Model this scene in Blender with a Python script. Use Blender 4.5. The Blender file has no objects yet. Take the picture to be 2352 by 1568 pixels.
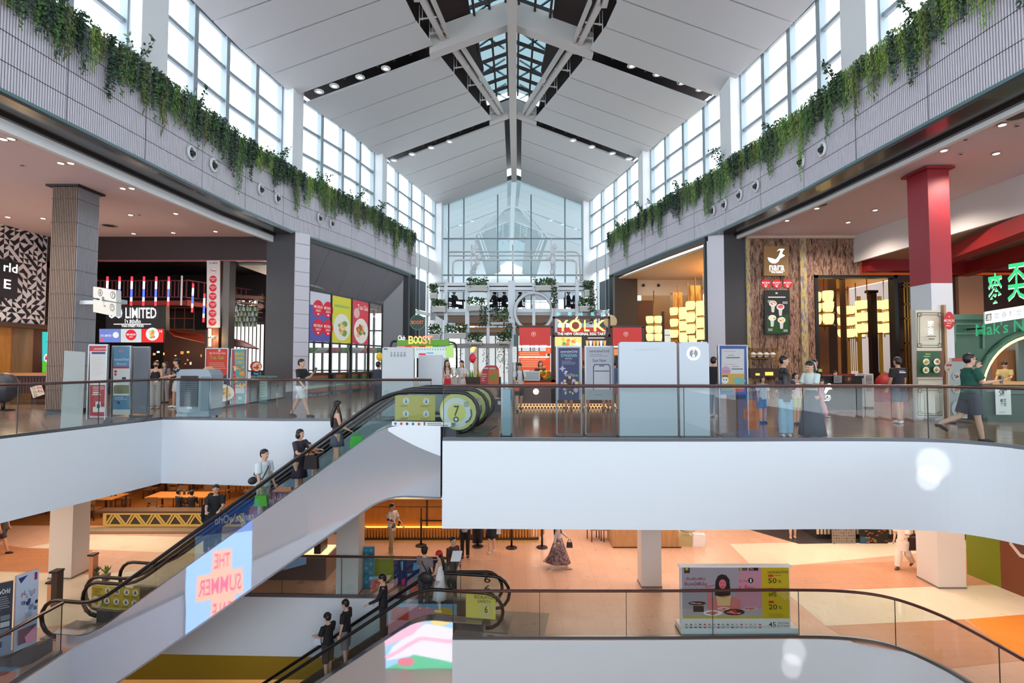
import bpy, bmesh, math, random
from mathutils import Vector, Matrix
from math import sin, cos, pi, radians, sqrt, atan2

# ------------------------------------------------------------------ camera, world, light
SC = bpy.context.scene
C = SC.collection
F = 1176.0                     # focal length in pixels of the 2352 px frame
PITCH = math.atan(46 / F)
EYE = 1.62                     # camera height above the upper floor (z = 0)
cam_d = bpy.data.cameras.new('camera'); cam_d.sensor_width = 36; cam_d.lens = 18.0
cam_d.clip_end = 400
cam = bpy.data.objects.new('camera', cam_d); C.objects.link(cam)
cam.location = (0, 0, EYE); cam.rotation_euler = (pi / 2 + PITCH, 0, 0)
SC.camera = cam
SC.view_settings.view_transform = 'Standard'; SC.view_settings.look = 'None'
SC.view_settings.exposure = 0.0; SC.view_settings.gamma = 1.0
SC.view_settings.use_curve_mapping = False
SC.cycles.max_bounces = 8; SC.cycles.diffuse_bounces = 3; SC.cycles.glossy_bounces = 4
SC.cycles.transparent_max_bounces = 24; SC.cycles.transmission_bounces = 4
SC.cycles.use_denoising = True; SC.cycles.sample_clamp_indirect = 4.0
SC.cycles.caustics_reflective = False; SC.cycles.caustics_refractive = False
SC.cycles.use_adaptive_sampling = True; SC.cycles.adaptive_threshold = 0.03

w = bpy.data.worlds.new('sky'); SC.world = w; w.use_nodes = True
bg = w.node_tree.nodes['Background']; bg.inputs[0].default_value = (0.80, 0.93, 1.0, 1); bg.inputs[1].default_value = 5.2

def add_light(kind, loc, power, color=(1, 1, 1), size=1.0, size_y=None, rot=(0, 0, 0), spot=None, blend=0.5):
    l = bpy.data.lights.new('lamp_light', kind); l.energy = power; l.color = color
    if kind == 'AREA':
        l.shape = 'RECTANGLE' if size_y else 'SQUARE'; l.size = size
        if size_y: l.size_y = size_y
    else:
        l.shadow_soft_size = size
    if kind == 'SPOT':
        l.spot_size = radians(spot or 120); l.spot_blend = blend
    o = bpy.data.objects.new('lamp_light', l); C.objects.link(o); o.location = loc; o.rotation_euler = rot
    return o

def aim(o, target):
    d = Vector(target) - o.location
    o.rotation_euler = d.to_track_quat('-Z', 'Y').to_euler()

WARM = (1.0, 0.82, 0.66); SOFT = (1.0, 0.86, 0.74)
# lamps in the ceiling of the level below (under the upper slab)
for x, y, p, c in ((-15, 20, 260, WARM), (-15.5, 12, 220, WARM), (-3, 21, 240, WARM), (4, 18, 230, SOFT), (11, 18, 240, WARM),
                   (13, 12, 220, WARM), (17, 17, 200, WARM), (-9, 26, 220, WARM), (8, 25, 230, WARM), (0, 27, 220, WARM)):
    add_light('AREA', (x, y, -1.85), p, c, 5.0, 5.0)
for x, y, p in ((-9, 19, 160), (-3, 19, 120), (-14, 19, 120)):
    add_light('AREA', (x, y, -6.9), p, WARM, 3.0, 3.0)

# downlights recessed in the side ceilings of the upper level
DL = [(-13.5, 10), (-13.5, 13), (-16.5, 12), (-16.5, 18), (-13, 19), (-19, 15), (12.5, 10), (12.5, 13.5), (13.5, 17), (11.5, 18), (13.5, 20.5), (20, 19), (20, 14)]
for x, y in DL:
    o = add_light('SPOT', (x, y, 7.0 if x < 15 else 5.9), 460, SOFT, .12, spot=150, blend=.8)

# ------------------------------------------------------------------ measuring: pixel -> ray -> world
def ray(px, py):
    r = (px - 1176) / F; u = (784 - py) / F
    k = cos(PITCH) - u * sin(PITCH)
    return r / k, (sin(PITCH) + u * cos(PITCH)) / k
def G(px, py, z=0.0):          # where the line of sight meets the level z
    a, b = ray(px, py); d = (z - EYE) / b
    return Vector((a * d, d, z))
def W(px, py, d):              # where it meets the vertical plane y = d
    a, b = ray(px, py)
    return Vector((a * d, d, b * d + EYE))
def V(*a): return Vector(a)

# ------------------------------------------------------------------ materials
def lin(c):
    return tuple(((x / 255) / 12.92 if x / 255 <= 0.04045 else ((x / 255 + 0.055) / 1.055) ** 2.4) for x in c)
MATS = {}
def M(c, rough=0.6, metal=0.0, emit=0.0, alpha=1.0, coat=0.0, spec=0.5):
    key = (tuple(c), rough, metal, emit, alpha, coat, spec)
    if key in MATS: return MATS[key]
    m = bpy.data.materials.new('paint_%d_%d_%d' % tuple(int(v) for v in c)); m.use_nodes = True
    b = m.node_tree.nodes['Principled BSDF']; l = lin(c)
    b.inputs['Base Color'].default_value = (*l, 1)
    b.inputs['Roughness'].default_value = rough; b.inputs['Metallic'].default_value = metal
    b.inputs['Specular IOR Level'].default_value = spec
    if coat: b.inputs['Coat Weight'].default_value = coat
    if emit:
        b.inputs['Emission Color'].default_value = (*l, 1); b.inputs['Emission Strength'].default_value = emit
        b.inputs['Base Color'].default_value = (*(v * .3 for v in l), 1)
    if alpha < 1: b.inputs['Alpha'].default_value = alpha
    MATS[key] = m
    return m
def nodemat(name):
    m = bpy.data.materials.new(name); m.use_nodes = True
    nt = m.node_tree; return m, nt, nt.nodes, nt.links, nt.nodes['Principled BSDF']
def tex_noise(nt, scale, detail=3, vec=None, rough=.5):
    n = nt.nodes.new('ShaderNodeTexNoise'); n.inputs['Scale'].default_value = scale; n.inputs['Detail'].default_value = detail
    n.inputs['Roughness'].default_value = rough
    if vec: nt.links.new(vec, n.inputs['Vector'])
    return n
def ramp(nt, fac, stops):
    r = nt.nodes.new('ShaderNodeValToRGB'); e = r.color_ramp.elements
    while len(e) < len(stops): e.new(0.5)
    for i, (p, c) in enumerate(stops):
        e[i].position = p; e[i].color = (*lin(c), 1)
    nt.links.new(fac, r.inputs[0]); return r
def coords(nt, scale=(1, 1, 1), kind='Object', rot=(0, 0, 0)):
    t = nt.nodes.new('ShaderNodeTexCoord'); mp = nt.nodes.new('ShaderNodeMapping')
    mp.inputs['Scale'].default_value = scale; mp.inputs['Rotation'].default_value = rot
    nt.links.new(t.outputs[kind], mp.inputs[0]); return mp.outputs[0]
def bump(nt, height, strength, dist, b):
    n = nt.nodes.new('ShaderNodeBump'); n.inputs['Strength'].default_value = strength; n.inputs['Distance'].default_value = dist
    nt.links.new(height, n.inputs['Height']); nt.links.new(n.outputs[0], b.inputs['Normal'])

def tile_mat(name, c1, c2, mortar, size, rough=0.18, msize=0.01, offset=0.5, aspect=2.0, rot=0.0, noise=0.25):
    m, nt, N, L, b = nodemat(name)
    v = coords(nt, (1, 1, 1), 'Object', (0, 0, rot))
    br = N.new('ShaderNodeTexBrick'); L.new(v, br.inputs['Vector'])
    br.inputs['Scale'].default_value = 1.0; br.inputs['Brick Width'].default_value = size * aspect; br.inputs['Row Height'].default_value = size
    br.inputs['Mortar Size'].default_value = msize; br.offset = offset
    br.inputs['Color1'].default_value = (*lin(c1), 1); br.inputs['Color2'].default_value = (*lin(c2), 1); br.inputs['Mortar'].default_value = (*lin(mortar), 1)
    nz = tex_noise(nt, .35, 2, v)
    mx = N.new('ShaderNodeMixRGB'); mx.blend_type = 'MULTIPLY'; mx.inputs[0].default_value = noise
    L.new(br.outputs['Color'], mx.inputs[1]); rr = ramp(nt, nz.outputs[0], [(0.3, (215, 215, 215)), (0.7, (255, 255, 255))]); L.new(rr.outputs[0], mx.inputs[2])
    L.new(mx.outputs[0], b.inputs['Base Color'])
    b.inputs['Roughness'].default_value = rough; b.inputs['Specular IOR Level'].default_value = 0.6
    rn = tex_noise(nt, 2.0, 4, v); mr = N.new('ShaderNodeMapRange'); mr.inputs['To Min'].default_value = rough * .6; mr.inputs['To Max'].default_value = rough * 1.5
    L.new(rn.outputs[0], mr.inputs[0]); L.new(mr.outputs[0], b.inputs['Roughness'])
    return m
def wood_mat(name, c1, c2, scale=3.0, stretch=(1, 1, .08), rough=.45):
    m, nt, N, L, b = nodemat(name)
    v = coords(nt, stretch); n = tex_noise(nt, scale * 6, 5, v)
    r = ramp(nt, n.outputs[0], [(0.3, c1), (0.7, c2)]); L.new(r.outputs[0], b.inputs['Base Color']); b.inputs['Roughness'].default_value = rough
    return m
def glass_mat(name, tint=(.86, .93, .92), refl=0.9, base=0.04, rough=0.0):
    m = bpy.data.materials.new(name); m.use_nodes = True; nt = m.node_tree; N = nt.nodes; L = nt.links; N.clear()
    out = N.new('ShaderNodeOutputMaterial'); mx = N.new('ShaderNodeMixShader'); t = N.new('ShaderNodeBsdfTransparent'); g = N.new('ShaderNodeBsdfGlossy')
    t.inputs[0].default_value = (*tint, 1); g.inputs['Roughness'].default_value = rough; g.inputs['Color'].default_value = (refl, refl, refl, 1)
    lw = N.new('ShaderNodeLayerWeight'); lw.inputs[0].default_value = .5; fr = N.new('ShaderNodeMath'); fr.operation = 'POWER'; fr.inputs[1].default_value = 4.0; L.new(lw.outputs['Facing'], fr.inputs[0])
    ad = N.new('ShaderNodeMath'); ad.operation = 'ADD'; ad.inputs[1].default_value = base; ad.use_clamp = True
    L.new(fr.outputs[0], ad.inputs[0]); L.new(ad.outputs[0], mx.inputs[0]); L.new(t.outputs[0], mx.inputs[1]); L.new(g.outputs[0], mx.inputs[2]); L.new(mx.outputs[0], out.inputs[0])
    return m
WHITE = M((226, 230, 238), .45); WHITE2 = M((215, 218, 222), .5); DARK = M((40, 38, 40), .5); BLACK = M((18, 17, 19), .45)
STEEL = M((170, 174, 180), .3, .9); ALU = M((188, 194, 200), .4, .3); RUBBER = M((16, 15, 20), .32)
PANEL = M((205, 205, 207), .7); GLASS = glass_mat('balustrade_glass', (.84, .91, .91), .9, .09)
CLEAR = glass_mat('clear_glass', (.93, .96, .96), .8, .02)
RAILW = M((78, 40, 38), .3, 0, 0, 1, .3)

# ------------------------------------------------------------------ mesh building
class MB:
    def __init__(s, m=None): s.v = []; s.f = []; s.mi = []; s.sm = []; s.mats = []; s.cur = 0; s.smooth = False; s.x = None
        
    def m(s, mat):
        if mat not in s.mats: s.mats.append(mat)
        s.cur = s.mats.index(mat); return s
    def add(s, vs, fs, smooth=None):
        b = len(s.v)
        if s.x is not None: vs = [s.x @ Vector(p) for p in vs]
        s.v += [tuple(p) for p in vs]
        for f in fs:
            s.f.append([b + i for i in f]); s.mi.append(s.cur); s.sm.append(s.smooth if smooth is None else smooth)
        return s
    def mm(s, x0, y0, z0, x1, y1, z1):
        vs = [(x, y, z) for z in (z0, z1) for y in (y0, y1) for x in (x0, x1)]
        return s.add(vs, [(0, 2, 3, 1), (4, 5, 7, 6), (0, 1, 5, 4), (2, 6, 7, 3), (0, 4, 6, 2), (1, 3, 7, 5)], False)
    def box(s, c, d, rz=0.0, ry=0.0, rx=0.0):
        R = Matrix.Rotation(rz, 3, 'Z') @ Matrix.Rotation(ry, 3, 'Y') @ Matrix.Rotation(rx, 3, 'X'); c = Vector(c)
        vs = [c + R @ Vector((x * d[0] / 2, y * d[1] / 2, z * d[2] / 2)) for z in (-1, 1) for y in (-1, 1) for x in (-1, 1)]
        return s.add(vs, [(0, 2, 3, 1), (4, 5, 7, 6), (0, 1, 5, 4), (2, 6, 7, 3), (0, 4, 6, 2), (1, 3, 7, 5)], False)
    def bar(s, p0, p1, w, h, up=(0, 0, 1)):
        p0 = Vector(p0); p1 = Vector(p1); d = (p1 - p0).normalized(); u = Vector(up)
        if abs(d.dot(u)) > .99: u = Vector((0, 1, 0))
        r = d.cross(u).normalized(); u = r.cross(d).normalized()
        vs = [p + r * (a * w / 2) + u * (b * h / 2) for p in (p0, p1) for b in (-1, 1) for a in (-1, 1)]
        return s.add(vs, [(0, 1, 3, 2), (4, 6, 7, 5), (0, 4, 5, 1), (2, 3, 7, 6), (0, 2, 6, 4), (1, 5, 7, 3)], False)
    def poly(s, pts): return s.add(pts, [list(range(len(pts)))], False)
    def slab(s, pts, off):                   # polygon given a thickness by the vector off
        n = len(pts); off = Vector(off); vs = [Vector(p) for p in pts] + [Vector(p) + off for p in pts]
        return s.add(vs, [list(range(n)), list(range(2 * n - 1, n - 1, -1))] + [[i, i + n, (i + 1) % n + n, (i + 1) % n] for i in range(n)], False)
    def prism(s, pts, z0, z1): return s.slab([(p[0], p[1], z0) for p in pts], (0, 0, z1 - z0))
    def ring(s, rings, cap=True, closed=True, smooth=True):
        n = len(rings[0]); vs = [p for r in rings for p in r]; fs = []
        for i in range(len(rings) - 1):
            for j in range(n if closed else n - 1):
                k = (j + 1) % n; fs.append((i * n + j, i * n + k, (i + 1) * n + k, (i + 1) * n + j))
        s.add(vs, fs, smooth)
        if cap: 
            b = len(s.v) - len(vs)
            s.f.append([b + i for i in range(n)][::-1]); s.mi.append(s.cur); s.sm.append(False)
            s.f.append([b + (len(rings) - 1) * n + i for i in range(n)]); s.mi.append(s.cur); s.sm.append(False)
        return s
    def tube(s, path, r, n=8, closed=False, flat=1.0):
        P = [Vector(p) for p in path]; rings = []; k = len(P)
        up = Vector((0, 0, 1)); 
        for i, p in enumerate(P):
            a = P[(i - 1) % k] if (closed or i) else P[i]; b = P[(i + 1) % k] if (closed or i < k - 1) else P[i]
            d = (b - a).normalized()
            u = Vector((0, 1, 0)) if abs(d.z) > .9 else up
            x = d.cross(u).normalized(); y = x.cross(d).normalized()
            if rings:                            # keep the frame from flipping
                lx = prev
                x = (lx - d * lx.dot(d)); 
                x = x.normalized() if x.length > 1e-4 else d.cross(u).normalized()
                y = x.cross(d).normalized()
            prev = x; rr = r[i] if isinstance(r, (list, tuple)) else r
            rings.append([p + x * (rr * cos(2 * pi * j / n)) + y * (rr * flat * sin(2 * pi * j / n)) for j in range(n)])
        if closed: rings.append(rings[0])
        return s.ring(rings, cap=not closed)
    def cyl(s, p0, p1, r0, r1=None, n=16, smooth=True):
        return s.tube([p0, p1], [r0, r0 if r1 is None else r1], n)
    def sph(s, c, r, nu=12, nv=8, cut=None):
        if not isinstance(r, (tuple, list)): r = (r, r, r)
        rings = []; 
        for i in range(nv + 1):
            t = pi * i / nv; t = min(max(t, .02), pi - .02)
            if cut and t > cut: break
            rings.append([(c[0] + r[0] * sin(t) * cos(2 * pi * j / nu), c[1] + r[1] * sin(t) * sin(2 * pi * j / nu), c[2] + r[2] * cos(t)) for j in range(nu)])
        return s.ring(rings)
    def lathe(s, c, prof, n=16):
        return s.ring([[(c[0] + r * cos(2 * pi * j / n), c[1] + r * sin(2 * pi * j / n), c[2] + z) for j in range(n)] for r, z in prof])
    def arc(s, c, r, a0, a1, n=10, plane='xz'):
        out = []
        for i in range(n + 1):
            a = a0 + (a1 - a0) * i / n
            out.append(Vector((c[0] + r * cos(a), c[1], c[2] + r * sin(a))) if plane == 'xz' else Vector((c[0] + r * cos(a), c[1] + r * sin(a), c[2])))
        return out

def tag(o, label=None, cat=None, group=None, kind=None):
    if label: o['label'] = label
    if cat: o['category'] = cat
    if group: o['group'] = group
    if kind: o['kind'] = kind
    return o
def ob(name, mb, parent=None, label=None, cat=None, group=None, kind=None, mat=None, loc=None, rz=None):
    me = bpy.data.meshes.new(name); me.from_pydata(mb.v, [], mb.f)
    if mat: me.materials.append(mat)
    else:
        for m in mb.mats: me.materials.append(m)
        me.polygons.foreach_set('material_index', mb.mi)
    me.polygons.foreach_set('use_smooth', mb.sm)
    me.update()
    o = bpy.data.objects.new(name, me); C.objects.link(o)
    if parent is not None: o.parent = parent
    if loc is not None: o.location = loc
    if rz is not None: o.rotation_euler = (0, 0, rz)
    return tag(o, label, cat, group, kind)
def thing(name, label, cat, loc=(0, 0, 0), rz=0.0, group=None):
    o = bpy.data.objects.new(name, None); C.objects.link(o); o.empty_display_size = .1
    o.location = loc; o.rotation_euler = (0, 0, rz); return tag(o, label, cat, group)
def struct(name, mb, mat=None): return ob(name, mb, kind='structure', mat=mat)
def dup(root, loc=None, rz=None, label=None, group=None, scale=None):
    r = root.copy(); C.objects.link(r)
    if loc is not None: r.location = loc
    if rz is not None: r.rotation_euler = (0, 0, rz)
    if scale is not None: r.scale = scale
    if label: r['label'] = label
    if group: r['group'] = group
    for ch in list(root.children):
        c = ch.copy(); C.objects.link(c); c.parent = r
        for g in list(ch.children):
            d = g.copy(); C.objects.link(d); d.parent = c
    return r

# lettering: outlines of a text as triangles, in units of its own height
GLY = {}
def glyphs(t, bold=False):
    if t in GLY: return GLY[t]
    cu = bpy.data.curves.new('lettering', 'FONT'); cu.body = t; cu.resolution_u = 2; cu.offset = 0.012 if bold else 0.0
    o = bpy.data.objects.new('lettering', cu); C.objects.link(o)
    dg = bpy.context.evaluated_depsgraph_get(); me = bpy.data.meshes.new_from_object(o.evaluated_get(dg))
    vs = [tuple(v.co) for v in me.vertices]; fs = [tuple(p.vertices) for p in me.polygons]
    bpy.data.objects.remove(o); bpy.data.meshes.remove(me); bpy.data.curves.remove(cu)
    if not vs: vs, fs = [(0, 0, 0), (1, 0, 0), (1, 1, 0)], []
    x0 = min(v[0] for v in vs); x1 = max(v[0] for v in vs); y0 = min(v[1] for v in vs); y1 = max(v[1] for v in vs)
    GLY[t] = ([((v[0] - x0) / max(x1 - x0, 1e-6), (v[1] - y0) / max(y1 - y0, 1e-6)) for v in vs], fs)
    return GLY[t]

class Board:
    """A flat printed face. tl, tr, bl are world corners; rect gives the drawing coordinates that map onto them (y runs down)."""
    def __init__(s, tl, tr, bl, rect, emit=0.0, rough=.5, step=.0012):
        s.tl = Vector(tl); s.u = Vector(tr) - s.tl; s.w = Vector(bl) - s.tl; s.r = rect; s.emit = emit; s.rough = rough
        s.n = s.w.cross(s.u).normalized(); s.k = 0; s.mb = MB(); s.step = step
        s.n = -s.n if s.n.dot(Vector((0, 0, EYE)) - s.tl) < 0 else s.n
    def P(s, x, y, k=None):
        x0, y0, x1, y1 = s.r
        return s.tl + s.u * ((x - x0) / (x1 - x0)) + s.w * ((y - y0) / (y1 - y0)) + s.n * (s.step * (s.k if k is None else k))
    def c(s, col): 
        s.mb.m(col if not isinstance(col, (tuple, list)) else M(col, s.rough, 0, s.emit)); s.k += 1; return s
    def back(s, col, t=.03):
        x0, y0, x1, y1 = s.r; s.mb.m(col if not isinstance(col, (tuple, list)) else M(col, .5))
        s.mb.slab([s.P(x0, y0, 0), s.P(x1, y0, 0), s.P(x1, y1, 0), s.P(x0, y1, 0)], -s.n * t); return s
    def rect(s, x0, y0, x1, y1, col): s.c(col); s.mb.poly([s.P(x0, y0), s.P(x0, y1), s.P(x1, y1), s.P(x1, y0)]); return s
    def poly(s, pts, col): s.c(col); s.mb.poly([s.P(*p) for p in pts]); return s
    def ell(s, cx, cy, rx, ry, col, n=20): return s.poly([(cx + rx * cos(2 * pi * i / n), cy - ry * sin(2 * pi * i / n)) for i in range(n)], col)
    def line(s, pts, wd, col):
        s.c(col)
        for (xa, ya), (xb, yb) in zip(pts, pts[1:]):
            L = sqrt((xb - xa) ** 2 + (yb - ya) ** 2) or 1; nx = -(yb - ya) / L * wd / 2; ny = (xb - xa) / L * wd / 2
            s.mb.poly([s.P(xa + nx, ya + ny), s.P(xb + nx, yb + ny), s.P(xb - nx, yb - ny), s.P(xa - nx, ya - ny)])
        return s
    def frame(s, x0, y0, x1, y1, wd, col): return s.line([(x0, y0), (x1, y0), (x1, y1), (x0, y1), (x0, y0)], wd, col)
    def text(s, t, x0, y0, x1, y1, col, bold=True, lift=0.0, skew=0.0):   # fills the box
        vs, fs = glyphs(t, bold); s.c(col); off = s.n * lift
        s.mb.add([s.P(x0 + (x1 - x0) * a + skew * b, y1 - (y1 - y0) * b) + off for a, b in vs], fs, False); return s
    def words(s, x0, y0, x1, n, hgt, gap, col, seed=1):   # lines of small print
        R = random.Random(seed)
        for i in range(n):
            L = (x1 - x0) * R.uniform(.6, 1); s.rect(x0, y0 + i * gap, x0 + L, y0 + i * gap + hgt, col); s.k -= 1
        return s
    def dish(s, cx, cy, r, cols, seed=0, plate=(240, 238, 232), ry=None):
        R = random.Random(seed); ry = ry or r; s.ell(cx, cy, r, ry, plate)
        for i in range(14):
            a = R.uniform(0, 2 * pi); q = R.uniform(0, .55); z = R.uniform(.18, .34)
            s.ell(cx + r * q * cos(a), cy + ry * q * sin(a), r * z, ry * z * .7, R.choice(cols), 8)
        return s
    def done(s, name, parent=None, **k): return ob(name, s.mb, parent, **k)
def FB(x0, y0, x1, y1, d, emit=0.0, rough=.5):            # board facing straight along the hall at distance d
    return Board(W(x0, y0, d), W(x1, y0, d), W(x0, y1, d), (x0, y0, x1, y1), emit, rough)
# ------------------------------------------------------------------ plan of the hall (x, y), y = distance from the viewer
WL = [(-11.0, -16), (-11.0, 4), (-10.78, 10), (-10.4, 15.5), (-10.15, 19), (-9.62, 22.25), (-8.1, 26.6), (-6.4, 33.8)]
WR = [(10.2, -16), (10.2, 6), (10.05, 10), (9.85, 14), (9.7, 17), (9.4, 19.5), (9.0, 22.3), (7.9, 26.6), (6.45, 33.8)]
def offs(path, d):             # path moved d metres towards the outside
    out = []
    for i, p in enumerate(path):
        a = Vector(path[max(i - 1, 0)]); b = Vector(path[min(i + 1, len(path) - 1)]); t = (b - a).normalized()
        sgn = 1 if p[0] > 0 else -1
        n = Vector((t.y, -t.x)); n = n if n.x * sgn > 0 else -n
        out.append((p[0] + n.x * d, p[1] + n.y * d))
    return out
def xat(path, y):
    for a, b in zip(path, path[1:]):
        if a[1] <= y <= b[1]: return a[0] + (b[0] - a[0]) * (y - a[1]) / (b[1] - a[1])
    return path[-1][0] if y > path[-1][1] else path[0][0]
def cut(path, y0, y1):
    return [(xat(path, y0), y0)] + [p for p in path if y0 < p[1] < y1] + [(xat(path, y1), y1)]
def strip(mb, path, o0, o1, z0, z1):
    a = offs(path, o0); b = offs(path, o1)
    for i in range(len(path) - 1):
        q = [a[i], a[i + 1], b[i + 1], b[i]]
        mb.slab([(p[0], p[1], z0) for p in q], (0, 0, z1 - z0))
    return mb
def walk(path, step, start=0.0):
    out = []; s = start; acc = 0.0
    for a, b in zip(path, path[1:]):
        a = Vector(a); b = Vector(b); L = (b - a).length; t = (b - a) / L
        while s <= acc + L:
            out.append((a + t * (s - acc), t)); s += step
        acc += L
    return out
def smooth_path(path, n=6):    # rounds the corners of a plan line
    P = [Vector(p) for p in path]; out = []
    for i in range(len(P) - 1):
        p0 = P[max(i - 1, 0)]; p1 = P[i]; p2 = P[i + 1]; p3 = P[min(i + 2, len(P) - 1)]
        for k in range(n):
            t = k / n; out.append(0.5 * ((2 * p1) + (-p0 + p2) * t + (2 * p0 - 5 * p1 + 4 * p2 - p3) * t * t + (-p0 + 3 * p1 - 3 * p2 + p3) * t ** 3))
    return [tuple(v) for v in out] + [tuple(P[-1])]
from mathutils.geometry import tessellate_polygon
def plate(mb, outer, holes, z0, z1, mtop, mside, mbot=None):
    loops = [[Vector((p[0], p[1], 0)) for p in outer]] + [[Vector((p[0], p[1], 0)) for p in h] for h in holes]
    tri = tessellate_polygon(loops); flat = [p for l in loops for p in l]
    def up(a, b, c): return (b - a).cross(c - a).z > 0
    mb.m(mtop); mb.add([(p.x, p.y, z1) for p in flat], [t if up(*[flat[i] for i in t]) else t[::-1] for t in tri], False)
    mb.m(mbot or mside); mb.add([(p.x, p.y, z0) for p in flat], [t if not up(*[flat[i] for i in t]) else t[::-1] for t in tri], False)
    mb.m(mside)
    for l in loops:
        for a, b in zip(l, l[1:] + l[:1]): mb.poly([(a.x, a.y, z0), (b.x, b.y, z0), (b.x, b.y, z1), (a.x, a.y, z1)])
    return mb

# ------------------------------------------------------------------ floors
FLOOR7 = tile_mat('polished_brown_tiles', (150, 124, 112), (136, 112, 100), (104, 86, 78), 0.6, .15, .005, .5, 1.0, 0, .45)
FLOOR6 = tile_mat('terracotta_tiles', (218, 172, 146), (214, 167, 141), (202, 156, 130), 0.42, .3, .01, .5, 1.5, pi / 2, .2)
CREAM = tile_mat('cream_tiles', (228, 214, 190), (222, 208, 184), (205, 190, 165), 0.6, .3, .004, .5, 1.5, .3, .15)
TERRA = tile_mat('orange_brown_tiles', (200, 138, 98), (194, 132, 93), (168, 110, 78), 0.3, .3, .004, .5, 3, 0, .2)
ORANGE = tile_mat('orange_tiles', (226, 140, 58), (222, 136, 55), (200, 120, 48), 0.4, .3, .004, .5, 2, .3, .15)
GREYT = tile_mat('grey_tiles', (150, 135, 125), (142, 128, 118), (120, 108, 100), 0.5, .3, .004, .5, 2, 0, .2)
VOID7 = [(-12.3, -10), (-12.3, 4.8), (-10.72, 10.78), (-9.76, 14.38), (-6.2, 13.98), (-1.42, 13.95), (-1.42, 10.52)] + \
    smooth_path([(-1.42, 10.52), (3.4, 10.42), (6.4, 10.48), (8.0, 10.42), (8.83, 10.2), (9.4, 9.6), (9.72, 8.5), (9.85, 6)], 5)[1:] + [(9.9, -10)]
VOID6 = [(-10.15, -10), (-10.15, 14.78), (-3.3, 14.56), (-1.42, 14.5), (-1.42, 12.45)] + \
    smooth_path([(-1.42, 12.45), (3.4, 12.45), (6.6, 12.5), (8.0, 12.42), (8.8, 12.1), (9.25, 11.4), (9.42, 10.4), (9.5, 8)], 5)[1:] + [(9.5, -10)]
box4 = lambda a: [(-a, -16), (a, -16), (a, 40), (-a, 40)]
mb = plate(MB(), box4(26), [VOID7], -1.76, 0.0, FLOOR7, WHITE, WHITE2); struct('floor', mb)
mb = plate(MB(), box4(26), [VOID6], -6.62, -5.0, FLOOR6, WHITE, WHITE2); struct('floor', mb)
mb = MB(M((190, 120, 60), .35)); mb.m(tile_mat('amber_tiles', (206, 158, 104), (200, 152, 98), (176, 130, 84), .5, .3, .004)); mb.mm(-26, -16, -10.2, 26, 40, -10.0); struct('floor', mb)
# inlaid areas of the lower floor
def inlay(pts, m):
    mb = MB(); mb.m(m); q = [G(x, y, -5) for x, y in pts]; mb.slab([(p.x, p.y, -4.9995) for p in q], (0, 0, .0035)); struct('floor_inlay', mb)
inlay([(1676, 1249), (2300, 1236), (2300, 1252), (1830, 1297), (1726, 1299)], CREAM)
inlay([(1990, 1353), (2140, 1347), (2400, 1342), (2560, 1405), (2350, 1411), (2220, 1422), (1896, 1437), (1800, 1356)], CREAM)
inlay([(2220, 1422), (2350, 1411), (2600, 1400), (2600, 1568), (2352, 1520)], ORANGE)
inlay([(1896, 1437), (2215, 1422), (2352, 1516), (2180, 1535), (2120, 1505), (1960, 1475)], TERRA)
inlay([(1726, 1300), (1830, 1297), (2290, 1282), (2290, 1341), (1990, 1352), (1800, 1356)], tile_mat('coral_tiles', (210, 152, 120), (204, 146, 114), (180, 124, 96), .42, .3, .005))
inlay([(60, 1258), (212, 1228), (560, 1236), (560, 1276), (212, 1262)], CREAM)
inlay([(-200, 1222), (56, 1258), (212, 1263), (212, 1316), (-200, 1306)], TERRA)
inlay([(-200, 1308), (212, 1320), (330, 1310), (250, 1420), (-200, 1480)], CREAM)
inlay([(1262, 1408), (1250, 1460), (1040, 1460), (1100, 1400)], GREYT)
inlay([(820, 1234), (1250, 1234), (1250, 1247), (820, 1246)], tile_mat('cafe_tiles', (214, 170, 110), (206, 160, 104), (180, 140, 92), .4, .3, .004))

# ------------------------------------------------------------------ ribbed fascias with the planters
RIB = M((222, 216, 226), .5); RIBBACK = M((112, 106, 116), .6); TEAL = M((92, 120, 124), .35)
def fascia(path, name, y0=-4):
    mb = MB(); p = cut(path, -16, 33.8)
    mb.m(RIBBACK); strip(mb, p, 0.02, .5, 7.35, 9.98)
    mb.m(TEAL); strip(mb, p, -.05, .45, 7.27, 7.35)
    mb.m(RIB)
    strip(mb, p, -.012, .52, 9.9, 10.02)
    for pt, t in walk(cut(path, 4, 33.8), .062):
        n = Vector((t.y, -t.x)); n = n if n.x * path[0][0] > 0 else -n
        c = pt + n * .005
        mb.box((c.x, c.y, 8.64), (.034, .035, 2.56), atan2(t.y, t.x))
    mb.m(M((60, 56, 64), .6))
    for z in (7.95, 8.6, 9.25): strip(mb, cut(path, 4, 33.8), -.014, .0, z - .009, z + .009)
    for pt, t in walk(cut(path, 4, 33.8), 2.4, .8):
        n = Vector((t.y, -t.x)); n = n if n.x * path[0][0] > 0 else -n
        mb.box((pt.x - n.x * .012, pt.y - n.y * .012, 8.64), (.014, .006, 2.56), atan2(t.y, t.x))
    return struct(name, mb)
fascia(WL, 'wall_left'); fascia(WR, 'wall_right')
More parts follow.
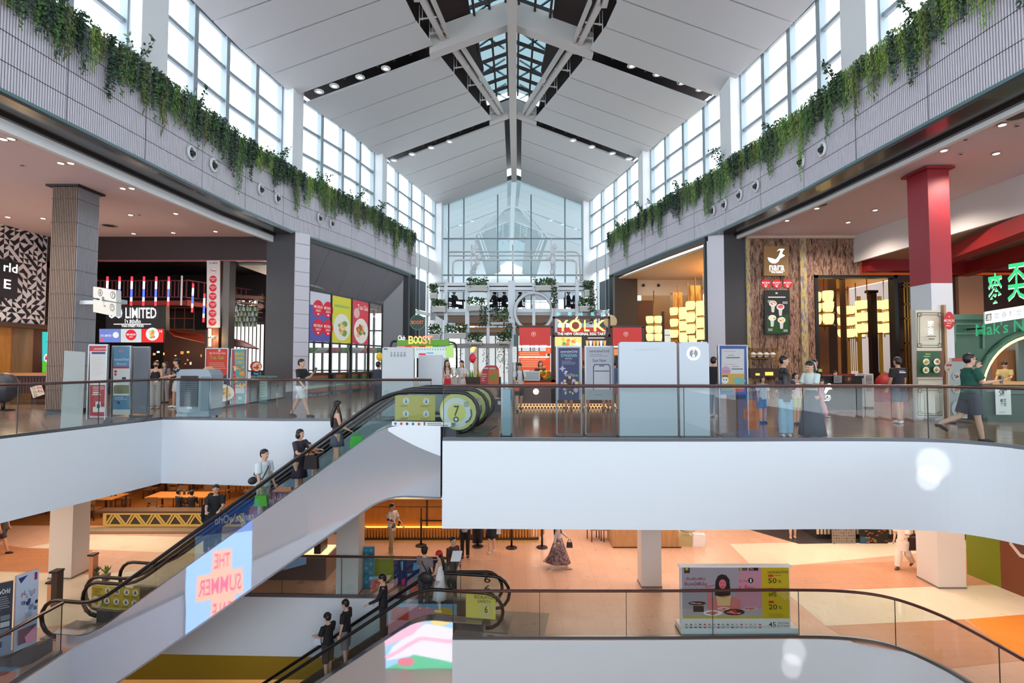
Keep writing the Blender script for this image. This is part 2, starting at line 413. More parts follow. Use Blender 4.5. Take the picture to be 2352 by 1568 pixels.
# dark soffit under the fascia, pale cove behind it
DSOF = M((46, 42, 44), .25, 0, 0, 1, .2)
CEIL = M((236, 216, 222), .8)  # pink of light bounced off the warm floor is mixed into this colour
for path, nm in ((WL, 'trim_1'), (WR, 'trim_2')):
    mb = MB(DSOF); mb.m(DSOF); strip(mb, cut(path, -16, 22.25), -.04, .75, 7.2, 7.27); strip(mb, cut(path, -16, 22.25), .75, .86, 7.12, 7.5)
    mb.m(M((244, 245, 248), .6)); strip(mb, cut(path, -16, 22.25), .86, 1.0, 6.86 if path is WL else 7.0, 7.5)
    struct(nm, mb)
mb = MB(); mb.m(CEIL)
mb.prism(offs(cut(WL, -16, 22.4), 1.0) + [(-26, 22.4), (-26, -16)], 7.1, 7.25); struct('ceiling', mb)
mb = MB(); mb.m(CEIL)
mb.prism(offs(cut(WR, -16, 22.4), 1.0) + [(15.0, 22.4), (15.0, -16)], 7.12, 7.3); struct('ceiling', mb)
# small lamps, sensors and vents in the side ceilings
def ceil_bit(px, py, r, col, em, lb, cat, grp, z=7.1, name='downlight'):
    p = G(px, py, z); mb = MB(); mb.m(M((200, 196, 196), .5)); mb.lathe(p, [(r, 0), (r * 1.15, -.012), (r * .8, -.015)], 14); mb.m(M(col, .5, 0, em)); mb.lathe((p.x, p.y, p.z - .02), [(r * .8, .004), (r * .8, 0)], 14); ob(name, mb, None, lb, cat, grp)
for px, py in ((8, 319), (26, 318), (140, 374), (163, 374), (282, 432), (303, 432), (99, 501), (300, 493), (404, 490), (307, 536), (398, 534), (495, 531), (18, 498)): ceil_bit(px, py, .09, (255, 244, 230), 5, 'small round downlight in the pale ceiling left of the hall', 'downlight', 'downlights in the left ceiling')
for px, py in ((2276, 284), (2302, 286), (2142, 343), (2168, 345), (2288, 352), (1857, 479), (1876, 478), (2010, 482), (1790, 506), (1808, 506), (1948, 510)): ceil_bit(px, py, .09, (255, 244, 230), 5, 'small round downlight in the pale ceiling right of the hall', 'downlight', 'downlights in the right ceiling')
for px, py, sd in ((250, 517, 'left'), (2338, 265, 'right'), (1884, 470, 'right')): ceil_bit(px, py, .26, (60, 56, 58), 0, 'flat round vent in the pale %s ceiling%s' % (sd, '' if sd == 'left' else (' nearest the red column' if px > 2000 else ' above the carved wall')), 'vent', None, name='ceiling_vent')
for px, py in ((2218, 320), (2207, 353), (2336, 288), (50, 379), (320, 493)): ceil_bit(px, py, .05, (36, 32, 32), 0, 'small dark sensor on the side ceiling', 'sensor', 'sensors on the side ceilings', name='ceiling_sensor')
# lower ceiling and bulkhead on the right
mb = MB(); mb.m(M((222, 216, 214), .7)); mb.mm(15.0, -16, 5.95, 15.15, 22.3, 7.2); struct('wall_bulkhead', mb)
mb = MB(); mb.m(M((196, 160, 138), .7)); mb.mm(15.15, -16, 6.0, 26, 22.6, 6.1)
mb.m(M((96, 84, 78), .6)); mb.mm(16.2, 17.5, 5.985, 19.8, 17.62, 6.0); mb.mm(17.5, 15.3, 5.985, 20.5, 15.42, 6.0); struct('ceiling', mb)
RED = M((150, 28, 34), .5)
for (xa, ya), (xb, yb) in (((2150, 598), (2420, 492)), ((2150, 640), (2420, 560)), ((2040, 610), (2430, 611))):
    a = G(xa, ya, 5.6); b = G(xb, yb, 5.6)
    if abs(yb - ya) < 5: a = V(15.3, 22.0, 5.75); b = V(26, 22.0, 5.75)
    mb = MB(RED); mb.m(RED); mb.bar(a, b, .5, .5); struct('ceiling_beam', mb)
# outer side, rear and far walls; unseen openings added to light the side ceilings
mb = MB(); mb.m(M((120, 96, 86), .6)); mb.mm(-26.2, 10, -10, -26, 40, 7.2); mb.mm(-26.2, -16, -10, -26, 10, .8)
for k in range(9): mb.mm(-26.2, -16 + k * 3.2, .8, -26, -15.8 + k * 3.2, 7.2)
struct('wall_left_outer', mb)
mb = MB(); mb.m(M((120, 96, 86), .6)); mb.mm(26, 10, -10, 26.2, 40, 7.2); mb.mm(26, -16, -10, 26.2, 10, .8)
for k in range(9): mb.mm(26, -16 + k * 3.2, .8, 26.2, -15.8 + k * 3.2, 7.2)
struct('wall_right_outer', mb)
mb = MB(); mb.m(M((206, 196, 190), .6)); mb.mm(-26, -16.2, -10, 26, -16, .6); mb.mm(-26, -16.2, 13, 26, -16, 18); mb.mm(-26, -16.2, 7, -10.4, -16, 13); mb.mm(10.4, -16.2, 7, 26, -16, 13)
mb.m(M((200, 205, 208), .5))
for k in range(9): mb.mm(-10.4 + k * 2.6 - .06, -16.1, .6, -10.4 + k * 2.6 + .06, -15.95, 13)
for z in (3.5, 6.5, 9.5): mb.mm(-10.4, -16.1, z, 10.4, -15.95, z + .12)
struct('wall_rear', mb)
mb = MB(); mb.m(M((150, 110, 84), .6)); mb.mm(-26, 32, -5, 26, 32.2, -1.76); struct('wall_back_lower', mb)
mb = MB(); mb.m(M((104, 96, 20), .5)); p = G(500, 1550, -10)
mb.m(M((112, 104, 24), .5)); mb.mm(-14.9, 19.2, -10, 12, 19.4, -6.62); mb.m(M((70, 62, 30), .5)); mb.mm(-15.6, 19.7, -10, -14.9, 19.8, -6.63); struct('wall_green_lower', mb)

# ------------------------------------------------------------------ clerestory windows
WINL = offs(WL, .5) + [(-5.62, 38.9)]; WINR = offs(WR, .5) + [(5.72, 38.9)]
FR = M((150, 162, 170), .4); PIL = M((232, 234, 238), .5)
def hit(path, px, py):
    a, b = ray(px, py)
    for p, q in zip(path, path[1:]):
        f0 = p[0] - a * p[1]; f1 = q[0] - a * q[1]
        if f0 * f1 <= 0: t = f0 / (f0 - f1); return Vector((p[0] + (q[0] - p[0]) * t, p[1] + (q[1] - p[1]) * t))
    return Vector(path[-1])
winn = 0
for path, pill in ((WINL, [(320, 150), (662, 300), (866, 430), (1009, 500)]), (WINR, [(1995, 100), (1690, 300), (1489, 430), (1353, 500)])):
    ys = [-12, -6, 0, 6.5] + [hit(path, *p).y for p in pill]
    ys[-1] = 38.5
    for y in ys:
        x = xat(path, y); mb = MB(PIL); mb.m(PIL); z0 = 10.0 if y < 30 else 0.0
        wdt = .55; mb.mm(x - .45, y - wdt, z0, x + .45, y + wdt, 15.2); struct('window_pillar', mb)
    for y0, y1 in zip(ys, ys[1:]):
        winn += 1; mb = MB(FR); mb.m(FR); seg = cut(path, y0 + .5, y1 - .5)
        for z, h in ((10.05, .12), (11.25, .13), (12.5, .13), (13.75, .15)): strip(mb, seg, -.05, .07, z - h / 2, z + h / 2)
        L = sum((Vector(b) - Vector(a)).length for a, b in zip(seg, seg[1:]))
        for pt, t in walk(seg, L / 4 - .001):
            mb.box((pt.x, pt.y, 11.95), (.2, .24, 3.9), atan2(t.y, t.x))
        struct('window_%d' % winn, mb)
# the glazed bays beyond the planted walls
for path, sg in ((WINL, -1), (WINR, 1)):
    winn += 1; mb = MB(FR); mb.m(PIL); seg = cut(path, 33.9, 38.6)
    for z0, z1 in ((8.1, 9.1), (4.9, 5.15), (2.6, 2.75)): strip(mb, seg, -.08, .1, z0, z1)
    mb.m(FR)
    for pt, t in walk(seg, 1.55): mb.box((pt.x, pt.y, 5), (.1, .16, 10), atan2(t.y, t.x))
    mb.m(M((48, 54, 60), .3)); strip(mb, cut(path, 34.0, 36.6), -.02, .0, 5.2, 7.3); strip(mb, cut(path, 34.0, 36.6), -.02, .0, 2.8, 4.8)
    struct('window_%d' % winn, mb)
    mb = MB(M((70, 78, 80), .5)); mb.m(M((70, 78, 80), .5)); x = xat(WL if sg < 0 else WR, 33.8); mb.mm(min(x, x + sg * .5), 33.8, 0, max(x, x + sg * .5), 33.9, 10.0); struct('trim_3' if sg < 0 else 'trim_4', mb)

# ------------------------------------------------------------------ the pitched ceiling of hung panels
EVL = offs(WL, .22) + [(-5.4, 38.9)]; EVR = offs(WR, .22) + [(5.5, 38.9)]
XC = lambda y: -.12 + .012 * max(0, y - 15)
def inner(y): 
    if y <= 20: return 4.2
    if y <= 23: return 4.2 - (y - 20) * .26
    if y <= 30.05: return 3.4 - (y - 23.2) * .33
    return .52
def zc(x, y, sg): 
    e = xat(EVL if sg < 0 else EVR, y); return 13.5 + .375 * (abs(e) - abs(x - XC(y)))
def cpt(y, sg, q, dz=0):       # q: 0 at the eave, 1 at the inner edge
    e = xat(EVL if sg < 0 else EVR, y); i = XC(y) + sg * inner(y); x = e + (i - e) * q
    return Vector((x, y, zc(x, y, sg) + dz))
rows = []
y = 22.5
while y > -13: rows.append((y - 1.61, y)); y -= 1.68
rows += [(23.2 + i * 1.63, 23.2 + i * 1.63 + 1.56) for i in range(4)] + [(30.35 + i * 2.1, 30.35 + i * 2.1 + 2.02) for i in range(4)]
for sg in (-1, 1):
    for y0, y1 in rows:
        mb = MB(PANEL); mb.m(PANEL); q = [cpt(y0, sg, 0), cpt(y1, sg, 0), cpt(y1, sg, 1), cpt(y0, sg, 1)]
        mb.slab(q, (0, 0, .1)); struct('ceiling_panel', mb)
DB = M((46, 34, 34), .7)
mb = MB(); mb.m(DB)
ysd = [-15, -5, 5, 14, 19, 22.4, 26.6, 30.0]
for sg in (-1, 1):
    for a, b in zip(ysd, ysd[1:]):
        def rp(y, x): return Vector((x, y, zc(x, y, sg) + .95))
        e0 = xat(WINL if sg < 0 else WINR, a) + sg * .3; e1 = xat(WINL if sg < 0 else WINR, b) + sg * .3
        mb.slab([rp(a, e0), rp(b, e1), rp(b, XC(b) + sg * 1.9 * (1 if b < 24 else .8)), rp(a, XC(a) + sg * 1.9)], (0, 0, .2))
    a, b = 30.0, 39.0
    mb.slab([rp(a, e1), Vector((sg * 6.3, 39, 14.4)), Vector((.1, 39, 16.6)), rp(a, 0)], (0, 0, .2))
# purlins and truss members above the gaps
mb.m(M((96, 88, 86), .6))
for sg in (-1, 1):
    for yy in (22.85, 30.2):
        for k in range(9):
            x0 = XC(yy) + sg * (inner(yy) + .4 + k * .75); x1 = x0 + sg * .38
            mb.bar((x0, yy, zc(x0, yy, sg) + .2), (x1, yy, zc(x1, yy, sg) + .85), .04, .04); mb.bar((x1, yy, zc(x1, yy, sg) + .85), (x1 + sg * .37, yy, zc(x1 + sg * .37, yy, sg) + .2), .04, .04)
struct('ceiling_roof', mb)
# skylight: glass, dark glazing bars, white rails
SKYG = glass_mat('skylight_glass', (.10, .13, .14), .25, .02)
mb = MB(); mb.m(SKYG)
for sg in (-1, 1):
    for a, b in ((-12, 22.6), (22.6, 30)):
        mb.poly([(XC(a), a, zc(XC(a), a, sg) + 1.5), (XC(b), b, zc(XC(b), b, sg) + 1.5), (XC(b) + sg * 2.2, b, zc(2.2 * sg, b, sg) + 1.5), (XC(a) + sg * 2.2, a, zc(2.2 * sg, a, sg) + 1.5)])
struct('window_skylight', mb)
mb = MB(); mb.m(M((58, 48, 48), .5))
for sg in (-1, 1):
    for k in range(24):
        yy = 8 + k * .92
        mb.bar((XC(yy), yy, zc(XC(yy), yy, sg) + 1.3), (XC(yy) + sg * 2.1, yy, zc(XC(yy) + sg * 2.1, yy, sg) + 1.3), .09, .16)
    for xx in (.35, 1.2, 2.0): mb.bar((XC(4) + sg * xx, 4, zc(sg * xx, 4, sg) + 1.35), (XC(30) + sg * xx * .8, 30, zc(sg * xx, 30, sg) + 1.35), .1, .14)
mb.m(M((150, 165, 172), .5))
for sg in (-1, 1):
    for k in range(10):
        yy = 10 + k * 2.1; x0 = XC(yy) + sg * .4; x1 = XC(yy) + sg * 1.9; z = zc(x1, yy, sg) + 1.9
        mb.bar((x0, yy, z), (x1, yy + 1.6, z), .07, .07); mb.bar((x1, yy, z), (x0, yy + 1.6, z), .07, .07)
struct('window_skylight_frame', mb)
BEAM = M((206, 202, 200), .55)
for sg in (-1, 1):
    mb = MB(BEAM); mb.m(BEAM)
    for o in (.62, .98):
        for a, b in ((4, 20), (20, 22.6), (23.2, 29.8)):
            pa = Vector((XC(a) + sg * (inner(a) - o), a, 0)); pb = Vector((XC(b) + sg * max(inner(b) - o * .7, .35), b, 0))
            pa.z = zc(pa.x, a, sg) + .25; pb.z = zc(pb.x, b, sg) + .25; mb.bar(pa, pb, .2 if o < .8 else .1, .3)
    struct('ceiling_rail', mb)
    mb = MB(); mb.m(M((225, 225, 225), .5))
    for yy in (18.0, 19.6, 21.2, 22.2, 23.4, 24.8, 26.4, 28.0, 29.5):
        p = cpt(yy, sg, 1); mb.cyl(p, p + Vector((0, 0, .95)), .02, n=6); mb.cyl(p + Vector((-sg * .12, 0, .3)), p + Vector((-sg * .12, 0, .95)), .02, n=6)
        mb.bar(p + Vector((0, 0, .35)), p + Vector((-sg * .75, 0, .45)), .05, .05)
    struct('ceiling_hanger', mb)
for yy, wd, hh in ((22.85, .5, 1.15), (30.02, .45, .95)):
    mb = MB(BEAM); mb.m(BEAM); e = inner(yy) + .25; cx = XC(yy); zb = zc(cx + e, yy, 1); za = zc(cx, yy, 1)
    mb.slab([(cx - e, yy - wd / 2, zb), (cx, yy - wd / 2, za), (cx, yy - wd / 2, za + hh), (cx - e, yy - wd / 2, zb + hh)], (0, wd, 0))
    mb.slab([(cx, yy - wd / 2, za), (cx + e, yy - wd / 2, zb), (cx + e, yy - wd / 2, zb + hh), (cx, yy - wd / 2, za + hh)], (0, wd, 0))
    struct('ceiling_beam', mb)
mb = MB(BEAM); mb.m(BEAM); mb.bar((XC(4), 4, zc(0, 12, 1) + .25), (XC(30), 30, zc(0, 30, 1) + .1), .42, .5); mb.bar((XC(30), 30, zc(0, 30, 1) + .1), (XC(38.8), 38.8, zc(0, 38.8, 1) + .1), .42, .45); struct('ceiling_ridge_beam', mb)
# disc lamps in the two gaps
EMW = M((255, 250, 245), .5, 0, 3.0)
lampn = 0
def gap_lamp(px, py, d, sg):
    p = W(px, py, d); mb = MB(); r = thing('disc_lamp', 'round white disc lamp in the %s gap of the pitched ceiling' % ('nearer' if d < 25 else 'farther'), 'ceiling lamp', p, 0, 'disc lamps in the %s ceiling gap' % ('nearer' if d < 25 else 'farther'))
    mb.m(M((230, 230, 228), .4)); mb.lathe((0, 0, 0), [(.2, .03), (.22, 0), (.2, -.03), (.13, -.03)], 18); ob('lamp_body', mb, r)
    mb = MB(); mb.m(M((255, 250, 245), .5, 0, 1.2)); mb.lathe((0, 0, -.035), [(.13, .01), (.1, 0), (.01, 0)], 14); ob('diffuser', mb, r)
    mb = MB(); mb.m(M((60, 55, 55), .6)); mb.cyl((0, 0, .02), (0, 0, .75), .012, n=6); ob('hanger_rod', mb, r)
for px, py in ((886, 157), (827, 177), (768, 197), (733, 210), (1451, 151), (1510, 170), (1566, 189), (1608, 204)): gap_lamp(px, py, 22.85, 0)
for px, py in ((1033, 325), (991, 339), (947, 354), (905, 368), (1316, 322), (1359, 337), (1406, 352), (1444, 365)): gap_lamp(px, py, 30.2, 0)

# ------------------------------------------------------------------ end wall of reflecting glass
m = bpy.data.materials.new('reflecting_glass'); m.use_nodes = True; nt = m.node_tree; N = nt.nodes; L = nt.links; N.clear()
out = N.new('ShaderNodeOutputMaterial'); mx = N.new('ShaderNodeMixShader'); t = N.new('ShaderNodeBsdfTransparent'); g = N.new('ShaderNodeBsdfGlossy'); mx.inputs[0].default_value = .74
g.inputs[0].default_value = (.9, .94, .96, 1); g.inputs['Roughness'].default_value = .015; t.inputs[0].default_value = (.24, .30, .32, 1)
L.new(t.outputs[0], mx.inputs[1]); L.new(g.outputs[0], mx.inputs[2]); L.new(mx.outputs[0], out.inputs[0])
mb = MB(); mb.m(m); mb.poly([(-5.3, 38.9, 0), (5.4, 38.9, 0), (5.4, 38.9, 13.7), (XC(38.9), 38.9, 15.75), (-5.3, 38.9, 13.7)]); struct('window_end_glass', mb)
mb = MB(); mb.m(M((120, 135, 140), .4))
for px in (1030, 1065, 1143, 1220, 1298, 1338):
    p = W(px, 600, 38.8); mb.box((p.x, 38.8, 7.2), (.09, .1, 14.4))
for z in (11.0, 8.2, 5.0): mb.box((0.05, 38.8, z), (10.6, .08, .09))
mb.m(M((90, 100, 104), .5)); mb.bar((-5.3, 38.75, 13.8), (XC(39), 38.75, 15.8), .2, .3); mb.bar((5.4, 38.75, 13.8), (XC(39), 38.75, 15.8), .2, .3)
struct('window_end_frame', mb)
# ------------------------------------------------------------------ helpers for frontal boxes measured on the photograph
def pb(mb, x0, y0, x1, y1, d, dep, mat=None):      # box whose front face fills the rectangle at distance d
    if mat: mb.m(mat)
    a = W(x0, y1, d); b = W(x1, y0, d)
    return mb.mm(a.x, d, min(a.z, b.z), b.x, d + dep, max(a.z, b.z))
def zpx(py, d): return W(1176, py, d).z
def xpx(px, d): return W(px, 830, d).x
CHAR = M((70, 68, 72), .45); MAR = M((52, 34, 38), .5); BROWN = M((92, 58, 42), .5)
FONTW = M((255, 255, 255), .5, 0, 2.2)

# ================================================================== LEFT: facade at d = 22.3
mb = MB(CHAR); mb.m(CHAR); mb.mm(xpx(608, 22.3), 22.3, 0, xpx(676, 22.3), 23.9, 7.3); struct('pillar_dark_left', mb)
mb = MB(); mb.m(RIB); p = [(-9.5, 22.27), (-9.05, 22.75)]; strip(mb, p, 0, .3, 0, 7.3)
mb.m(M((120, 128, 134), .6))
for k in range(11): strip(mb, p, -.01, 0, .6 + k * .62, .62 + k * .62)
struct('wall_left_pier', mb)
d = 22.3; zh = zpx(598, d)
mb = MB(); mb.m(MAR); mb.mm(-26, d, zh, xpx(608, d), d + .3, 7.25); mb.m(M((150, 84, 92), .4)); mb.mm(xpx(218, d), d - .03, zh - .03, xpx(608, d), d + .1, zh + .02); struct('wall_left_header', mb)
# restaurant shell behind it
SHELL = M((34, 22, 24), .6)
mb = MB(); mb.m(SHELL); mb.mm(-26, 31, 0, -13.0, 31.2, 7.2); mb.mm(-26, d + .3, 6.9, -9.6, 31, 7.1); struct('wall_left_back', mb)
mb = MB(); mb.m(M((76, 36, 30), .5)); mb.mm(-26, 22.2, 0, -15, 31, .02); struct('floor_inlay', mb)
# panelled screen wall with the triangle pattern (runs along the hall)
R = random.Random(4); mb = MB(); XT = -20.4
mb.m(M((236, 234, 240), .5)); mb.mm(XT - .3, 12, 3.2, XT, 22.3, 7.1)
mb.m(M((36, 34, 42), .5)); cell = .21
for i in range(49):
    for j in range(19):
        y0 = 22.28 - i * cell; y1 = y0 - cell; z0 = 3.2 + j * cell; z1 = min(z0 + cell, 7.1); x = XT + .004
        q = [(x, y0, z0), (x, y1, z0), (x, y1, z1), (x, y0, z1)]; k = R.randrange(4)
        mb.poly([q[k], q[(k + 1) % 4], q[(k + 2) % 4]])
mb.m(M((78, 52, 40), .5)); mb.mm(XT - .3, 12, 3.0, XT + .25, 22.3, 3.2); struct('wall_triangle_screen', mb)
b = Board((XT + .12, 19.6, zpx(598, 20.5)), (XT + .12, 20.9, zpx(598, 20.5)), (XT + .12, 19.6, zpx(684, 20.5)), (-60, 598, 22, 684), 0)
b.back((38, 36, 48), .1); b.emit = 2.0; b.text('rld', -16, 604, 20, 624, (255, 255, 255)); b.text('E', -14, 642, 4, 663, (255, 255, 255))
b.done('mall_sign', None, label='dark sign with white letters on the black and white triangle wall', cat='sign')
# shops below the triangle wall
mb = MB(); mb.m(wood_mat('amber_wood', (170, 110, 50), (200, 140, 70))); mb.mm(XT - .2, 19.5, 0, XT - .05, 20.9, 3.0)
mb.m(wood_mat('slat_wood', (112, 80, 56), (150, 112, 80), 3, (8, 8, .1))); mb.mm(XT - .2, 20.9, 0, XT, 21.8, 3.0); mb.m(M((58, 26, 26), .5)); mb.mm(XT - 2, 21.8, 0, XT, 22.4, 3.0); struct('wall_left_shop', mb)
b = Board((XT + .3, 18.7, zpx(752, 20)), (XT + .3, 20.0, zpx(752, 20)), (XT + .3, 18.7, zpx(852, 20)), (-30, 752, 14, 852), 1.1)
b.back((160, 100, 50), .12); b.rect(-30, 752, 14, 852, (236, 178, 100)); b.text('S', 0, 762, 9, 776, (110, 60, 20)); b.text('u', 1, 806, 8, 816, (255, 255, 250))
b.done('shop_sign', None, label='glowing amber shop sign at the left edge, below the triangle wall', cat='sign')
b = FB(97, 762, 118, 855, 21.9, .9); b.back((30, 30, 30), .06); b.rect(97, 762, 118, 830, (60, 200, 200)); b.rect(97, 830, 118, 855, (80, 190, 40)); b.dish(112, 822, 11, [(220, 80, 60), (240, 180, 60), (70, 20, 30)], 3, (250, 240, 240))
b.done('poster', None, label='turquoise and green food screen between the wood panels and the ribbed column', cat='poster')
# bar counter with sticker
root = thing('bar_counter', 'dark red slatted bar counter left of the ribbed column', 'counter')
mb = MB(); pb(mb, -60, 862, 106, 903, 19.2, .9, M((52, 30, 32), .5)); mb.m(M((84, 40, 40), .5))
for k in range(24): pb(mb, -58 + k * 7, 866, -55 + k * 7, 903, 19.18, .02)
o = ob('counter_body', mb, root)
mb = MB(); pb(mb, -62, 857, 108, 863, 19.1, 1.1, M((150, 104, 60), .4)); ob('counter_top', mb, root)
b = FB(18, 884, 42, 912, 19.1, 0); b.ell(30, 903, 10, 5, (226, 90, 90)); b.ell(30, 901, 8, 3, (250, 220, 220)); b.ell(32, 891, 7, 6, (230, 120, 120)); b.ell(31, 892, 4, 3, (60, 30, 30)); b.done('logo', root)
b = FB(70, 884, 103, 915, 19.1, 0); b.poly([(69, 890), (95, 882), (103, 905), (76, 914)], (226, 208, 196)); b.text('CO', 73, 889, 82, 895, (60, 40, 40)); b.text('Are', 84, 885, 96, 893, (190, 60, 60)); b.text('CO', 76, 897, 84, 903, (60, 40, 40)); b.text('Are', 86, 894, 98, 901, (190, 60, 60)); b.text('CO', 78, 905, 86, 911, (60, 40, 40)); b.done('sticker', root)
mb = MB(); mb.m(M((46, 48, 60), .5)); p = W(8, 912, 17.0); mb.sph((p.x, p.y, .75), (.42, .4, .5), 16, 10); mb.m(BLACK); mb.cyl((p.x, p.y, 0), (p.x, p.y, .4), .05); mb.lathe((p.x, p.y, 0), [(.3, 0), (.3, .03), (.05, .05)])
ob('tub_chair', mb, None, 'dark rounded tub chair at the left edge in front of the bar counter', 'chair')
# ribbed column
root = thing('ribbed_column', 'tall square column clad in gold and grey ribs, left side', 'column')
root['kind'] = 'structure'
cx0, cx1, cy0, cy1 = -14.28, -13.5, 15.72, 16.55
mb = MB(); mb.m(M((60, 48, 40), .5)); mb.mm(cx0 + .02, cy0 + .02, .16, cx1 - .02, cy1, 7.15); mb.m(BLACK); mb.mm(cx0 + .03, cy0 + .03, 0, cx1 - .03, cy1, .16); ob('core', mb, root)
mb = MB(); mb.m(M((134, 112, 100), .45)); k = cx0 + .02
while k < cx1 - .02: mb.mm(k, cy0 - .02, .16, k + .028, cy0 + .02, 7.15); k += .052
ob('front_ribs', mb, root)
mb = MB(); mb.m(M((158, 158, 166), .45)); k = cy0 + .03
while k < cy1: mb.mm(cx1 - .02, k, .16, cx1 + .015, k + .03, 7.15); k += .048
ob('side_ribs', mb, root)
mb = MB(); mb.m(M((74, 66, 62), .6))
for k in range(1, 10): mb.mm(cx0 - .01, cy0 - .026, k * .74, cx1 + .02, cy1, k * .74 + .012)
ob('joint_bands', mb, root)
mb = MB(); mb.m(M((40, 38, 40), .5)); mb.mm(cx0 - .12, cy0 - .12, 7.04, cx1 + .12, cy1 + .1, 7.1); ob('capital_plate', mb, root)
# wayfinding sign boards on the column
root = thing('wayfinding_sign', 'pair of pale wayfinding boards sticking out from the ribbed column', 'sign')
for (ya, yb, txt) in ((658, 683, True), (687, 716, False)):
    b = Board(W(214, ya, 15.4), W(267, ya + 9, 14.5), W(214, yb, 15.4), (214, ya, 267, yb)); b.back((206, 206, 202), .12); b.rect(214, ya, 267, yb, (222, 222, 216))
    for cx in ((231, 260) if txt else (258,)): b.ell(cx, ya + 11, 5.2, 8, (60, 66, 66)); b.ell(cx, ya + 11, 4, 6.4, (222, 222, 216)); b.text('i' if cx == 231 else '?', cx - 1.3, ya + 6, cx + 1.3, ya + 15, (40, 44, 44))
    if not txt: b.text('→', 238, ya + 8, 244, ya + 13, (60, 66, 66))
    b.done('sign_board', root)
mb = MB(); mb.m(ALU); a = W(240, 686, 15.0); mb.mm(-13.5, 15.9, a.z - .06, a.x, 15.96, a.z + .06); mb.mm(a.x - .06, 14.9, a.z - .06, a.x, 15.96, a.z + .06); ob('bracket', mb, root)
# restaurant mezzanine: railing, beam, neon tubes
root = thing('mezzanine_balcony', 'dark red steel balcony inside the restaurant behind the neon tubes', 'balcony')
mb = MB(); mb.m(M((120, 60, 66), .5)); z0 = zpx(683, 26); z1 = zpx(643, 26); xa = xpx(205, 26); xb = xpx(424, 26); xe = -15.1
mb.mm(xa, 26, z1 - .05, xb, 26.06, z1); mb.mm(xa, 26, z0, xb, 26.06, z0 + .05)
k = xa
while k < xb: mb.mm(k, 26.01, z0, k + .05, 26.05, z1); k += .2
mb.bar((xb, 26, z1), (xe, 29.5, z1), .06, .06); mb.bar((xb, 26, z0), (xe, 29.5, z0), .06, .06)
for i in range(12): t = i / 12; mb.bar((xb + (xe - xb) * t, 26 + 3.5 * t, z0), (xb + (xe - xb) * t, 26 + 3.5 * t, z1), .05, .05)
ob('railing', mb, root)
mb = MB(); mb.m(M((150, 58, 44), .5)); mb.mm(xa, 26, zpx(700, 26), xb, 26.3, zpx(690, 26)); mb.bar((xb, 26, zpx(695, 26)), (xe, 29.5, zpx(695, 26)), .2, .3); mb.m(M((60, 32, 30), .6)); mb.mm(xa, 26.3, zpx(692, 26), -15, 31, zpx(689, 26)); ob('deck_beam', mb, root)
for i, (px, ya, yb, c) in enumerate([(247, 635, 698, 1), (275, 635, 703, 1), (303, 635, 703, 1), (331, 635, 703, 1), (359, 635, 703, 1), (388, 635, 703, 1), (443, 651, 717, 1), (469, 674, 740, 1), (221, 638, 668, 0), (418, 633, 701, 0)]):
    dd = 24.9 if px < 430 else 24.9 + (px - 430) * .03
    a = W(px + (.8 if px > 440 else 0), ya, dd); bb = W(px - 2, yb, dd); t = bb - a
    if c:
        r = thing('neon_tube', 'red, white and blue neon tube hanging before the restaurant balcony', 'neon tube', a, 0, 'neon tubes over the restaurant')
        for nm, f0, f1, cc in (('red_tip', 0, .16, (255, 60, 80)), ('white_tube', .16, .42, (245, 245, 255)), ('blue_tube', .42, .7, (90, 110, 255)), ('white_tube', .7, .84, (245, 245, 255)), ('red_tip', .84, 1, (255, 60, 80))):
            mb = MB(); mb.m(M(cc, .5, 0, 1.8)); mb.cyl(t * f0, t * f1, .045, n=8); ob(nm, mb, r)
    else:
        mb = MB(); mb.m(M((226, 220, 224), .5, 0, .5)); mb.cyl(a, bb, .04, n=8); ob('steel_rod', mb, None, 'plain pale rod hanging at the %s end of the neon tube row' % ('left' if px < 300 else 'right'), 'rod')
# name sign and screens
root = thing('restaurant_sign', 'black restaurant sign with glowing white letters over three screens', 'sign')
b = FB(243, 702, 381, 758, 23.4, 0); b.back((20, 20, 24), .25); b.rect(243, 702, 381, 758, (24, 26, 30)); b.done('sign_panel', root)
b = FB(243, 702, 381, 758, 23.35, 1.6); W1 = (255, 255, 255)
b.text('OO LIMITED', 249, 706, 359, 731, W1); b.text('โซ ลิมิเต็ด', 286, 733, 323, 742, W1); b.rect(261, 743.5, 347, 745, W1); b.text('THAI STREET FOOD', 279, 746, 330, 751, W1); b.done('lettering', root)
for i, (xa, xb, kind) in enumerate(((228, 276, 0), (277, 325, 1), (326, 375, 2))):
    b = FB(xa, 755, xb, 786, 22.9, .9); b.back((20, 20, 22), .12); 
    if kind == 0:
        b.rect(xa, 755, xb, 786, (110, 130, 205)); b.text('OO LIMITED', xa + 3, 768, xa + 28, 773, (225, 232, 255)); b.ell(xa + 38, 769, 7, 7, (222, 232, 235)); b.ell(xa + 6, 780, 4, 4, (226, 90, 90)); L = 'blue'
    elif kind == 1:
        b.rect(xa, 755, xb, 786, (196, 210, 214)); b.ell(xa + 24, 769, 12.5, 12.5, (214, 20, 46)); b.text('MICHELIN', xa + 14, 766, xa + 34, 770, (255, 255, 255)); b.text('2019', xa + 20, 772, xa + 28, 775, (255, 255, 255)); L = 'white'
    else:
        b.rect(xa, 755, xb, 786, (226, 20, 24)); b.dish(xa + 24, 767, 15, [(236, 170, 80), (120, 190, 60), (240, 210, 120), (220, 120, 80)], 5, (225, 232, 240)); b.text('16', xa + 41, 758, xa + 47, 763, (255, 255, 255)); L = 'red'
    b.done('menu_screen', None, label={'blue': 'blue screen with a pale round emblem, below the restaurant sign', 'white': 'pale screen with one red circle, below the restaurant sign', 'red': 'red screen with a bowl of noodles, below the restaurant sign'}[L], cat='screen')
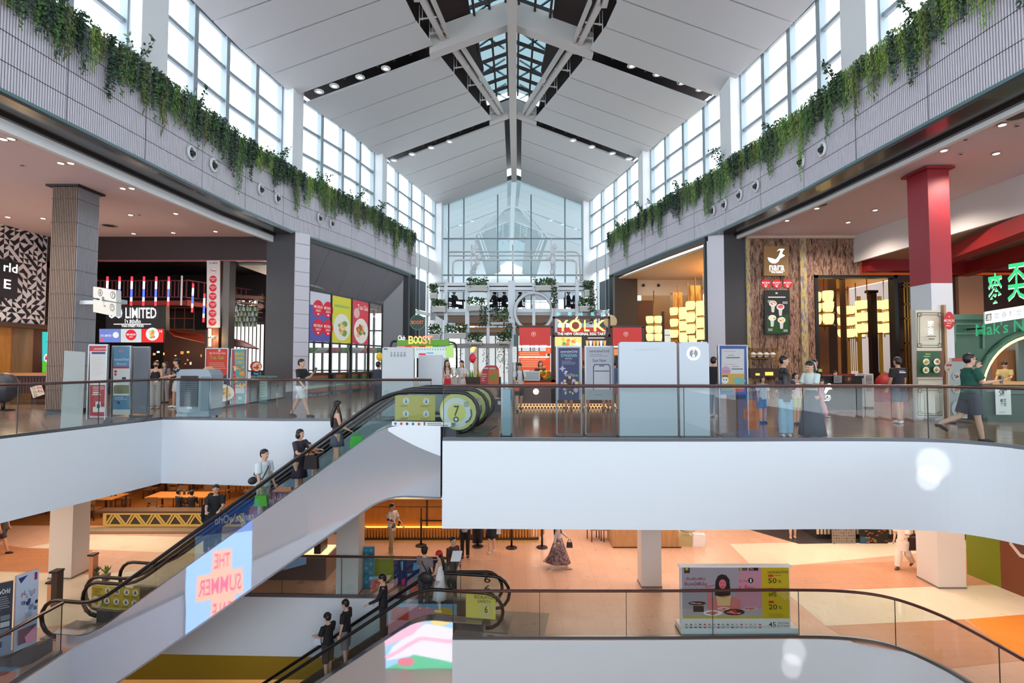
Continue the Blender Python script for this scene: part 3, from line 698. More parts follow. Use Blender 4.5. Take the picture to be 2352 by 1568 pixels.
# red canopy, cabinets and shelving inside
mb = MB(); mb.m(M((150, 52, 30), .5)); a, b_, c_, e_ = W(385, 757, 27), W(470, 768, 24.5), W(470, 786, 24.2), W(400, 770, 25.5)
mb.slab([a, b_, c_, e_], (0, 0, -.05)); ob('canopy', mb, None, 'rust red canopy inside the restaurant, left of the pillar with red circles', 'canopy')
mb = MB(); mb.m(M((60, 34, 30), .5)); mb.mm(xpx(375, 28), 28, 0, xpx(470, 28), 28.2, zpx(757, 28))
mb.m(M((110, 60, 44), .5))
for k in range(4): pb(mb, 378 + k * 22, 705, 380 + k * 22, 757, 27.9, .05)
for y in (705, 730, 755): pb(mb, 378, y, 446, y + 2, 27.9, .05)
ob('gridded_screen', mb, None, 'gridded dark red screen below the balcony inside the restaurant', 'screen')
R = random.Random(8)
root = thing('open_kitchen', 'dim open kitchen counter glowing behind the two standing people', 'counter')
mb = MB(); pb(mb, 245, 905, 470, 870, 25, .8, M((66, 36, 28), .5)); ob('counter_body', mb, root)
mb = MB()
for k in range(26):
    x = R.uniform(248, 466); y = R.uniform(800, 868); mb.m(M(R.choice([(255, 200, 120), (255, 170, 80), (200, 120, 60), (240, 230, 210)]), .5, 0, R.uniform(.5, 2.0))); pb(mb, x, y, x + R.uniform(1.5, 6), y + R.uniform(1.5, 7), 26 + R.random(), .05)
ob('shelf_goods', mb, root, kind='stuff')
mb = MB(); pb(mb, 245, 870, 470, 874, 24.9, 1.0, M((120, 60, 36), .4)); ob('counter_top', mb, root)
# pillar with the round award stickers
root = thing('sign_pillar', 'brown pillar with a tall pale board of red circles', 'pillar'); root['kind'] = 'structure'
mb = MB(); pb(mb, 473, 598, 506, 910, 22.25, .5, M((112, 62, 40), .4)); pb(mb, 506, 598, 528, 910, 22.3, .5, M((96, 92, 90), .5)); mb.mm(xpx(473, 22.3), 22.25, 0, xpx(528, 22.3), 22.8, 1.0); ob('pillar_body', mb, root)
b = FB(475, 598, 505, 752, 22.2, 0); b.back((200, 196, 200), .04); b.rect(475, 598, 505, 752, (206, 198, 200)); b.text('OO LIMITED', 480, 602, 500, 606, (50, 50, 50)); b.ell(490, 621, 7, 7, (220, 150, 160)); b.ell(490, 621, 6, 6, (222, 214, 214)); b.text('Vav', 484, 618, 496, 624, (70, 40, 40))
for k in range(6):
    y = 641.5 + k * 19.5; b.ell(489.5 - k * .3, y, 8.6, 8.8, (196, 18, 44)); b.text('MICHELIN', 483, y - 3, 496, y - .5, (240, 220, 220)); b.text('2019', 486.5, y + .8, 492.5, y + 3, (240, 220, 220))
b.done('award_board', root)
mb = MB(); mb.m(M((255, 226, 170), .5, 0, 6)); mb.cyl(W(482, 755, 22.1), W(482, 774, 22.1), .05); mb.cyl(W(482, 777, 22.1), W(482, 795, 22.1), .05); mb.m(BLACK); mb.cyl(W(482, 774, 22.1), W(482, 777, 22.1), .07); ob('wall_sconce', mb, root)
add_light('POINT', W(482, 775, 21.9), 30, (1, .6, .2), .1)
mb = MB(); mb.m(M((235, 235, 235), .4)); p = W(497, 773, 22.0); mb.cyl(p, p + V(-.18, -.1, -.02), .07, .06); mb.m(BLACK); mb.cyl(p + V(-.18, -.1, -.02), p + V(-.2, -.11, -.022), .05); ob('security_camera', mb, root)
# bright bay right of the pillar: stairs, hanging bottles, red awning
mb = MB(); mb.m(M((150, 142, 130), .6)); mb.mm(xpx(527, 22.3), 22.9, zpx(598, 22.3) - .1, xpx(608, 22.3), 31, zpx(598, 22.3) + .05); struct('ceiling', mb)
mb = MB(); mb.m(M((250, 252, 250), .5, 0, 1.5)); 
for x0, x1, y0, y1 in ((530, 561, 690, 705), (572, 590, 690, 702), (530, 606, 745, 850)): pb(mb, x0, y0, x1, y1, 30.5, .05)
ob('bright_window', mb, None, 'bright glazed bay seen behind the hanging bottles', 'window', kind='structure')
mb = MB(); mb.m(M((66, 46, 40), .5))
for k in range(9): pb(mb, 532 + k * 9, 742, 535 + k * 9, 852, 30, .1)
mb.bar(W(530, 745, 28), W(606, 700, 28), .3, .35); mb.bar(W(530, 722, 28), W(606, 676, 28), .06, .06); mb.bar(W(530, 690, 27), W(606, 702, 27), .12, .1); mb.bar(W(545, 676, 27), W(606, 692, 27), .1, .08); mb.bar(W(528, 680, 27), W(606, 684, 27), .2, .16)
for k in range(12): a = W(530 + k * 6.5, 743 - k * 3.8, 28); mb.bar(a, a + V(0, 0, .75), .03, .03)
ob('staircase', mb, None, 'dark steel staircase rising behind the bottle rack', 'staircase')
R = random.Random(11); mb = MB(); mb.m(M((30, 28, 26), .5))
for k in range(4): pb(mb, 528, 703 + k * 12, 592, 704 + k * 12, 24.5, .5)
root = thing('bottle_rack', 'rack of many hanging bottles in the bay right of the pillar', 'rack'); ob('rack_frame', mb, root)
bm_ = []
for c in ((70, 100, 80), (190, 196, 140), (120, 130, 130), (210, 220, 215)):
    q = MB(); q.m(M(c, .12, 0, .3)); q.lathe((0, 0, 0), [(.0, 0), (.045, 0), (.05, .03), (.05, .17), (.018, .22), (.018, .29)], 8); bm_.append(ob('bottle', q, None, 'hanging glass bottle in the rack right of the pillar', 'bottle', 'hanging bottles'))
first = [True] * 4
for k in range(60):
    j = k % 4; row = k // 15; px = 530 + (k % 15) * 4.2 + R.uniform(-1, 1); p = W(px, 714 + row * 12, 24.4 + (k % 3) * .2)
    o = bm_[j] if first[j] else bm_[j].copy()
    if not first[j]: C.objects.link(o)
    first[j] = False; o.location = p
mb = MB(); mb.m(M((120, 24, 22), .5)); mb.slab([W(526, 775, 23.5), W(560, 782, 25), W(595, 800, 24.6), W(526, 792, 23)], (0, 0, -.05)); ob('awning', mb, None, 'dark red awning right of the pillar with red circles', 'awning')
mb = MB(); mb.m(M((70, 40, 34), .5)); mb.mm(xpx(527, 26), 26, 0, xpx(612, 26), 26.3, .9); ob('planter_wall', mb, None, 'low dark counter below the staircase', 'counter')
add_light('POINT', (-14, 25.5, 4.0), 160, (1, .6, .35), .3); add_light('POINT', (-18.5, 25, 2.5), 120, (1, .5, .25), .3); add_light('POINT', (-12.2, 26, 4.5), 160, (1, .95, .9), .4)
add_light('POINT', (-18, 18.5, 2.4), 120, (1, .7, .4), .3)

# ================================================================== LEFT: slanting shop window
SW = cut([(-9.35, 22.7), (-8.1, 26.6), (-6.62, 33.0)], 22.8, 32.6)
def SP(y, z, o=0.0):
    q = cut(SW, 22.8, 32.6); x = xat(SW, y); return Vector((x - o, y, z))
mb = MB(); mb.m(BLACK); strip(mb, cut(WL, 22.75, 33.0), -.06, .2, 7.05, 7.27); mb.mm(-9.5, 22.75, 0, -9.2, 22.95, 7.27)
x = xat(WL, 32.6); mb.m(M((44, 42, 46), .5)); mb.mm(x - 1.6, 32.6, 0, x + .05, 33.2, 7.1); struct('wall_left_frame', mb)
GREYP = M((112, 108, 114), .5)
z_t = 5.05; z_m = 2.55; z_b = 1.02
mb = MB(); mb.m(GREYP)
for a, b_ in zip([22.9, 24.6, 26.4, 28.3, 30.2], [24.6, 26.4, 28.3, 30.2, 32.4]):
    mb.slab([SP(a + .02, 7.1, -.0) + V(-.05, 0, 0), SP(b_ - .02, 7.1) + V(-.05, 0, 0), SP(b_ - .02, z_t) + V(-.9, 0, 0), SP(a + .02, z_t) + V(-.9, 0, 0)], (-.05, 0, 0))
mb.m(M((150, 150, 156), .5)); mb.slab([SP(31.2, 7.0) + V(-.8, 0, 0), SP(32.5, 7.0) + V(-.2, 0, 0), SP(32.5, 0) + V(-.2, 0, 0), SP(31.2, 0) + V(-.8, 0, 0)], (-.05, 0, 0)); struct('wall_left_slope', mb)
root = thing('shopfront_window', 'dark framed shop window with food posters above clear panes, left wall', 'window'); root['kind'] = 'structure'
mb = MB(); mb.m(M((40, 30, 32), .4)); ysw = [22.95, 24.35, 25.95, 27.75, 29.6, 31.3]
for y in ysw: p = SP(y, 0, .9); mb.mm(p.x - .06, y - .06, .1, p.x + .06, y + .06, z_t)
for z in (z_t, z_m, z_b, .1):
    for a, b_ in zip(ysw, ysw[1:]): mb.bar(SP(a, z, .9), SP(b_, z, .9), .08, .08)
ob('frame', mb, root)
for i, (a, b_) in enumerate(zip(ysw, ysw[1:])):
    mb = MB(); mb.m(CLEAR); mb.poly([SP(a, z_b, .9), SP(b_, z_b, .9), SP(b_, z_m, .9), SP(a, z_m, .9)])
    if i == 4: mb.poly([SP(a, z_m, .9), SP(b_, z_m, .9), SP(b_, z_t, .9), SP(a, z_t, .9)])
    ob('glass_pane', mb, root)
    mb = MB()
    for z0, z1, c in ((.82, 1.0, (214, 110, 66)), (.66, .82, (84, 150, 84)), (.46, .66, (62, 58, 66)), (.3, .46, (84, 150, 84)), (.12, .3, (206, 104, 88))):
        mb.m(M(c, .5)); mb.slab([SP(a + .06, z0, .95), SP(b_ - .06, z0, .95), SP(b_ - .06, z1, .95), SP(a + .06, z1, .95)], (-.04, 0, 0))
    ob('striped_base', mb, root)
for i in range(4):
    a, b_ = ysw[i] + .07, ysw[i + 1] - .07
    b = Board(SP(a, z_t - .05, .88), SP(b_, z_t - .05, .88), SP(a, z_m + .05, .88), (0, 0, 100, 170), .55); b.back((60, 50, 50), .03)
    if i < 2:
        b.rect(0, 0, 100, 170, (92, 92, 170)); b.rect(0, 0, 100, 46, (206, 208, 222))
        for cx, cy in ((40, 55), (40, 120), (88, 55), (88, 120)) if i else ((60, 58), (60, 122)): b.ell(cx, cy, 26, 29, (216, 22, 52)); b.text('MICHELIN', cx - 20, cy - 10, cx + 20, cy, (250, 235, 235)); b.text('2021', cx - 12, cy + 4, cx + 12, cy + 12, (250, 235, 235)); b.ell(cx, cy + 20, 5, 3, (250, 235, 235))
        if not i: b.rect(0, 48, 26, 170, (226, 22, 34)); b.ell(4, 100, 18, 22, (240, 236, 236))
        L = 'purple poster with %s red circles in the shopfront window' % ('two large' if not i else 'four')
    elif i == 2:
        b.rect(0, 0, 100, 170, (216, 210, 50)); b.rect(10, 30, 90, 40, (150, 190, 90)); b.dish(52, 112, 44, [(226, 190, 120), (240, 214, 150), (200, 140, 80), (120, 160, 70)], 9, (226, 230, 222), 50); L = 'yellow poster with a plate of noodles in the shopfront window'
    else:
        b.rect(0, 0, 100, 170, (216, 56, 70)); b.text('Tua Gai', 30, 14, 96, 34, (245, 225, 225)); b.ell(26, 50, 18, 20, (230, 180, 180)); b.dish(54, 118, 44, [(200, 80, 50), (226, 150, 80), (90, 130, 60), (240, 190, 110)], 12, (236, 232, 226), 50); L = 'red poster with a bowl of food in the shopfront window'
    b.done('poster', root)
# room behind the shop window: bright far glazing, tables
mb = MB(); mb.m(M((236, 240, 240), .6, 0, 1.3)); mb.mm(-13.8, 33.7, .9, -7.3, 33.8, 4.8); struct('window_90', mb)
mb = MB(); mb.m(M((196, 200, 200), .5))
for k in range(12): mb.mm(-13.6 + k * .56, 33.5, 0, -13.48 + k * .56, 33.65, 5.2)
for z in (1.0, 2.4, 3.6): mb.mm(-13.8, 33.5, z, -7.3, 33.65, z + .08)
struct('window_91', mb)
mb = MB(); mb.m(M((120, 92, 80), .6)); mb.mm(-14, 34, 0, -6.6, 34.2, 7.1); mb.slab([(-9.75, 22.95, 0), (-14, 34, 0), (-14, 34, 7), (-9.75, 22.95, 7)], (-.12, 0, 0)); mb.m(M((150, 150, 148), .6)); mb.prism([(-9.9, 23.1), (-7.3, 33.4), (-13.8, 33.4)], 5.2, 5.3); struct('wall_left_room', mb)
R = random.Random(3)
for k in range(5):
    mb = MB(); mb.m(M((92, 52, 40), .4)); y = 26.2 + k * 1.25; x = xat(SW, y) - 1.7; mb.mm(x - .4, y - .4, .72, x + .4, y + .4, .76); mb.m(BLACK); mb.cyl((x, y, 0), (x, y, .72), .04); mb.lathe((x, y, 0), [(.25, 0), (.25, .03), (.04, .05)])
    o = ob('dining_table', mb, None, 'dark square dining table behind the striped shopfront window', 'table', 'tables behind the shopfront window')
    for s in (-1, 1):
        mb = MB(); mb.m(M((40, 34, 36), .5)); XX = x + s * .68; mb.box((XX, y, .45), (.4, .42, .05)); mb.box((XX + s * .19, y, .72), (.04, .42, .5))
        for q in (-1, 1):
            for w_ in (-1, 1): mb.cyl((XX + q * .17, y + w_ * .18, 0), (XX + q * .17, y + w_ * .18, .45), .02, n=6)
        ob('dining_chair', mb, None, 'dark dining chair behind the striped shopfront window', 'chair', 'chairs behind the shopfront window')
root = thing('striped_umbrella', 'green, white and red striped canopy seen through the shopfront window', 'canopy'); mb = MB()
for k in range(8): mb.m(M([(90, 160, 90), (230, 230, 226), (220, 90, 80)][k % 3], .6)); mb.slab([(-13.3 + k * .75, 33.3, 2.5), (-12.55 + k * .75, 33.3, 2.5), (-12.55 + k * .75, 32.2, 2.15), (-13.3 + k * .75, 32.2, 2.15)], (0, 0, .03))
ob('canopy_cloth', mb, root)
mb = MB(); mb.m(STEEL)
for k in range(5): mb.cyl((-13.2 + k * 1.4, 33.3, 0), (-13.2 + k * 1.4, 33.3, 2.5), .03, n=6)
ob('canopy_posts', mb, root)

# ================================================================== RIGHT: dark pier, carved wall, open room
d = 22.3
mb = MB(); mb.m(M((62, 58, 62), .5)); mb.mm(xpx(1667, d), d, 0, xpx(1716, d), d + 1.6, 7.3); struct('pillar_dark_right', mb)
mb = MB(); mb.m(RIB); p = [(8.95, 22.75), (9.32, 22.28)]; 
mb.slab([(8.8, 22.95, 0), (9.3, 22.3, 0), (9.5, 22.5, 0), (9.0, 23.2, 0)], (0, 0, 7.3)); struct('wall_right_pier', mb)
mb = MB(); mb.m(BLACK); strip(mb, cut(WR, 22.9, 33.0), -.04, .25, 7.05, 7.27); mb.mm(8.72, 22.95, 0, 8.86, 23.15, 7.27); mb.m(M((66, 48, 36), .5)); mb.mm(6.55, 32.5, 0, 8.0, 33.1, 7.1); struct('wall_right_frame', mb)
CARV, nt, N, L, b_ = nodemat('carved_bark_wood')
v = coords(nt, (7, 7, 1.3)); n1 = tex_noise(nt, 1.6, 6, v); n1.inputs['Distortion'].default_value = 1.2; r1 = ramp(nt, n1.outputs[0], [(0.36, (58, 38, 28)), (0.46, (128, 88, 66)), (0.55, (176, 140, 118)), (0.62, (96, 64, 52)), (0.74, (172, 150, 150))]); L.new(r1.outputs[0], b_.inputs['Base Color']); bump(nt, n1.outputs[0], .8, .06, b_)
CARVY, nt, N, L, b_ = nodemat('carved_gold_wood')
v = coords(nt, (9, 9, 2)); n1 = tex_noise(nt, 1.6, 5, v); r1 = ramp(nt, n1.outputs[0], [(0.38, (120, 108, 112)), (0.5, (176, 158, 130)), (0.6, (196, 166, 60)), (0.7, (140, 120, 110))]); L.new(r1.outputs[0], b_.inputs['Base Color']); bump(nt, n1.outputs[0], .6, .04, b_)
xl, xm, xr = xpx(1716, d), xpx(1874, d), xpx(1982, d); zw = zpx(632, d)
mb = MB(); mb.m(CARV); mb.mm(xl, d, 0, xm, d + .35, 7.2); mb.mm(xm, d, zw, xr, d + .35, 7.2)
mb.m(CARVY); mb.mm(xl, d - .08, 0, xl + .16, d, 7.0); mb.mm(xpx(1840, d), d - .1, 0, xpx(1855, d), d, 7.0)
mb.m(M((212, 190, 176), .6)); mb.mm(xl, d - .15, 7.0, 15.1, d + .3, 7.25); struct('wall_carved', mb)
# the window into the amber room
mb = MB(); mb.m(BLACK); z_s = .7; xo = xpx(2065, d)
mb.mm(xm, d - .06, zw - .12, xo, d + .3, zw); mb.mm(xm, d - .06, 0, xm + .14, d + .3, zw); mb.mm(xo - .16, d - .06, 0, xo, d + .3, zw); mb.mm(xm, d, 0, xo, d + .3, z_s)
struct('window_92', mb)
AMB = M((150, 98, 46), .6); mb = MB(); mb.m(M((224, 176, 112), .7)); mb.mm(xm - 2, d + .35, 5.9, xo + 3, 32, 6.0); mb.m(AMB); mb.mm(xm - 2, 30, 0, xo + 3, 30.2, 6); mb.m(M((120, 74, 44), .6)); mb.mm(xpx(1874, 24.5), 24.5, 0, xpx(1905, 24.5), 24.7, 5.9); mb.m(M((58, 36, 26), .6)); mb.mm(xpx(1905, 25), 25, 0, xpx(1925, 25), 25.3, 5.9); mb.mm(xpx(1938, 26), 26, 0, xpx(1946, 26), 26.2, 5.9); struct('wall_amber_room', mb)
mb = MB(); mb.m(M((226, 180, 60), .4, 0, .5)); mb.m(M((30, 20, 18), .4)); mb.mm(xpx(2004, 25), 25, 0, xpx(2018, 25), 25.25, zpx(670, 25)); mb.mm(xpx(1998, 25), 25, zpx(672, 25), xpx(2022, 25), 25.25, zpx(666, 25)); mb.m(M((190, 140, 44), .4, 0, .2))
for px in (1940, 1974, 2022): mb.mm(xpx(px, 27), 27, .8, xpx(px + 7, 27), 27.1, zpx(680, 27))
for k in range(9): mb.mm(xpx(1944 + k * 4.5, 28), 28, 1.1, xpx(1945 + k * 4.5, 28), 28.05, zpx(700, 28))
struct('wall_amber_columns', mb)
add_light('AREA', (15.6, 26, 5.8), 120, (1, .62, .25), 4.0, 4.0)
# lantern chandeliers
LAMPG = M((255, 218, 140), .5, 0, 1.7); BRASS = M((150, 108, 48), .35, .8)
def lantern_cluster(px, ys_, d, n, r, h, label, group, gap=1.0, name='lantern_chandelier'):
    p = W(px, ys_[0], d); root = thing(name, label, 'chandelier', (p.x, d, 0), 0, group)
    for y in ys_:
        z = zpx(y, d)
        for k in range(n):
            a = 2 * pi * k / n + .5; x = gap * cos(a) if n > 1 else 0; yy = gap * sin(a) if n > 1 else 0
            mb = MB(); mb.m(LAMPG); mb.lathe((x, yy, z), [(r * .4, -h / 2), (r * .85, -h * .35), (r, 0), (r, h * .4), (r * .9, h / 2)], 10); ob('lamp_shade', mb, root)
        mb = MB(); mb.m(BRASS); mb.lathe((0, 0, z - h * .62), [(gap + r * .4, 0), (gap + r * .5, .03), (gap + r * .4, .06), (.02, .03)] if n > 1 else [(.02, 0), (r * .5, .03), (.02, .05)], 12); ob('brass_ring', mb, root)
    mb = MB(); mb.m(BRASS); mb.cyl((0, 0, zpx(ys_[-1], d) - h), (0, 0, 5.9), .025, n=6); ob('stem', mb, root)
    return root
lantern_cluster(1892, (682, 706, 734), 23.6, 3, .23, .48, 'brass chandelier of stacked lanterns at the left of the amber window', None, .32)
for px, dd in ((1948, 29.2), (1966, 27.8), (1992, 26.4), (2030, 26.9), (2050, 25.7), (2076, 24.6)):
    lantern_cluster(px, (712, 738, 765) if px < 1970 else (700, 728, 754), dd, 3, .24, .46, 'tall brass chandelier of glowing lanterns deep in the amber room', 'lantern chandeliers in the amber room', .3)
# open room on the right wall: pale ceiling, brown wall, lanterns
mb = MB(); mb.m(M((222, 196, 170), .7)); mb.prism([(9.2, 22.95), (6.7, 33.0), (20, 36), (20, 22.95)], 6.9, 7.0); mb.m(M((224, 210, 196), .7)); mb.mm(7.8, 33.0, zpx(678, 33), 12.2, 33.2, 6.9); mb.slab([(12.2, 33, 4.9), (12.2, 33, 6.9), (13.5, 24, 6.9), (13.5, 24, 5.3)], (.1, 0, 0))
mb.m(M((110, 70, 48), .6)); mb.mm(7.9, 33.3, 0, 9.2, 33.5, 5.6); mb.m(M((150, 100, 50), .6)); mb.mm(9.2, 36.2, 3.9, 20, 36.4, 6.9); struct('wall_right_room', mb)
mb = MB(); mb.m(M((226, 226, 216), .6, 0, .9)); mb.mm(9.2, 36.2, .5, 13, 36.4, 3.9); struct('window_93', mb)
mb = MB(); mb.m(M((70, 60, 54), .5))
for px in (1467, 1522, 1552): mb.mm(xpx(px, 35), 35, 0, xpx(px + 5, 35), 35.2, zpx(715, 35))
for k in range(5): mb.mm(xpx(1528, 35), 35, 1 + k * .6, xpx(1552, 35), 35.05, 1.04 + k * .6)
struct('window_94', mb)
for k, px in enumerate((1442, 1478, 1513)): p = W(px, 655, 32.9); mb = MB(); mb.m(BLACK); mb.cyl(p, p + V(0, .05, 0), .1); ob('spotlight', mb, None, 'small black round spotlight on the pale wall above the open room', 'spotlight', 'spotlights above the open room')
for px, y0, dd in ((1558, 671, 30.2), (1600, 655, 28.4), (1637, 625, 26.6)):
    mb = MB(); mb.m(CARVY if px == 1637 else wood_mat('gold_bark', (150, 100, 40), (214, 160, 80), 2, (1, 1, .2))); a = xpx(px, dd); mb.mm(a - .28, dd, 0, a + .28, dd + .5, zpx(y0, dd)); struct('pillar_gold_bark', mb)
for px, ys_, dd in ((1502, (735, 757, 775), 30.8), (1558, (716, 742, 767), 28.8), (1580, (725, 751, 778), 27.4), (1597, (703, 731, 757), 26), (1622, (715, 743, 770), 24.75), (1640, (684, 716, 748), 23.5)):
    lantern_cluster(px, ys_, dd, 4, .23, .44, 'brass chandelier of bright stacked lanterns in the open room right of the kiosk', 'lantern chandeliers right of the kiosk', .34)
add_light('AREA', (11.6, 27.5, 6.7), 420, (1, .78, .5), 4, 5)
# orange band, lattice and plain wall behind the red beams
mb = MB(); mb.m(M((240, 100, 30), .6, 0, .35)); mb.mm(xr, 22.7, zpx(632, 22.7), 26, 22.9, zpx(610, 22.7)); mb.m(M((60, 34, 28), .6)); mb.mm(xo, 22.5, 0, 26, 22.7, zpx(632, 22.6)); mb.m(M((176, 122, 92), .6)); mb.mm(xpx(2205, 22.4), 22.35, 2, xpx(2262, 22.4), 22.5, zpx(633, 22.4)); struct('wall_orange', mb)
mb = MB(); mb.m(BRASS)
for px in (2076, 2083, 2104): mb.mm(xpx(px, 22.3), 22.2, 0, xpx(px, 22.3) + .06, 22.26, zpx(648, 22.3))
for k in range(7): mb.mm(xpx(2083, 22.3) + k * .07, 22.25, 3.2, xpx(2083, 22.3) + k * .07 + .025, 22.28, zpx(655, 22.3))
for y in (652, 660, 700, 733, 790, 850): mb.mm(xpx(2076, 22.3), 22.2, zpx(y, 22.3), xpx(2106, 22.3), 22.27, zpx(y, 22.3) + .05)
ob('lattice_screen', mb, None, 'gold lattice screen between the amber window and the red column', 'screen')
# restaurant signs on the carved wall
b = FB(1755, 565, 1811, 633, 22.1, 0); b.back((150, 112, 66), .12); b.rect(1755, 565, 1811, 633, (160, 122, 74)); b.emit = 2.4; W1 = (255, 255, 255)
b.poly([(1763, 591), (1773, 593), (1781, 596), (1787, 590), (1791, 581), (1793, 574), (1788, 575), (1784, 577), (1789, 572), (1796, 571), (1802, 572), (1798, 576), (1796, 583), (1803, 587), (1796, 591), (1791, 594), (1788, 600), (1781, 605), (1772, 604), (1766, 599)], W1)
b.text('nara', 1767, 609, 1801, 620, W1); b.rect(1767, 621.5, 1802, 622.7, W1); b.text('THAI CUISINE', 1771, 624, 1798, 627, W1)
b.done('restaurant_sign', None, label='tan square sign with a white fish emblem on the carved wall', cat='sign')
for k, cx in enumerate((1759, 1784, 1809)):
    b = FB(cx - 11, 640, cx + 11, 662, 22.27, .8); b.ell(cx, 651, 10.8, 10.8, (214, 30, 40)); b.text('MICHELIN', cx - 8.5, 647, cx + 8.5, 651, (255, 240, 235)); b.text('2019', cx - 4, 652.5, cx + 4, 656, (255, 240, 235)); b.ell(cx, 658, 2.4, 1.4, (255, 240, 235))
    b.done('award_plaque', None, label='round red plaque with white print on the carved wall, %s of three' % ('leftmost', 'middle', 'rightmost')[k], cat='plaque')
b = FB(1757, 667, 1813, 767, 22.1, .75); b.back((20, 20, 22), .1); b.frame(1757, 667, 1813, 767, 2, (24, 24, 26)); b.rect(1759, 669, 1811, 765, (14, 18, 18)); b.poly([(1761, 722), (1775, 732), (1790, 728), (1811, 720), (1811, 765), (1761, 765)], (20, 66, 22)); b.rect(1781, 671, 1786, 675, (200, 200, 190)); b.rect(1764, 681, 1804, 683.5, (220, 220, 210))
R = random.Random(5)
for cx, cy, c in ((1775, 697, (226, 150, 120)), (1792, 705, (220, 90, 100)), (1773, 730, (236, 226, 190)), (1794, 735, (240, 190, 60))):
    b.poly([(cx - 5, cy), (cx + 5, cy), (cx + 3, cy + 20), (cx - 3, cy + 20)], (206, 206, 200)); b.ell(cx, cy, 9, 7, (230, 228, 220)); b.ell(cx, cy - 1, 6.5, 4.5, c)
    for k in range(5): b.ell(cx + R.uniform(-5, 5), cy + R.uniform(-4, 2), 2, 1.6, R.choice([(250, 240, 220), c, (90, 150, 50), (200, 70, 50)]), 8)
for x, y in ((1762, 690), (1796, 693), (1763, 755), (1798, 757)): b.words(x, y, x + 12, 2, 1.4, 3, (200, 210, 200), x)
b.done('menu_screen', None, label='tall dark screen showing dessert cups on the carved wall', cat='screen')
# shelf with bowls under the signs
root = thing('display_shelf', 'thin brass shelf unit with white bowls at the foot of the carved wall', 'shelf')
mb = MB(); mb.m(BRASS); dd = 21.9
for y in (799, 822, 848): pb(mb, 1722, y, 1784, y + 1.2, dd, .3)
for x in (1722, 1783): pb(mb, x, 797, x + 1.2, 860, dd, .03)
ob('shelf_frame', mb, root)
mb = MB(); pb(mb, 1722, 846, 1800, 866, 21.6, .7, M((56, 38, 34), .5)); mb.m(M((255, 190, 90), .5, 0, 1.6)); pb(mb, 1736, 857, 1745, 862, 21.55, .02); pb(mb, 1758, 854, 1776, 862, 21.55, .02); ob('counter_body', mb, root)
for k, px in enumerate((1730, 1745, 1760, 1775)):
    p = W(px, 821, 22.0); mb = MB(); mb.m(M((226, 220, 206), .4)); mb.lathe(p, [(.06, 0), (.1, .03), (.14, .1), (.15, .13), (.1, .2), (.03, .24)], 12); mb.m(BRASS); mb.lathe(p, [(.151, .1), (.151, .13)], 12); ob('lidded_bowl', mb, None, 'white lidded bowl on the brass shelf below the dessert screen', 'bowl', 'lidded bowls on the brass shelf')
# ================================================================== balustrades along the floor edges
def balustrade(path, z, label, cat='balustrade', seg=2.4, shoe=True, starts=None):
    root = thing('glass_balustrade', label, cat)
    P = [Vector(p) for p in path]
    mb = MB(RAILW); mb.m(RAILW); mb.tube([(p.x, p.y, z + 1.12) for p in P], .045, 8, flat=.75); ob('handrail', mb, root)
    mb = MB(STEEL); mb.m(M((120, 122, 128), .3, .8))
    for a, b in zip(P, P[1:]): mb.bar((a.x, a.y, z + .03), (b.x, b.y, z + .03), .07, .07)
    ob('base_channel', mb, root)
    acc = []; L = 0
    for a, b in zip(P, P[1:]): acc.append((L, a, b)); L += (b - a).length
    def at(s):
        for l, a, b in acc:
            n = (b - a).length
            if s <= l + n + 1e-6: return a + (b - a) * ((s - l) / n)
        return P[-1]
    n = max(1, round(L / seg)); st = L / n
    for i in range(n):
        s0 = i * st + .012; s1 = (i + 1) * st - .012
        pts = [at(s0)] + [a for l, a, b in acc if s0 + .02 < l < s1 - .02] + [at(s1)]
        mb = MB(); mb.m(GLASS)
        for a, b in zip(pts, pts[1:]): mb.poly([(a.x, a.y, z + .05), (b.x, b.y, z + .05), (b.x, b.y, z + 1.09), (a.x, a.y, z + 1.09)])
        ob('glass_pane', mb, root)
    mb = MB(); mb.m(M((50, 56, 58), .3))
    for i in range(n + 1): p = at(min(max(i * st, .01), L - .01)); mb.mm(p.x - .007, p.y - .007, z + .04, p.x + .007, p.y + .007, z + 1.1)
    ob('joint_seals', mb, root)
    return root
i0 = VOID7.index((-1.42, 10.52))
inset = lambda pts, dx, dy: [(p[0] + dx, p[1] + dy) for p in pts]
balustrade([(-12.35, 4.5), (-10.82, 10.7), (-9.86, 14.45)], 0, 'glass balustrade with dark wood handrail on the upper floor, left edge', seg=1.65)
balustrade([(-9.8, 14.46), (-6.2, 14.06), (-2.2, 14.02)], 0, 'glass balustrade with dark wood handrail on the upper floor, behind the escalators', seg=1.8)
balustrade([(p[0], p[1] + .07) for p in VOID7[i0:-1]], 0, 'long curved glass balustrade with dark wood handrail on the upper floor, right of the escalators', seg=2.45)
balustrade([(-10.25, 4), (-10.25, 11.9)], -5, 'glass balustrade with dark wood handrail one floor down, in the lower left corner', seg=1.6)
balustrade([(-8.2, 14.8), (-3.3, 14.64), (-1.42, 14.55)], -5, 'glass balustrade with dark wood handrail one floor down, behind the descending escalator', seg=1.85)
j0 = VOID6.index((-1.42, 12.45))
balustrade([(p[0], p[1] + .07) for p in VOID6[j0:-1]], -5, 'long curved glass balustrade with dark wood handrail one floor down, right half', seg=2.2)

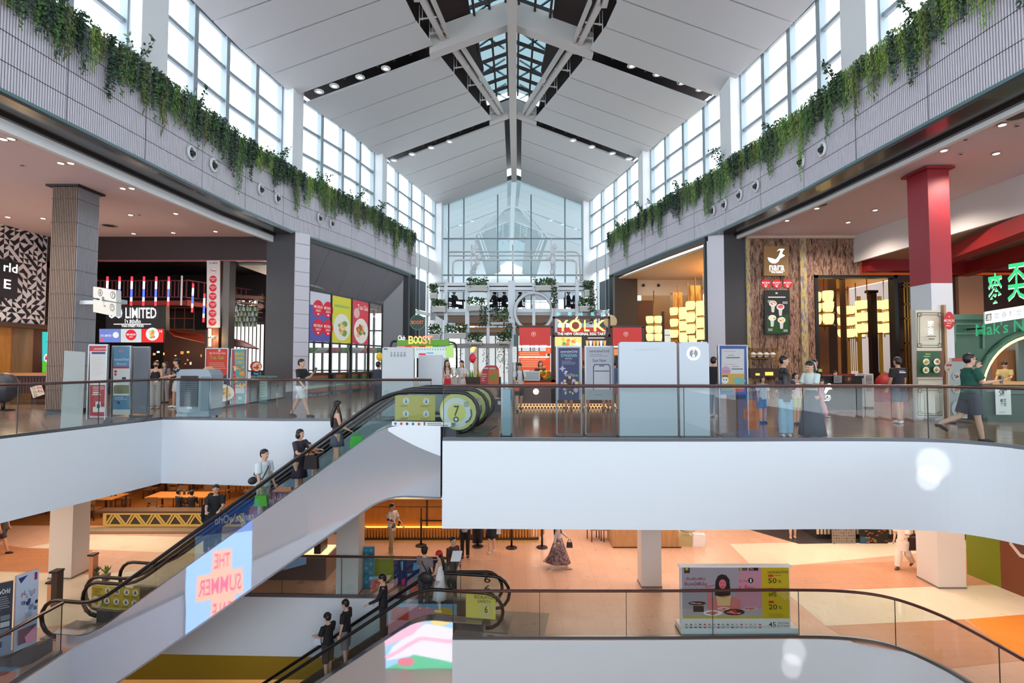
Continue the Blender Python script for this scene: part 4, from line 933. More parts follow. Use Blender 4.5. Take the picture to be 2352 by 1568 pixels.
# ================================================================== escalators
MIRR, nt, N, L, b_ = nodemat('polished_steel_cladding')
b_.inputs['Base Color'].default_value = (*lin((226, 228, 238)), 1); b_.inputs['Metallic'].default_value = .6; b_.inputs['Roughness'].default_value = .035
v = coords(nt, (1, 1, 1)); n1 = tex_noise(nt, .8, 1, v); bump(nt, n1.outputs[0], .12, .04, b_)
TREAD = M((74, 72, 78), .45, .5); SKIRT = M((92, 94, 102), .35, .7)
YEL = (232, 196, 40)
def escalator(x0, y0, z0, L, a, slope, label, cl_from, white=False, number=None, sign_near_top=True):
    ang = atan2(.151, -.9885); root = thing('escalator', label, 'escalator', (x0, y0, z0), ang)
    drop = 5.0; b = a + drop / slope
    def zs(s):
        f = .45; 
        if s < a - f: return 0.0
        if s < a + f: return -slope * (s - a + f) ** 2 / (4 * f)
        if s < b - f: return -slope * (s - a)
        if s < b + f: return -drop + slope * (b + f - s) ** 2 / (4 * f)
        return -drop
    r = .42; S = [r + (L - 2 * r) * i / 44 for i in range(45)]
    rail = []
    for i in range(9): t = -pi / 2 - pi * i / 8; rail.append((r + r * cos(t), .55 + r * sin(t)))
    rail = [(p[0], p[1]) for p in rail] + [(s, zs(s) + .97) for s in S[1:-1]]
    for i in range(9): t = pi / 2 - pi * i / 8; rail.append((L - r + r * cos(t), -drop + .55 + r * sin(t)))
    Wd = 1.0
    for side, y in (('near', 0.0), ('far', -Wd)):
        sgn = 1 if side == 'near' else -1
        mb = MB(RUBBER); mb.m(RUBBER); mb.tube([(s, y, z) for s, z in rail], .045, 8); ob('handrail', mb, root)
        mb = MB(); mb.m(GLASS)
        q = []
        for i in range(60):
            s = .04 + (L - .08) * i / 59; top = zs(s) + .93; bot = zs(s) + .3
            if s < r: h = sqrt(max(r * r - (r - s) ** 2, 0)); top = .55 + h - .03; bot = max(.3, .55 - h)
            if s > L - r: h = sqrt(max(r * r - (s - L + r) ** 2, 0)); top = -drop + .55 + h - .03; bot = max(-drop + .3, -drop + .55 - h)
            q.append((s, bot, max(top, bot + .002)))
        for (s1, b1, t1), (s2, b2, t2) in zip(q, q[1:]): mb.poly([(s1, y, b1), (s2, y, b2), (s2, y, t2), (s1, y, t1)])
        ob('glass_balustrade', mb, root)
        mb = MB(); mb.m(M((150, 152, 160), .25, .85)); st = [.5 + (L - 1.0) * i / 50 for i in range(51)]
        rings = [[(s, y + sgn * .15, zs(s) + .28), (s, y + sgn * .15, zs(s) + .3), (s, y - sgn * .05, zs(s) + .34), (s, y - sgn * .05, zs(s) + .3)] for s in st]
        mb.ring(rings, smooth=False); ob('deck_trim', mb, root)
        mb = MB(); mb.m(SKIRT); mb.ring([[(s, y - sgn * .07, zs(s) - .12), (s, y - sgn * .05, zs(s) - .12), (s, y - sgn * .05, zs(s) + .31), (s, y - sgn * .07, zs(s) + .31)] for s in st], smooth=False); ob('skirt_panel', mb, root)
        mb = MB(); mb.m(MIRR); st2 = [cl_from + (L - .6 - cl_from) * i / 48 for i in range(49)]
        mb.ring([[(s, y + sgn * .12, zs(s) - 1.22), (s, y + sgn * .15, zs(s) - 1.22), (s, y + sgn * .15, zs(s) + .29), (s, y + sgn * .12, zs(s) + .29)] for s in st2], smooth=False); ob('side_cladding', mb, root)
        if white and side == 'near':
            mb = MB(); mb.m(WHITE); k = [cl_from + 1.15 * i / 12 for i in range(13)]
            mb.ring([[(s, .145, .27 + zs(s) - .62 * max(0.02, 1 - (s - cl_from) / 1.15) ** .6), (s, .16, .27 + zs(s) - .62 * max(.02, 1 - (s - cl_from) / 1.15) ** .6), (s, .16, zs(s) + .27), (s, .145, zs(s) + .27)] for s in k], smooth=False); ob('white_end_panel', mb, root)
    mb = MB(); mb.m(M((176, 180, 190), .3, .6)); mb.ring([[(s, -Wd - .15, zs(s) - 1.24), (s, .15, zs(s) - 1.24), (s, .15, zs(s) - 1.2), (s, -Wd - .15, zs(s) - 1.2)] for s in st2], smooth=False); ob('soffit_panel', mb, root)
    n = int((L - 2.2) / .4); step = None
    sm = MB(TREAD); sm.m(TREAD); sm.mm(-.2, -.43, -.26, .2, .43, 0); sm.m(M((150, 140, 60), .5)); sm.mm(-.2, -.43, 0, -.18, .43, .003)
    sm.m(M((44, 43, 48), .5))
    for k in range(14): sm.mm(-.2, -.4 + k * .06, 0, .2, -.38 + k * .06, .004)
    for i in range(n):
        s = 1.1 + .4 * i + .2
        if step is None: step = ob('step', sm, root); o = step
        else: o = step.copy(); C.objects.link(o); o.parent = root
        o.location = (s, -Wd / 2, zs(s) + .002)
    for s0, s1, zz in ((-.1, 1.1, 0), (1.1 + .4 * n, L + .1, -drop)):
        mb = MB(); mb.m(M((120, 122, 126), .4, .7)); mb.mm(s0, -Wd + .06, zz + .002, s1, -.06, zz + .02); ob('comb_plate', mb, root)
    return root, zs, ang
escA, zsA, angA = escalator(-.70, 10.81, 0, 10.6, 1.98, .70, 'ascending escalator nearest the viewer with mirror steel side, full of riders', .78, True)
escB, zsB, _ = escalator(-.62, 12.12, 0, 10.75, 2.1, .70, 'second escalator directly behind the mirror-sided one', .78)
escC, zsC, _ = escalator(-.22, 12.68, -5.0, 11.1, 2.1, .69, 'escalator descending from the middle floor with people in black', 1.2)
def escp(root, s, t, z=0.0):          # point on an escalator: s along it, t across (0 near rail, 1 far rail)
    R_ = Matrix.Rotation(root.rotation_euler.z, 3, 'Z'); return Vector(root.location) + R_ @ Vector((s, -t, z))
# safety panels and floor numbers fixed to the glass
def safety(root, s0, s1, z0, z1, t, arc_end=None, num=None, name='safety_panel'):
    a = escp(root, s0, t, z1) ; b = escp(root, s1, t, z1); c = escp(root, s0, t, z0)
    if a.x > b.x: a, b = b, a; c = escp(root, s1, t, z0)
    q = Board(a, b, c, (0, 0, 100, 60), 0, .5); q.step = .002
    q.mb.m(M(YEL, .5)); base = q
    q.rect(0, 0, 100, 60, YEL)
    for i, (x, y) in enumerate(((34, 12), (54, 12), (74, 12), (92, 12), (34, 38), (54, 38), (74, 38), (92, 38))):
        q.ell(x, y, 6, 8, (236, 232, 205), 12); q.poly([(x - 3, y + 4), (x + 3, y + 4), (x + 1, y - 5), (x - 1, y - 5)], (60, 90, 130)); q.words(x - 7, y + 10, x + 7, 2, 1.2, 2.6, (130, 110, 40), i)
    q.text('ESCALATOR', 4, 6, 24, 11, (70, 64, 40)); q.text('SAFETY', 7, 13, 21, 18, (70, 64, 40)); q.words(4, 21, 25, 2, 1.2, 2.4, (130, 110, 40))
    q.ell(14, 42, 11, 15, (200, 206, 190)); q.ell(14, 42, 7, 10, YEL); q.text(num or '6', 11, 34, 17, 48, (40, 46, 50))
    o = ob(name, q.mb, None); o.matrix_world = Matrix.Identity(4)
    o.parent = root; o.matrix_parent_inverse = (Matrix.Translation(root.location) @ Matrix.Rotation(root.rotation_euler.z, 4, 'Z')).inverted(); return o
# (their world coordinates are kept by the parent inverse)
safety(escA, 8.95, 10.35, -5 + .33, -5 + .9, 1.01, num='6')
def dial(root, sc, zc_, t, num):
    a = escp(root, sc + .42, t, zc_ + .42); b = escp(root, sc - .42, t, zc_ + .42); c = escp(root, sc + .42, t, zc_ - .42)
    if a.x > b.x: a, b = b, a; c = escp(root, sc - .42, t, zc_ - .42)
    q = Board(a, b, c, (0, 0, 100, 100), 0); GR = (178, 190, 150)
    q.ell(50, 50, 47, 47, (186, 188, 110)); q.ell(47, 54, 38, 38, (196, 206, 204)); q.ell(47, 54, 24, 24, (200, 200, 110)); q.text(num, 40, 36, 54, 62, (44, 52, 54)); q.ell(46, 70, 7, 7, (60, 70, 72)); q.ell(46, 70, 4, 4, (196, 206, 204))
    q.line([(84, 44), (86, 60), (80, 72), (70, 78)], 4, (70, 80, 90)); q.words(66, 26, 84, 4, 1.5, 3.5, (90, 100, 90), 4)
    o = ob('floor_dial', q.mb, None); o.parent = root; o.matrix_parent_inverse = (Matrix.Translation(root.location) @ Matrix.Rotation(root.rotation_euler.z, 4, 'Z')).inverted(); return o
dial(escA, .45, .57, -.012, '7'); dial(escA, .45, .57, .98, '7'); dial(escB, .45, .57, .98, '7')
q0 = escp(escA, 1.85, .01, .9); q1 = escp(escA, .95, .01, .9); q2 = escp(escA, 1.85, .01, .36)
q = Board(q0, q1, q2, (0, 0, 100, 60)); q.rect(0, 0, 100, 60, (186, 174, 84))
for x, y in ((28, 14), (78, 14), (28, 44), (78, 44)): q.ell(x, y, 8, 8, (206, 210, 200), 14); q.poly([(x - 3, y + 5), (x + 3, y + 5), (x, y - 6)], (96, 110, 150)); q.words(x - 14, y + 10, x + 14, 2, 1.3, 2.6, (140, 120, 60), x)
o = ob('safety_panel', q.mb, None); o.parent = escA; o.matrix_parent_inverse = (Matrix.Translation(escA.location) @ Matrix.Rotation(escA.rotation_euler.z, 4, 'Z')).inverted()
q = Board(escp(escA, 1.85, -.155, .35), escp(escA, .55, -.155, .35), escp(escA, 1.85, -.155, .26), (0, 0, 130, 9)); q.rect(0, 0, 70, 9, (225, 228, 228)); q.rect(74, 0, 130, 9, (225, 228, 228))
for k in range(5): q.ell(8 + k * 13, 4.5, 3, 3, [(60, 90, 160), (200, 60, 60), (60, 70, 80)][k % 3], 8)
q.words(78, 2, 126, 2, 1.5, 3.4, (90, 96, 100)); o = ob('notice_strip', q.mb, None); o.parent = escA; o.matrix_parent_inverse = (Matrix.Translation(escA.location) @ Matrix.Rotation(escA.rotation_euler.z, 4, 'Z')).inverted()
q = Board(escp(escC, 1.0, -.012, .95), escp(escC, 0.02, -.012, .95), escp(escC, 1.0, -.012, .36), (0, 0, 100, 60)); q.rect(8, 0, 84, 60, (214, 196, 90)); q.ell(60, 38, 15, 19, (190, 190, 150)); q.ell(60, 38, 10, 13, (214, 196, 90)); q.text('6', 56, 28, 64, 46, (50, 50, 46)); q.text('ESCALATOR', 30, 4, 80, 12, (90, 80, 40)); q.text('SAFETY', 38, 15, 72, 22, (90, 80, 40))
o = ob('safety_panel', q.mb, None); o.parent = escC; o.matrix_parent_inverse = (Matrix.Translation(escC.location) @ Matrix.Rotation(escC.rotation_euler.z, 4, 'Z')).inverted()
# loose handrail loop of the escalator going on from the middle floor, behind
def rail_loop(label, x, y, z, sgn):
    root = thing('escalator_newel', label, 'escalator', (x, y, z)); mb = MB(RUBBER); mb.m(RUBBER); r = .42
    pts = [(-1.9 * sgn, 0, .97), (-1.2 * sgn, 0, .97), (-.42 * sgn, 0, .97)] + [((-.42 + r * sin(t)) * sgn, 0, .55 + r * cos(t)) for t in [pi * i / 10 for i in range(1, 11)]]
    mb.tube(pts, .045, 8); ob('handrail', mb, root)
    mb = MB(); mb.m(GLASS); mb.poly([(-1.9 * sgn, 0, .14), (-.42 * sgn, 0, .14)] + [((-.42 + (r - .03) * sin(t)) * sgn, 0, .55 + (r - .03) * cos(t)) for t in [pi * (10 - i) / 10 for i in range(11)]] + [(-1.9 * sgn, 0, .94)]); ob('glass', mb, root)
    mb = MB(); mb.m(SKIRT); mb.mm(min(-1.9 * sgn, -.3 * sgn), -.07, .0, max(-1.9 * sgn, -.3 * sgn), .07, .16); ob('deck_trim', mb, root)
    return root
p = G(1153, 1360, -4.45); rt = rail_loop('rounded escalator end with black handrail and a floor number 6, behind the couple', p.x, 14.0, -5, 1)
q = Board((p.x - .55, 13.985, -4.12), (p.x - .25, 13.985, -4.12), (p.x - .55, 13.985, -4.55), (0, 0, 10, 20)); q.text('6', 2, 0, 8, 9, (40, 36, 34)); q.text('6', 2, 12, 8, 20, (90, 80, 70)); o = ob('floor_number', q.mb, None); o.parent = rt; o.matrix_parent_inverse = Matrix.Translation(rt.location).inverted()

# ================================================================== LED screens opposite, seen only in the reflections
def bounce(px, py, mp, mn, sp, sn):        # where a line of sight mirrored at plane (mp, mn) meets plane (sp, sn)
    a, b = ray(px, py); d = Vector((a, 1, b)); o = Vector((0, 0, EYE)); mn = Vector(mn).normalized(); t = (Vector(mp) - o).dot(mn) / d.dot(mn)
    h = o + d * t; r = d - 2 * d.dot(mn) * mn; sn = Vector(sn); u = (Vector(sp) - h).dot(sn) / r.dot(sn); return h + r * u
mp = escp(escA, 0, -.15); mn = (-.151, -.9885, 0)
def led(label, mp, mn, sp, sn, x0, y0, x1, y1, draw):
    tl = bounce(x1, y0, mp, mn, sp, sn); tr = bounce(x0, y0, mp, mn, sp, sn); bl = bounce(x1, y1, mp, mn, sp, sn)
    tr.z = tl.z; bl.x = tl.x; bl.y = tl.y
    b = Board(tl, tr, bl, (0, 0, 100, 160), 1.7); b.n = b.n if b.n.dot(Vector(mp) - b.tl) > 0 else -b.n; b.back((30, 30, 34), .2); draw(b); return b.done('advertising_screen', None, label=label, cat='screen')
def summer(b, bgc=(150, 200, 250), pc=(255, 184, 140), tc=(240, 50, 110)):
    b.rect(0, 0, 100, 160, bgc); b.rect(0, 0, 100, 34, (50, 110, 200)); b.text('centralwOrld', 8, 14, 70, 24, (255, 255, 255))
    b.poly([(32, 50), (62, 50), (62, 74), (84, 74), (84, 102), (62, 102), (62, 132), (26, 132), (26, 102), (14, 102), (14, 74), (32, 74)], pc)
    b.text('THE', 35, 54, 59, 70, tc); b.text('SUMMER', 17, 79, 81, 97, tc); b.text('SALE', 30, 107, 59, 126, tc)
led('tall hanging advertising screen opposite the escalators, seen as a reflection in their steel side', mp, mn, (-9.2, 8.3, 0), (.73, .68, 0), 432, 1150, 580, 1475, summer)
led('tall advertising screen opposite the right balustrade, seen as a reflection in its glass', (0, 10.5, 0), (0, -1, 0), (9.2, 2.6, 0), (-.1, 1, 0), 1722, 880, 1802, 1012, lambda b: summer(b, (70, 130, 220), (255, 150, 60), (230, 40, 80)))
def candy(b):
    b.rect(0, 0, 100, 160, (150, 214, 250)); b.poly([(0, 100), (60, 84), (100, 110), (100, 160), (0, 160)], (40, 200, 130)); b.poly([(0, 40), (40, 30), (90, 70), (100, 95), (60, 84), (0, 100)], (250, 244, 246)); b.poly([(30, 10), (70, 0), (100, 30), (100, 70), (60, 50)], (255, 190, 210)); b.line([(0, 60), (50, 56), (100, 90)], 6, (255, 190, 210)); b.rect(70, 6, 96, 30, (240, 90, 60)); b.ell(20, 20, 16, 14, (250, 220, 90)); b.ell(70, 96, 12, 8, (240, 100, 120))
led('bright pink and green advertising screen below, seen as a reflection in the lower escalator', escp(escC, 0, -.15), mn, (-5.5, 6.5, 0), (.3, 1, 0), 885, 1395, 1045, 1600, candy)
# ================================================================== steel garden deck at the far end
DK = 24.5; DW = M((206, 210, 216), .4, .1)
z_d = zpx(717, DK); z_r = zpx(652, DK)
root = thing('garden_deck', 'two-storey white steel deck with railings carrying planters at the far end', 'deck')
mb = MB(); mb.m(M((176, 180, 184), .5)); mb.mm(xpx(1000, DK), DK, zpx(724, DK), xpx(1385, DK), DK + 5, zpx(711, DK)); ob('deck_slab', mb, root)
mb = MB(); mb.m(M((200, 150, 100), .5)); mb.mm(xpx(1022, DK), DK + .3, zpx(726, DK), xpx(1260, DK), DK + 5, zpx(724.5, DK)); mb.m(M((214, 160, 104), .6)); mb.mm(xpx(1045, DK + 4.8), DK + 4.8, zpx(748, DK + 4.8), xpx(1280, DK + 4.8), DK + 5, zpx(722, DK + 4.8)); ob('timber_soffit', mb, root)
for px, w_, top in ((1024, .16, 642), (1073, .2, 648), (1121, .13, 650), (1175, .34, 645), (1226, .14, 650), (1278, .2, 648), (1326, .18, 642)):
    mb = MB(); mb.m(DW); mb.mm(xpx(px, DK) - w_ / 2, DK - .1, 0, xpx(px, DK) + w_ / 2, DK + .1, zpx(top, DK)); ob('steel_post', mb, root)
for y, h in ((653, .26), (661, .3), (668, .1), (712, .2)):
    mb = MB(); mb.m(DW); mb.mm(xpx(1010, DK), DK - .06, zpx(y, DK) - h / 2, xpx(1365, DK), DK + .06, zpx(y, DK) + h / 2 * .6); ob('rail_beam', mb, root)
mb = MB(); mb.m(glass_mat('smoky_glass', (.6, .61, .64), .5, .0))
for a, b in ((1028, 1070), (1125, 1171), (1180, 1224), (1230, 1275), (1281, 1323)): mb.poly([(xpx(a, DK), DK, z_d + .1), (xpx(b, DK), DK, z_d + .1), (xpx(b, DK), DK, zpx(664, DK)), (xpx(a, DK), DK, zpx(664, DK))])
ob('glass_guard', mb, root)
mb = MB(); mb.m(M((158, 148, 146), .5)); mb.mm(xpx(1028, DK), DK - .2, zpx(799, DK), xpx(1171, DK), DK + .2, zpx(789, DK)); ob('lower_trough_beam', mb, root)
# bent tube frames at the corners and above the deck
def bent(pts, r=.05, label=None):
    mb = MB(); mb.m(DW); P = [W(x, y, DK - .05 + dd) for x, y, dd in pts]; mb.tube(smooth3(P), r, 8); ob('bent_tube', mb, root)
def smooth3(P, k=.28, n=5):
    out = [P[0]]
    for a, b, c in zip(P, P[1:], P[2:]):
        u = b + (a - b).normalized() * min(k, (a - b).length / 2); v = b + (c - b).normalized() * min(k, (c - b).length / 2)
        for i in range(n + 1): t = i / n; out.append(u * (1 - t) ** 2 + b * 2 * t * (1 - t) + v * t * t)
    return out + [P[-1]]
bent([(1024, 649, 0), (994, 650, 0), (991, 735, 0)], .06); bent([(1024, 654, 0), (999, 656, 0), (997, 735, 0)], .06); bent([(1326, 647, 0), (1362, 649, 0), (1365, 735, 0)], .06)
bent([(1032, 578, 3.5), (1330, 578, 3.5), (1334, 650, 3.5)]); bent([(1032, 587, 3.5), (1338, 587, 3.5)], .04); bent([(1040, 655, 2), (1040, 597, 2), (1324, 597, 2), (1324, 655, 2)])
bent([(1083, 655, 1), (1083, 563, 1)], .04); bent([(1274, 655, 1), (1274, 563, 1)], .04); bent([(1178, 655, 1), (1178, 562, 1)], .05)
mb = MB(); mb.m(DW); c = W(1226, 716, DK - .35); rx = 43 / F * DK; mb.tube([(c.x + rx * cos(2 * pi * i / 40), c.y, c.z + rx * sin(2 * pi * i / 40)) for i in range(40)], .085, 8, closed=True); mb.m(STEEL); mb.mm(c.x - .03, c.y, c.z + rx, c.x + .03, DK, c.z + rx + .05); ob('ring_frame', mb, root)
for x, y in ((1092, 590), (1266, 590)):
    r = thing('paper_ornament', 'pale hanging ornament of clustered discs above the deck, %s' % ('left of the centre post' if x < 1170 else 'right of the centre post'), 'ornament', W(x, y, DK + 1))
    R = random.Random(x)
    for k in range(6): mb = MB(); mb.m(M((214, 218, 222), .6)); mb.sph((R.uniform(-.18, .18), R.uniform(-.1, .1), .5 - k * .25), (.13, .06, .16), 8, 6); ob('disc', mb, r)
    mb = MB(); mb.m(DW); mb.cyl((0, 0, -.9), (0, 0, 1.0), .02, n=6); ob('stem', mb, r)
# ---- planters
LEAFC = [M((52, 82, 48), .6), M((74, 108, 52), .6), M((38, 60, 42), .6), M((92, 128, 60), .6)]
def leafy(mb, c, ext, n, size, R, mats, droop=0.0):
    for i in range(n):
        mb.m(R.choice(mats)); p = Vector(c) + Vector((R.uniform(-1, 1) * ext[0], R.uniform(-1, 1) * ext[1], R.uniform(-1, 1) * ext[2]))
        a = Vector((R.uniform(-1, 1), R.uniform(-1, 1), R.uniform(-.6, 1) - droop)).normalized() * size * R.uniform(.7, 1.4)
        b = a.cross(Vector((R.uniform(-1, 1), R.uniform(-1, 1), R.uniform(-1, 1)))).normalized() * size * .32
        mb.poly([p, p + a * .5 + b, p + a, p + a * .5 - b])
def planter(x0, y0, x1, y1, d, label, trail=0, h=.32, seed=1, foliage=True):
    R = random.Random(seed); a = W(x0, y1, d); b = W(x1, y0, d); cx = (a.x + b.x) / 2; w_ = (b.x - a.x) / 2; zt = b.z; zb = a.z
    r = thing('planter_box', label, 'planter', (cx, d, zb)); mb = MB(); mb.m(M((196, 194, 190), .6)); H = zt - zb
    mb.slab([(-w_, -.17, 0), (w_, -.17, 0), (w_ * 1.02, -.19, H), (-w_ * 1.02, -.19, H)], (0, .36, 0)); mb.m(M((212, 210, 206), .6)); mb.mm(-w_ * 1.05, -.21, H - .05, w_ * 1.05, .2, H + .01); mb.m(DW)
    for sx in (-1, 1): mb.mm(sx * w_ * .8 - .02, -.2, -.03, sx * w_ * .8 + .02, .3, 0)
    ob('box', mb, r)
    mb = MB(); leafy(mb, (0, 0, H + h * .45), (w_, .18, h * .5), int(170 * w_ + 60), .13, R, LEAFC)
    for k in range(10): x = R.uniform(-w_, w_); leafy(mb, (x, 0, H + h), (.06, .06, .08), 8, .12, R, LEAFC)
    ob('foliage', mb, r)
    if trail:
        mb = MB(); sx = w_ * .85 * (1 if trail > 0 else -1)
        for k in range(7):
            x = sx + R.uniform(-.16, .16)
            for i in range(int(abs(trail) * 14)): leafy(mb, (x + R.uniform(-.03, .03), -.2, H - i * .07), (.04, .04, .03), 2, .1, R, [LEAFC[0], LEAFC[2]], .8)
        ob('trailing_foliage', mb, r)
planter(1075, 657, 1119, 669, DK - .3, 'white planter of grassy plants on the left top rail of the deck', 0, .3, 1)
planter(1229, 657, 1274, 668, DK - .3, 'white planter with a long trailing plant on the right top rail of the deck', 1.1, .28, 2)
planter(993, 704, 1024, 717, DK - .3, 'white planter at the far left end of the deck, upper row', 0, .25, 3)
planter(1076, 702, 1113, 714, DK - .35, 'white planter with a dark trailing plant in front of the deck floor, left of centre', 1.0, .3, 4)
planter(1331, 704, 1362, 716, DK - .3, 'white planter in front of the deck floor at the right, above the kiosk letters', 0, .3, 5)
planter(1025, 765, 1071, 777, DK - .3, 'wide white planter below the deck, left, above the small juice kiosk', 0, .3, 6)
planter(988, 674, 1004, 686, DK - .3, 'small planter at the top left corner of the deck', 0, .35, 7)
planter(1342, 667, 1362, 680, DK - .3, 'small planter with trailing plants at the top right corner of the deck', 1.7, .35, 8)
planter(986, 768, 1012, 778, DK - .3, 'planter below the deck at the far left, behind the green disc sign', 0, .35, 9)
planter(1128, 741, 1170, 746, DK - .2, 'dark bushy plant hanging below the deck beside the centre post', .5, .6, 10)
planter(1078, 786, 1108, 791, DK - .35, 'low trough plant on the lower beam, left part', 0, .35, 11); planter(1142, 785, 1171, 790, DK - .35, 'low trough plant on the lower beam beside the centre post', 0, .35, 12)
for k, px in enumerate((1088, 1117, 1150, 1160, 1055)):
    R = random.Random(60 + k); p = W(px, 799, DK - .3); mb = MB()
    for s_ in range(3):
        for i in range(10): leafy(mb, (p.x + (s_ - 1) * .12, p.y, p.z - i * .07 * (1 + s_ % 3 * .4)), (.04, .03, .03), 2, .075, R, LEAFC[1:], .7)
    ob('hanging_plant', mb, None, 'thin trailing plant hanging under the lower trough beam of the deck', 'plant', 'trailing plants under the trough beam')
# small round sun light parts: round tables with seated people come with the people
mb = MB(); mb.m(M((236, 240, 242), .6, 0, .8)); mb.mm(-3.4, 33.5, .4, 5.2, 33.6, 3.3); struct('window_95', mb)
mb = MB(); mb.m(M((180, 184, 186), .5))
for k in range(16): mb.mm(-3.4 + k * .57, 33.35, 0, -3.32 + k * .57, 33.45, 3.6)
mb.mm(-3.4, 33.3, 3.3, 5.2, 33.7, 3.6); mb.m(M((206, 160, 110), .6)); mb.mm(-3.4, 30, 3.5, 5.2, 33.6, 3.62); struct('window_96', mb)

# ================================================================== egg tart kiosk
KD = 18.0; BR = M((70, 38, 32), .5); REDK = M((222, 52, 40), .5, 0, .25); ORG = M((240, 96, 34), .5, 0, .5)
root = thing('egg_tart_kiosk', 'red and brown egg tart kiosk with glowing yellow letters in the centre of the hall', 'kiosk')
mb = MB(); pb(mb, 1186, 937, 1480, 886, KD, 1.6, M((96, 62, 52), .4)); ob('counter_body', mb, root)
mb = MB(); pb(mb, 1186, 888, 1480, 878, KD - .1, 1.7, ORG); pb(mb, 1205, 878, 1480, 872, KD, 1.6, BR); ob('counter_top', mb, root)
mb = MB(); pb(mb, 1186, 940, 1480, 927, KD - .05, .05, M((255, 200, 140), .5, 0, 1.1)); mb.m(M((120, 30, 24), .5))
for k in range(40):
    for j in range(2): p = W(1190 + k * 7.3 + j * 3.6, 930 + j * 6, KD - .07); mb.cyl(p, p + V(0, .02, 0), .035, n=8)
ob('glowing_plinth', mb, root)
mb = MB(); mb.m(BR)
for px in (1186, 1266, 1270, 1398, 1402, 1476): mb.mm(xpx(px, KD), KD, 0, xpx(px, KD) + .07, KD + .08, zpx(750 if px not in (1270, 1398) else 728, KD))
for a, b, y in ((1186, 1270, 749), (1402, 1480, 749), (1270, 1402, 728), (1270, 1402, 770)): mb.mm(xpx(a, KD), KD, zpx(y, KD) - .05, xpx(b, KD), KD + .08, zpx(y, KD) + .03)
for px in (1186, 1266, 1398, 1476): mb.mm(xpx(px, KD), KD + 1.5, 0, xpx(px, KD) + .07, KD + 1.58, zpx(750, KD))
ob('frame', mb, root)
for a, b, nm in ((1193, 1264, 'l'), (1407, 1474, 'r')):
    q = FB(a, 752, b, 792, KD - .02, .5); q.back((150, 30, 24), .08); q.rect(a, 752, b, 792, (224, 50, 42)); c = (a + b) / 2 - 3; q.ell(c, 767, 5.4, 5.4, (250, 220, 210)); q.ell(c, 767, 4.4, 4.4, (224, 50, 42)); q.poly([(c - 3, 765), (c + 3, 765), (c, 770)], (250, 220, 210)); q.done('red_panel', root)
q = FB(1272, 755, 1398, 771, KD - .04, 0); q.rect(1280, 752, 1390, 764, (190, 40, 40)); q.rect(1272, 763, 1398, 771, (84, 44, 36)); q.done('letter_band', root)
q = FB(1272, 728, 1398, 771, KD - .16, 2.4); YE = (255, 196, 104); q.step = .02
q.text('Y', 1280, 735, 1305, 761, YE); q.ell(1321, 748, 14, 14, YE, 28); q.text('L', 1341, 735, 1353, 761, YE); q.text('K', 1363, 735, 1391, 761, YE); q.line([(1321, 733), (1326, 728)], 3, YE)
q.emit = 0; q.ell(1321, 748, 8.6, 8.6, (150, 60, 50), 24); q.done('glowing_letters', root)
q = FB(1272, 728, 1398, 771, KD - .1, 1.5); q.text('THE NEW ORIGINAL EGG TART', 1280, 763.5, 1391, 769.5, (255, 255, 250)); q.done('slogan', root)
q = FB(1272, 712, 1398, 728, KD + .05, 1.2)
for ch, x in zip('新原味蛋撻', (1279, 1304, 1330, 1356, 1380)): q.text(ch, x, 717, x + 9, 725.5, (120, 226, 230))
q.done('cyan_characters', root)
mb = MB(); mb.m(BR)
for x in (1283, 1308, 1334, 1360, 1384): p = W(x, 727, KD + .06); mb.mm(p.x - .01, KD + .06, p.z, p.x + .01, KD + .09, p.z + .06)
ob('character_posts', mb, root)
mb = MB(); mb.m(M((236, 206, 150), .5, 0, .35)); p = W(1402, 738, KD + .3); mb.sph(p, (.24, .06, .24), 18, 12); ob('egg_disc', mb, root)
q = FB(1272, 772, 1398, 798, KD + .02, .9); q.back((40, 26, 24), .05); q.rect(1272, 772, 1336, 796, (236, 222, 130)); R = random.Random(2)
for k in range(16): q.ell(R.uniform(1276, 1332), R.uniform(776, 793), R.uniform(2, 6), R.uniform(2, 5), R.choice([(250, 190, 60), (90, 170, 50), (250, 240, 200), (240, 130, 60)]), 10)
q.rect(1338, 772, 1396, 796, (44, 26, 26)); q.rect(1350, 775, 1388, 777, (230, 226, 220))
for k in range(6): q.poly([(1345 + k * 8, 782), (1352 + k * 8, 782), (1350.5 + k * 8, 796), (1346.5 + k * 8, 796)], [(250, 190, 120), (230, 236, 240), (250, 170, 90)][k % 3])
q.done('menu_lightbox', root)
for (a, ya, b, yb, c) in ((1190, 806, 1254, 818, (242, 88, 44)), (1254, 798, 1268, 812, (244, 110, 60)), (1192, 822, 1264, 850, (240, 80, 36)), (1405, 800, 1436, 816, (246, 130, 60))):
    q = FB(a, ya, b, yb, KD + 1.2, .7); q.back((180, 50, 20), .05); q.rect(a, ya, b, yb, c); q.words(a + 4, ya + 3, b - 4, int((yb - ya) / 5), 1.2, 4, (255, 200, 150), a); q.done('menu_board', root)
mb = MB(); pb(mb, 1190, 794, 1266, 797, KD + .1, .4, M((255, 240, 210), .5, 0, 2.2)); pb(mb, 1400, 794, 1440, 797, KD + .1, .4, M((255, 240, 210), .5, 0, 2.2)); pb(mb, 1194, 818, 1262, 821, KD + 1.1, .2, M((255, 230, 180), .5, 0, 1.5)); ob('light_strip', mb, root)
mb = MB(); pb(mb, 1190, 855, 1266, 880, KD + 1.45, .05, M((200, 90, 50), .5)); pb(mb, 1270, 798, 1400, 880, KD + 1.45, .05, M((120, 70, 50), .5)); ob('back_wall', mb, root)
mb = MB(); mb.m(M((255, 250, 240), .5, 0, 3)); p = W(1231, 899, KD - .02); mb.cyl(p, p + V(0, -.03, 0), .1, n=20); ob('round_light', mb, root)
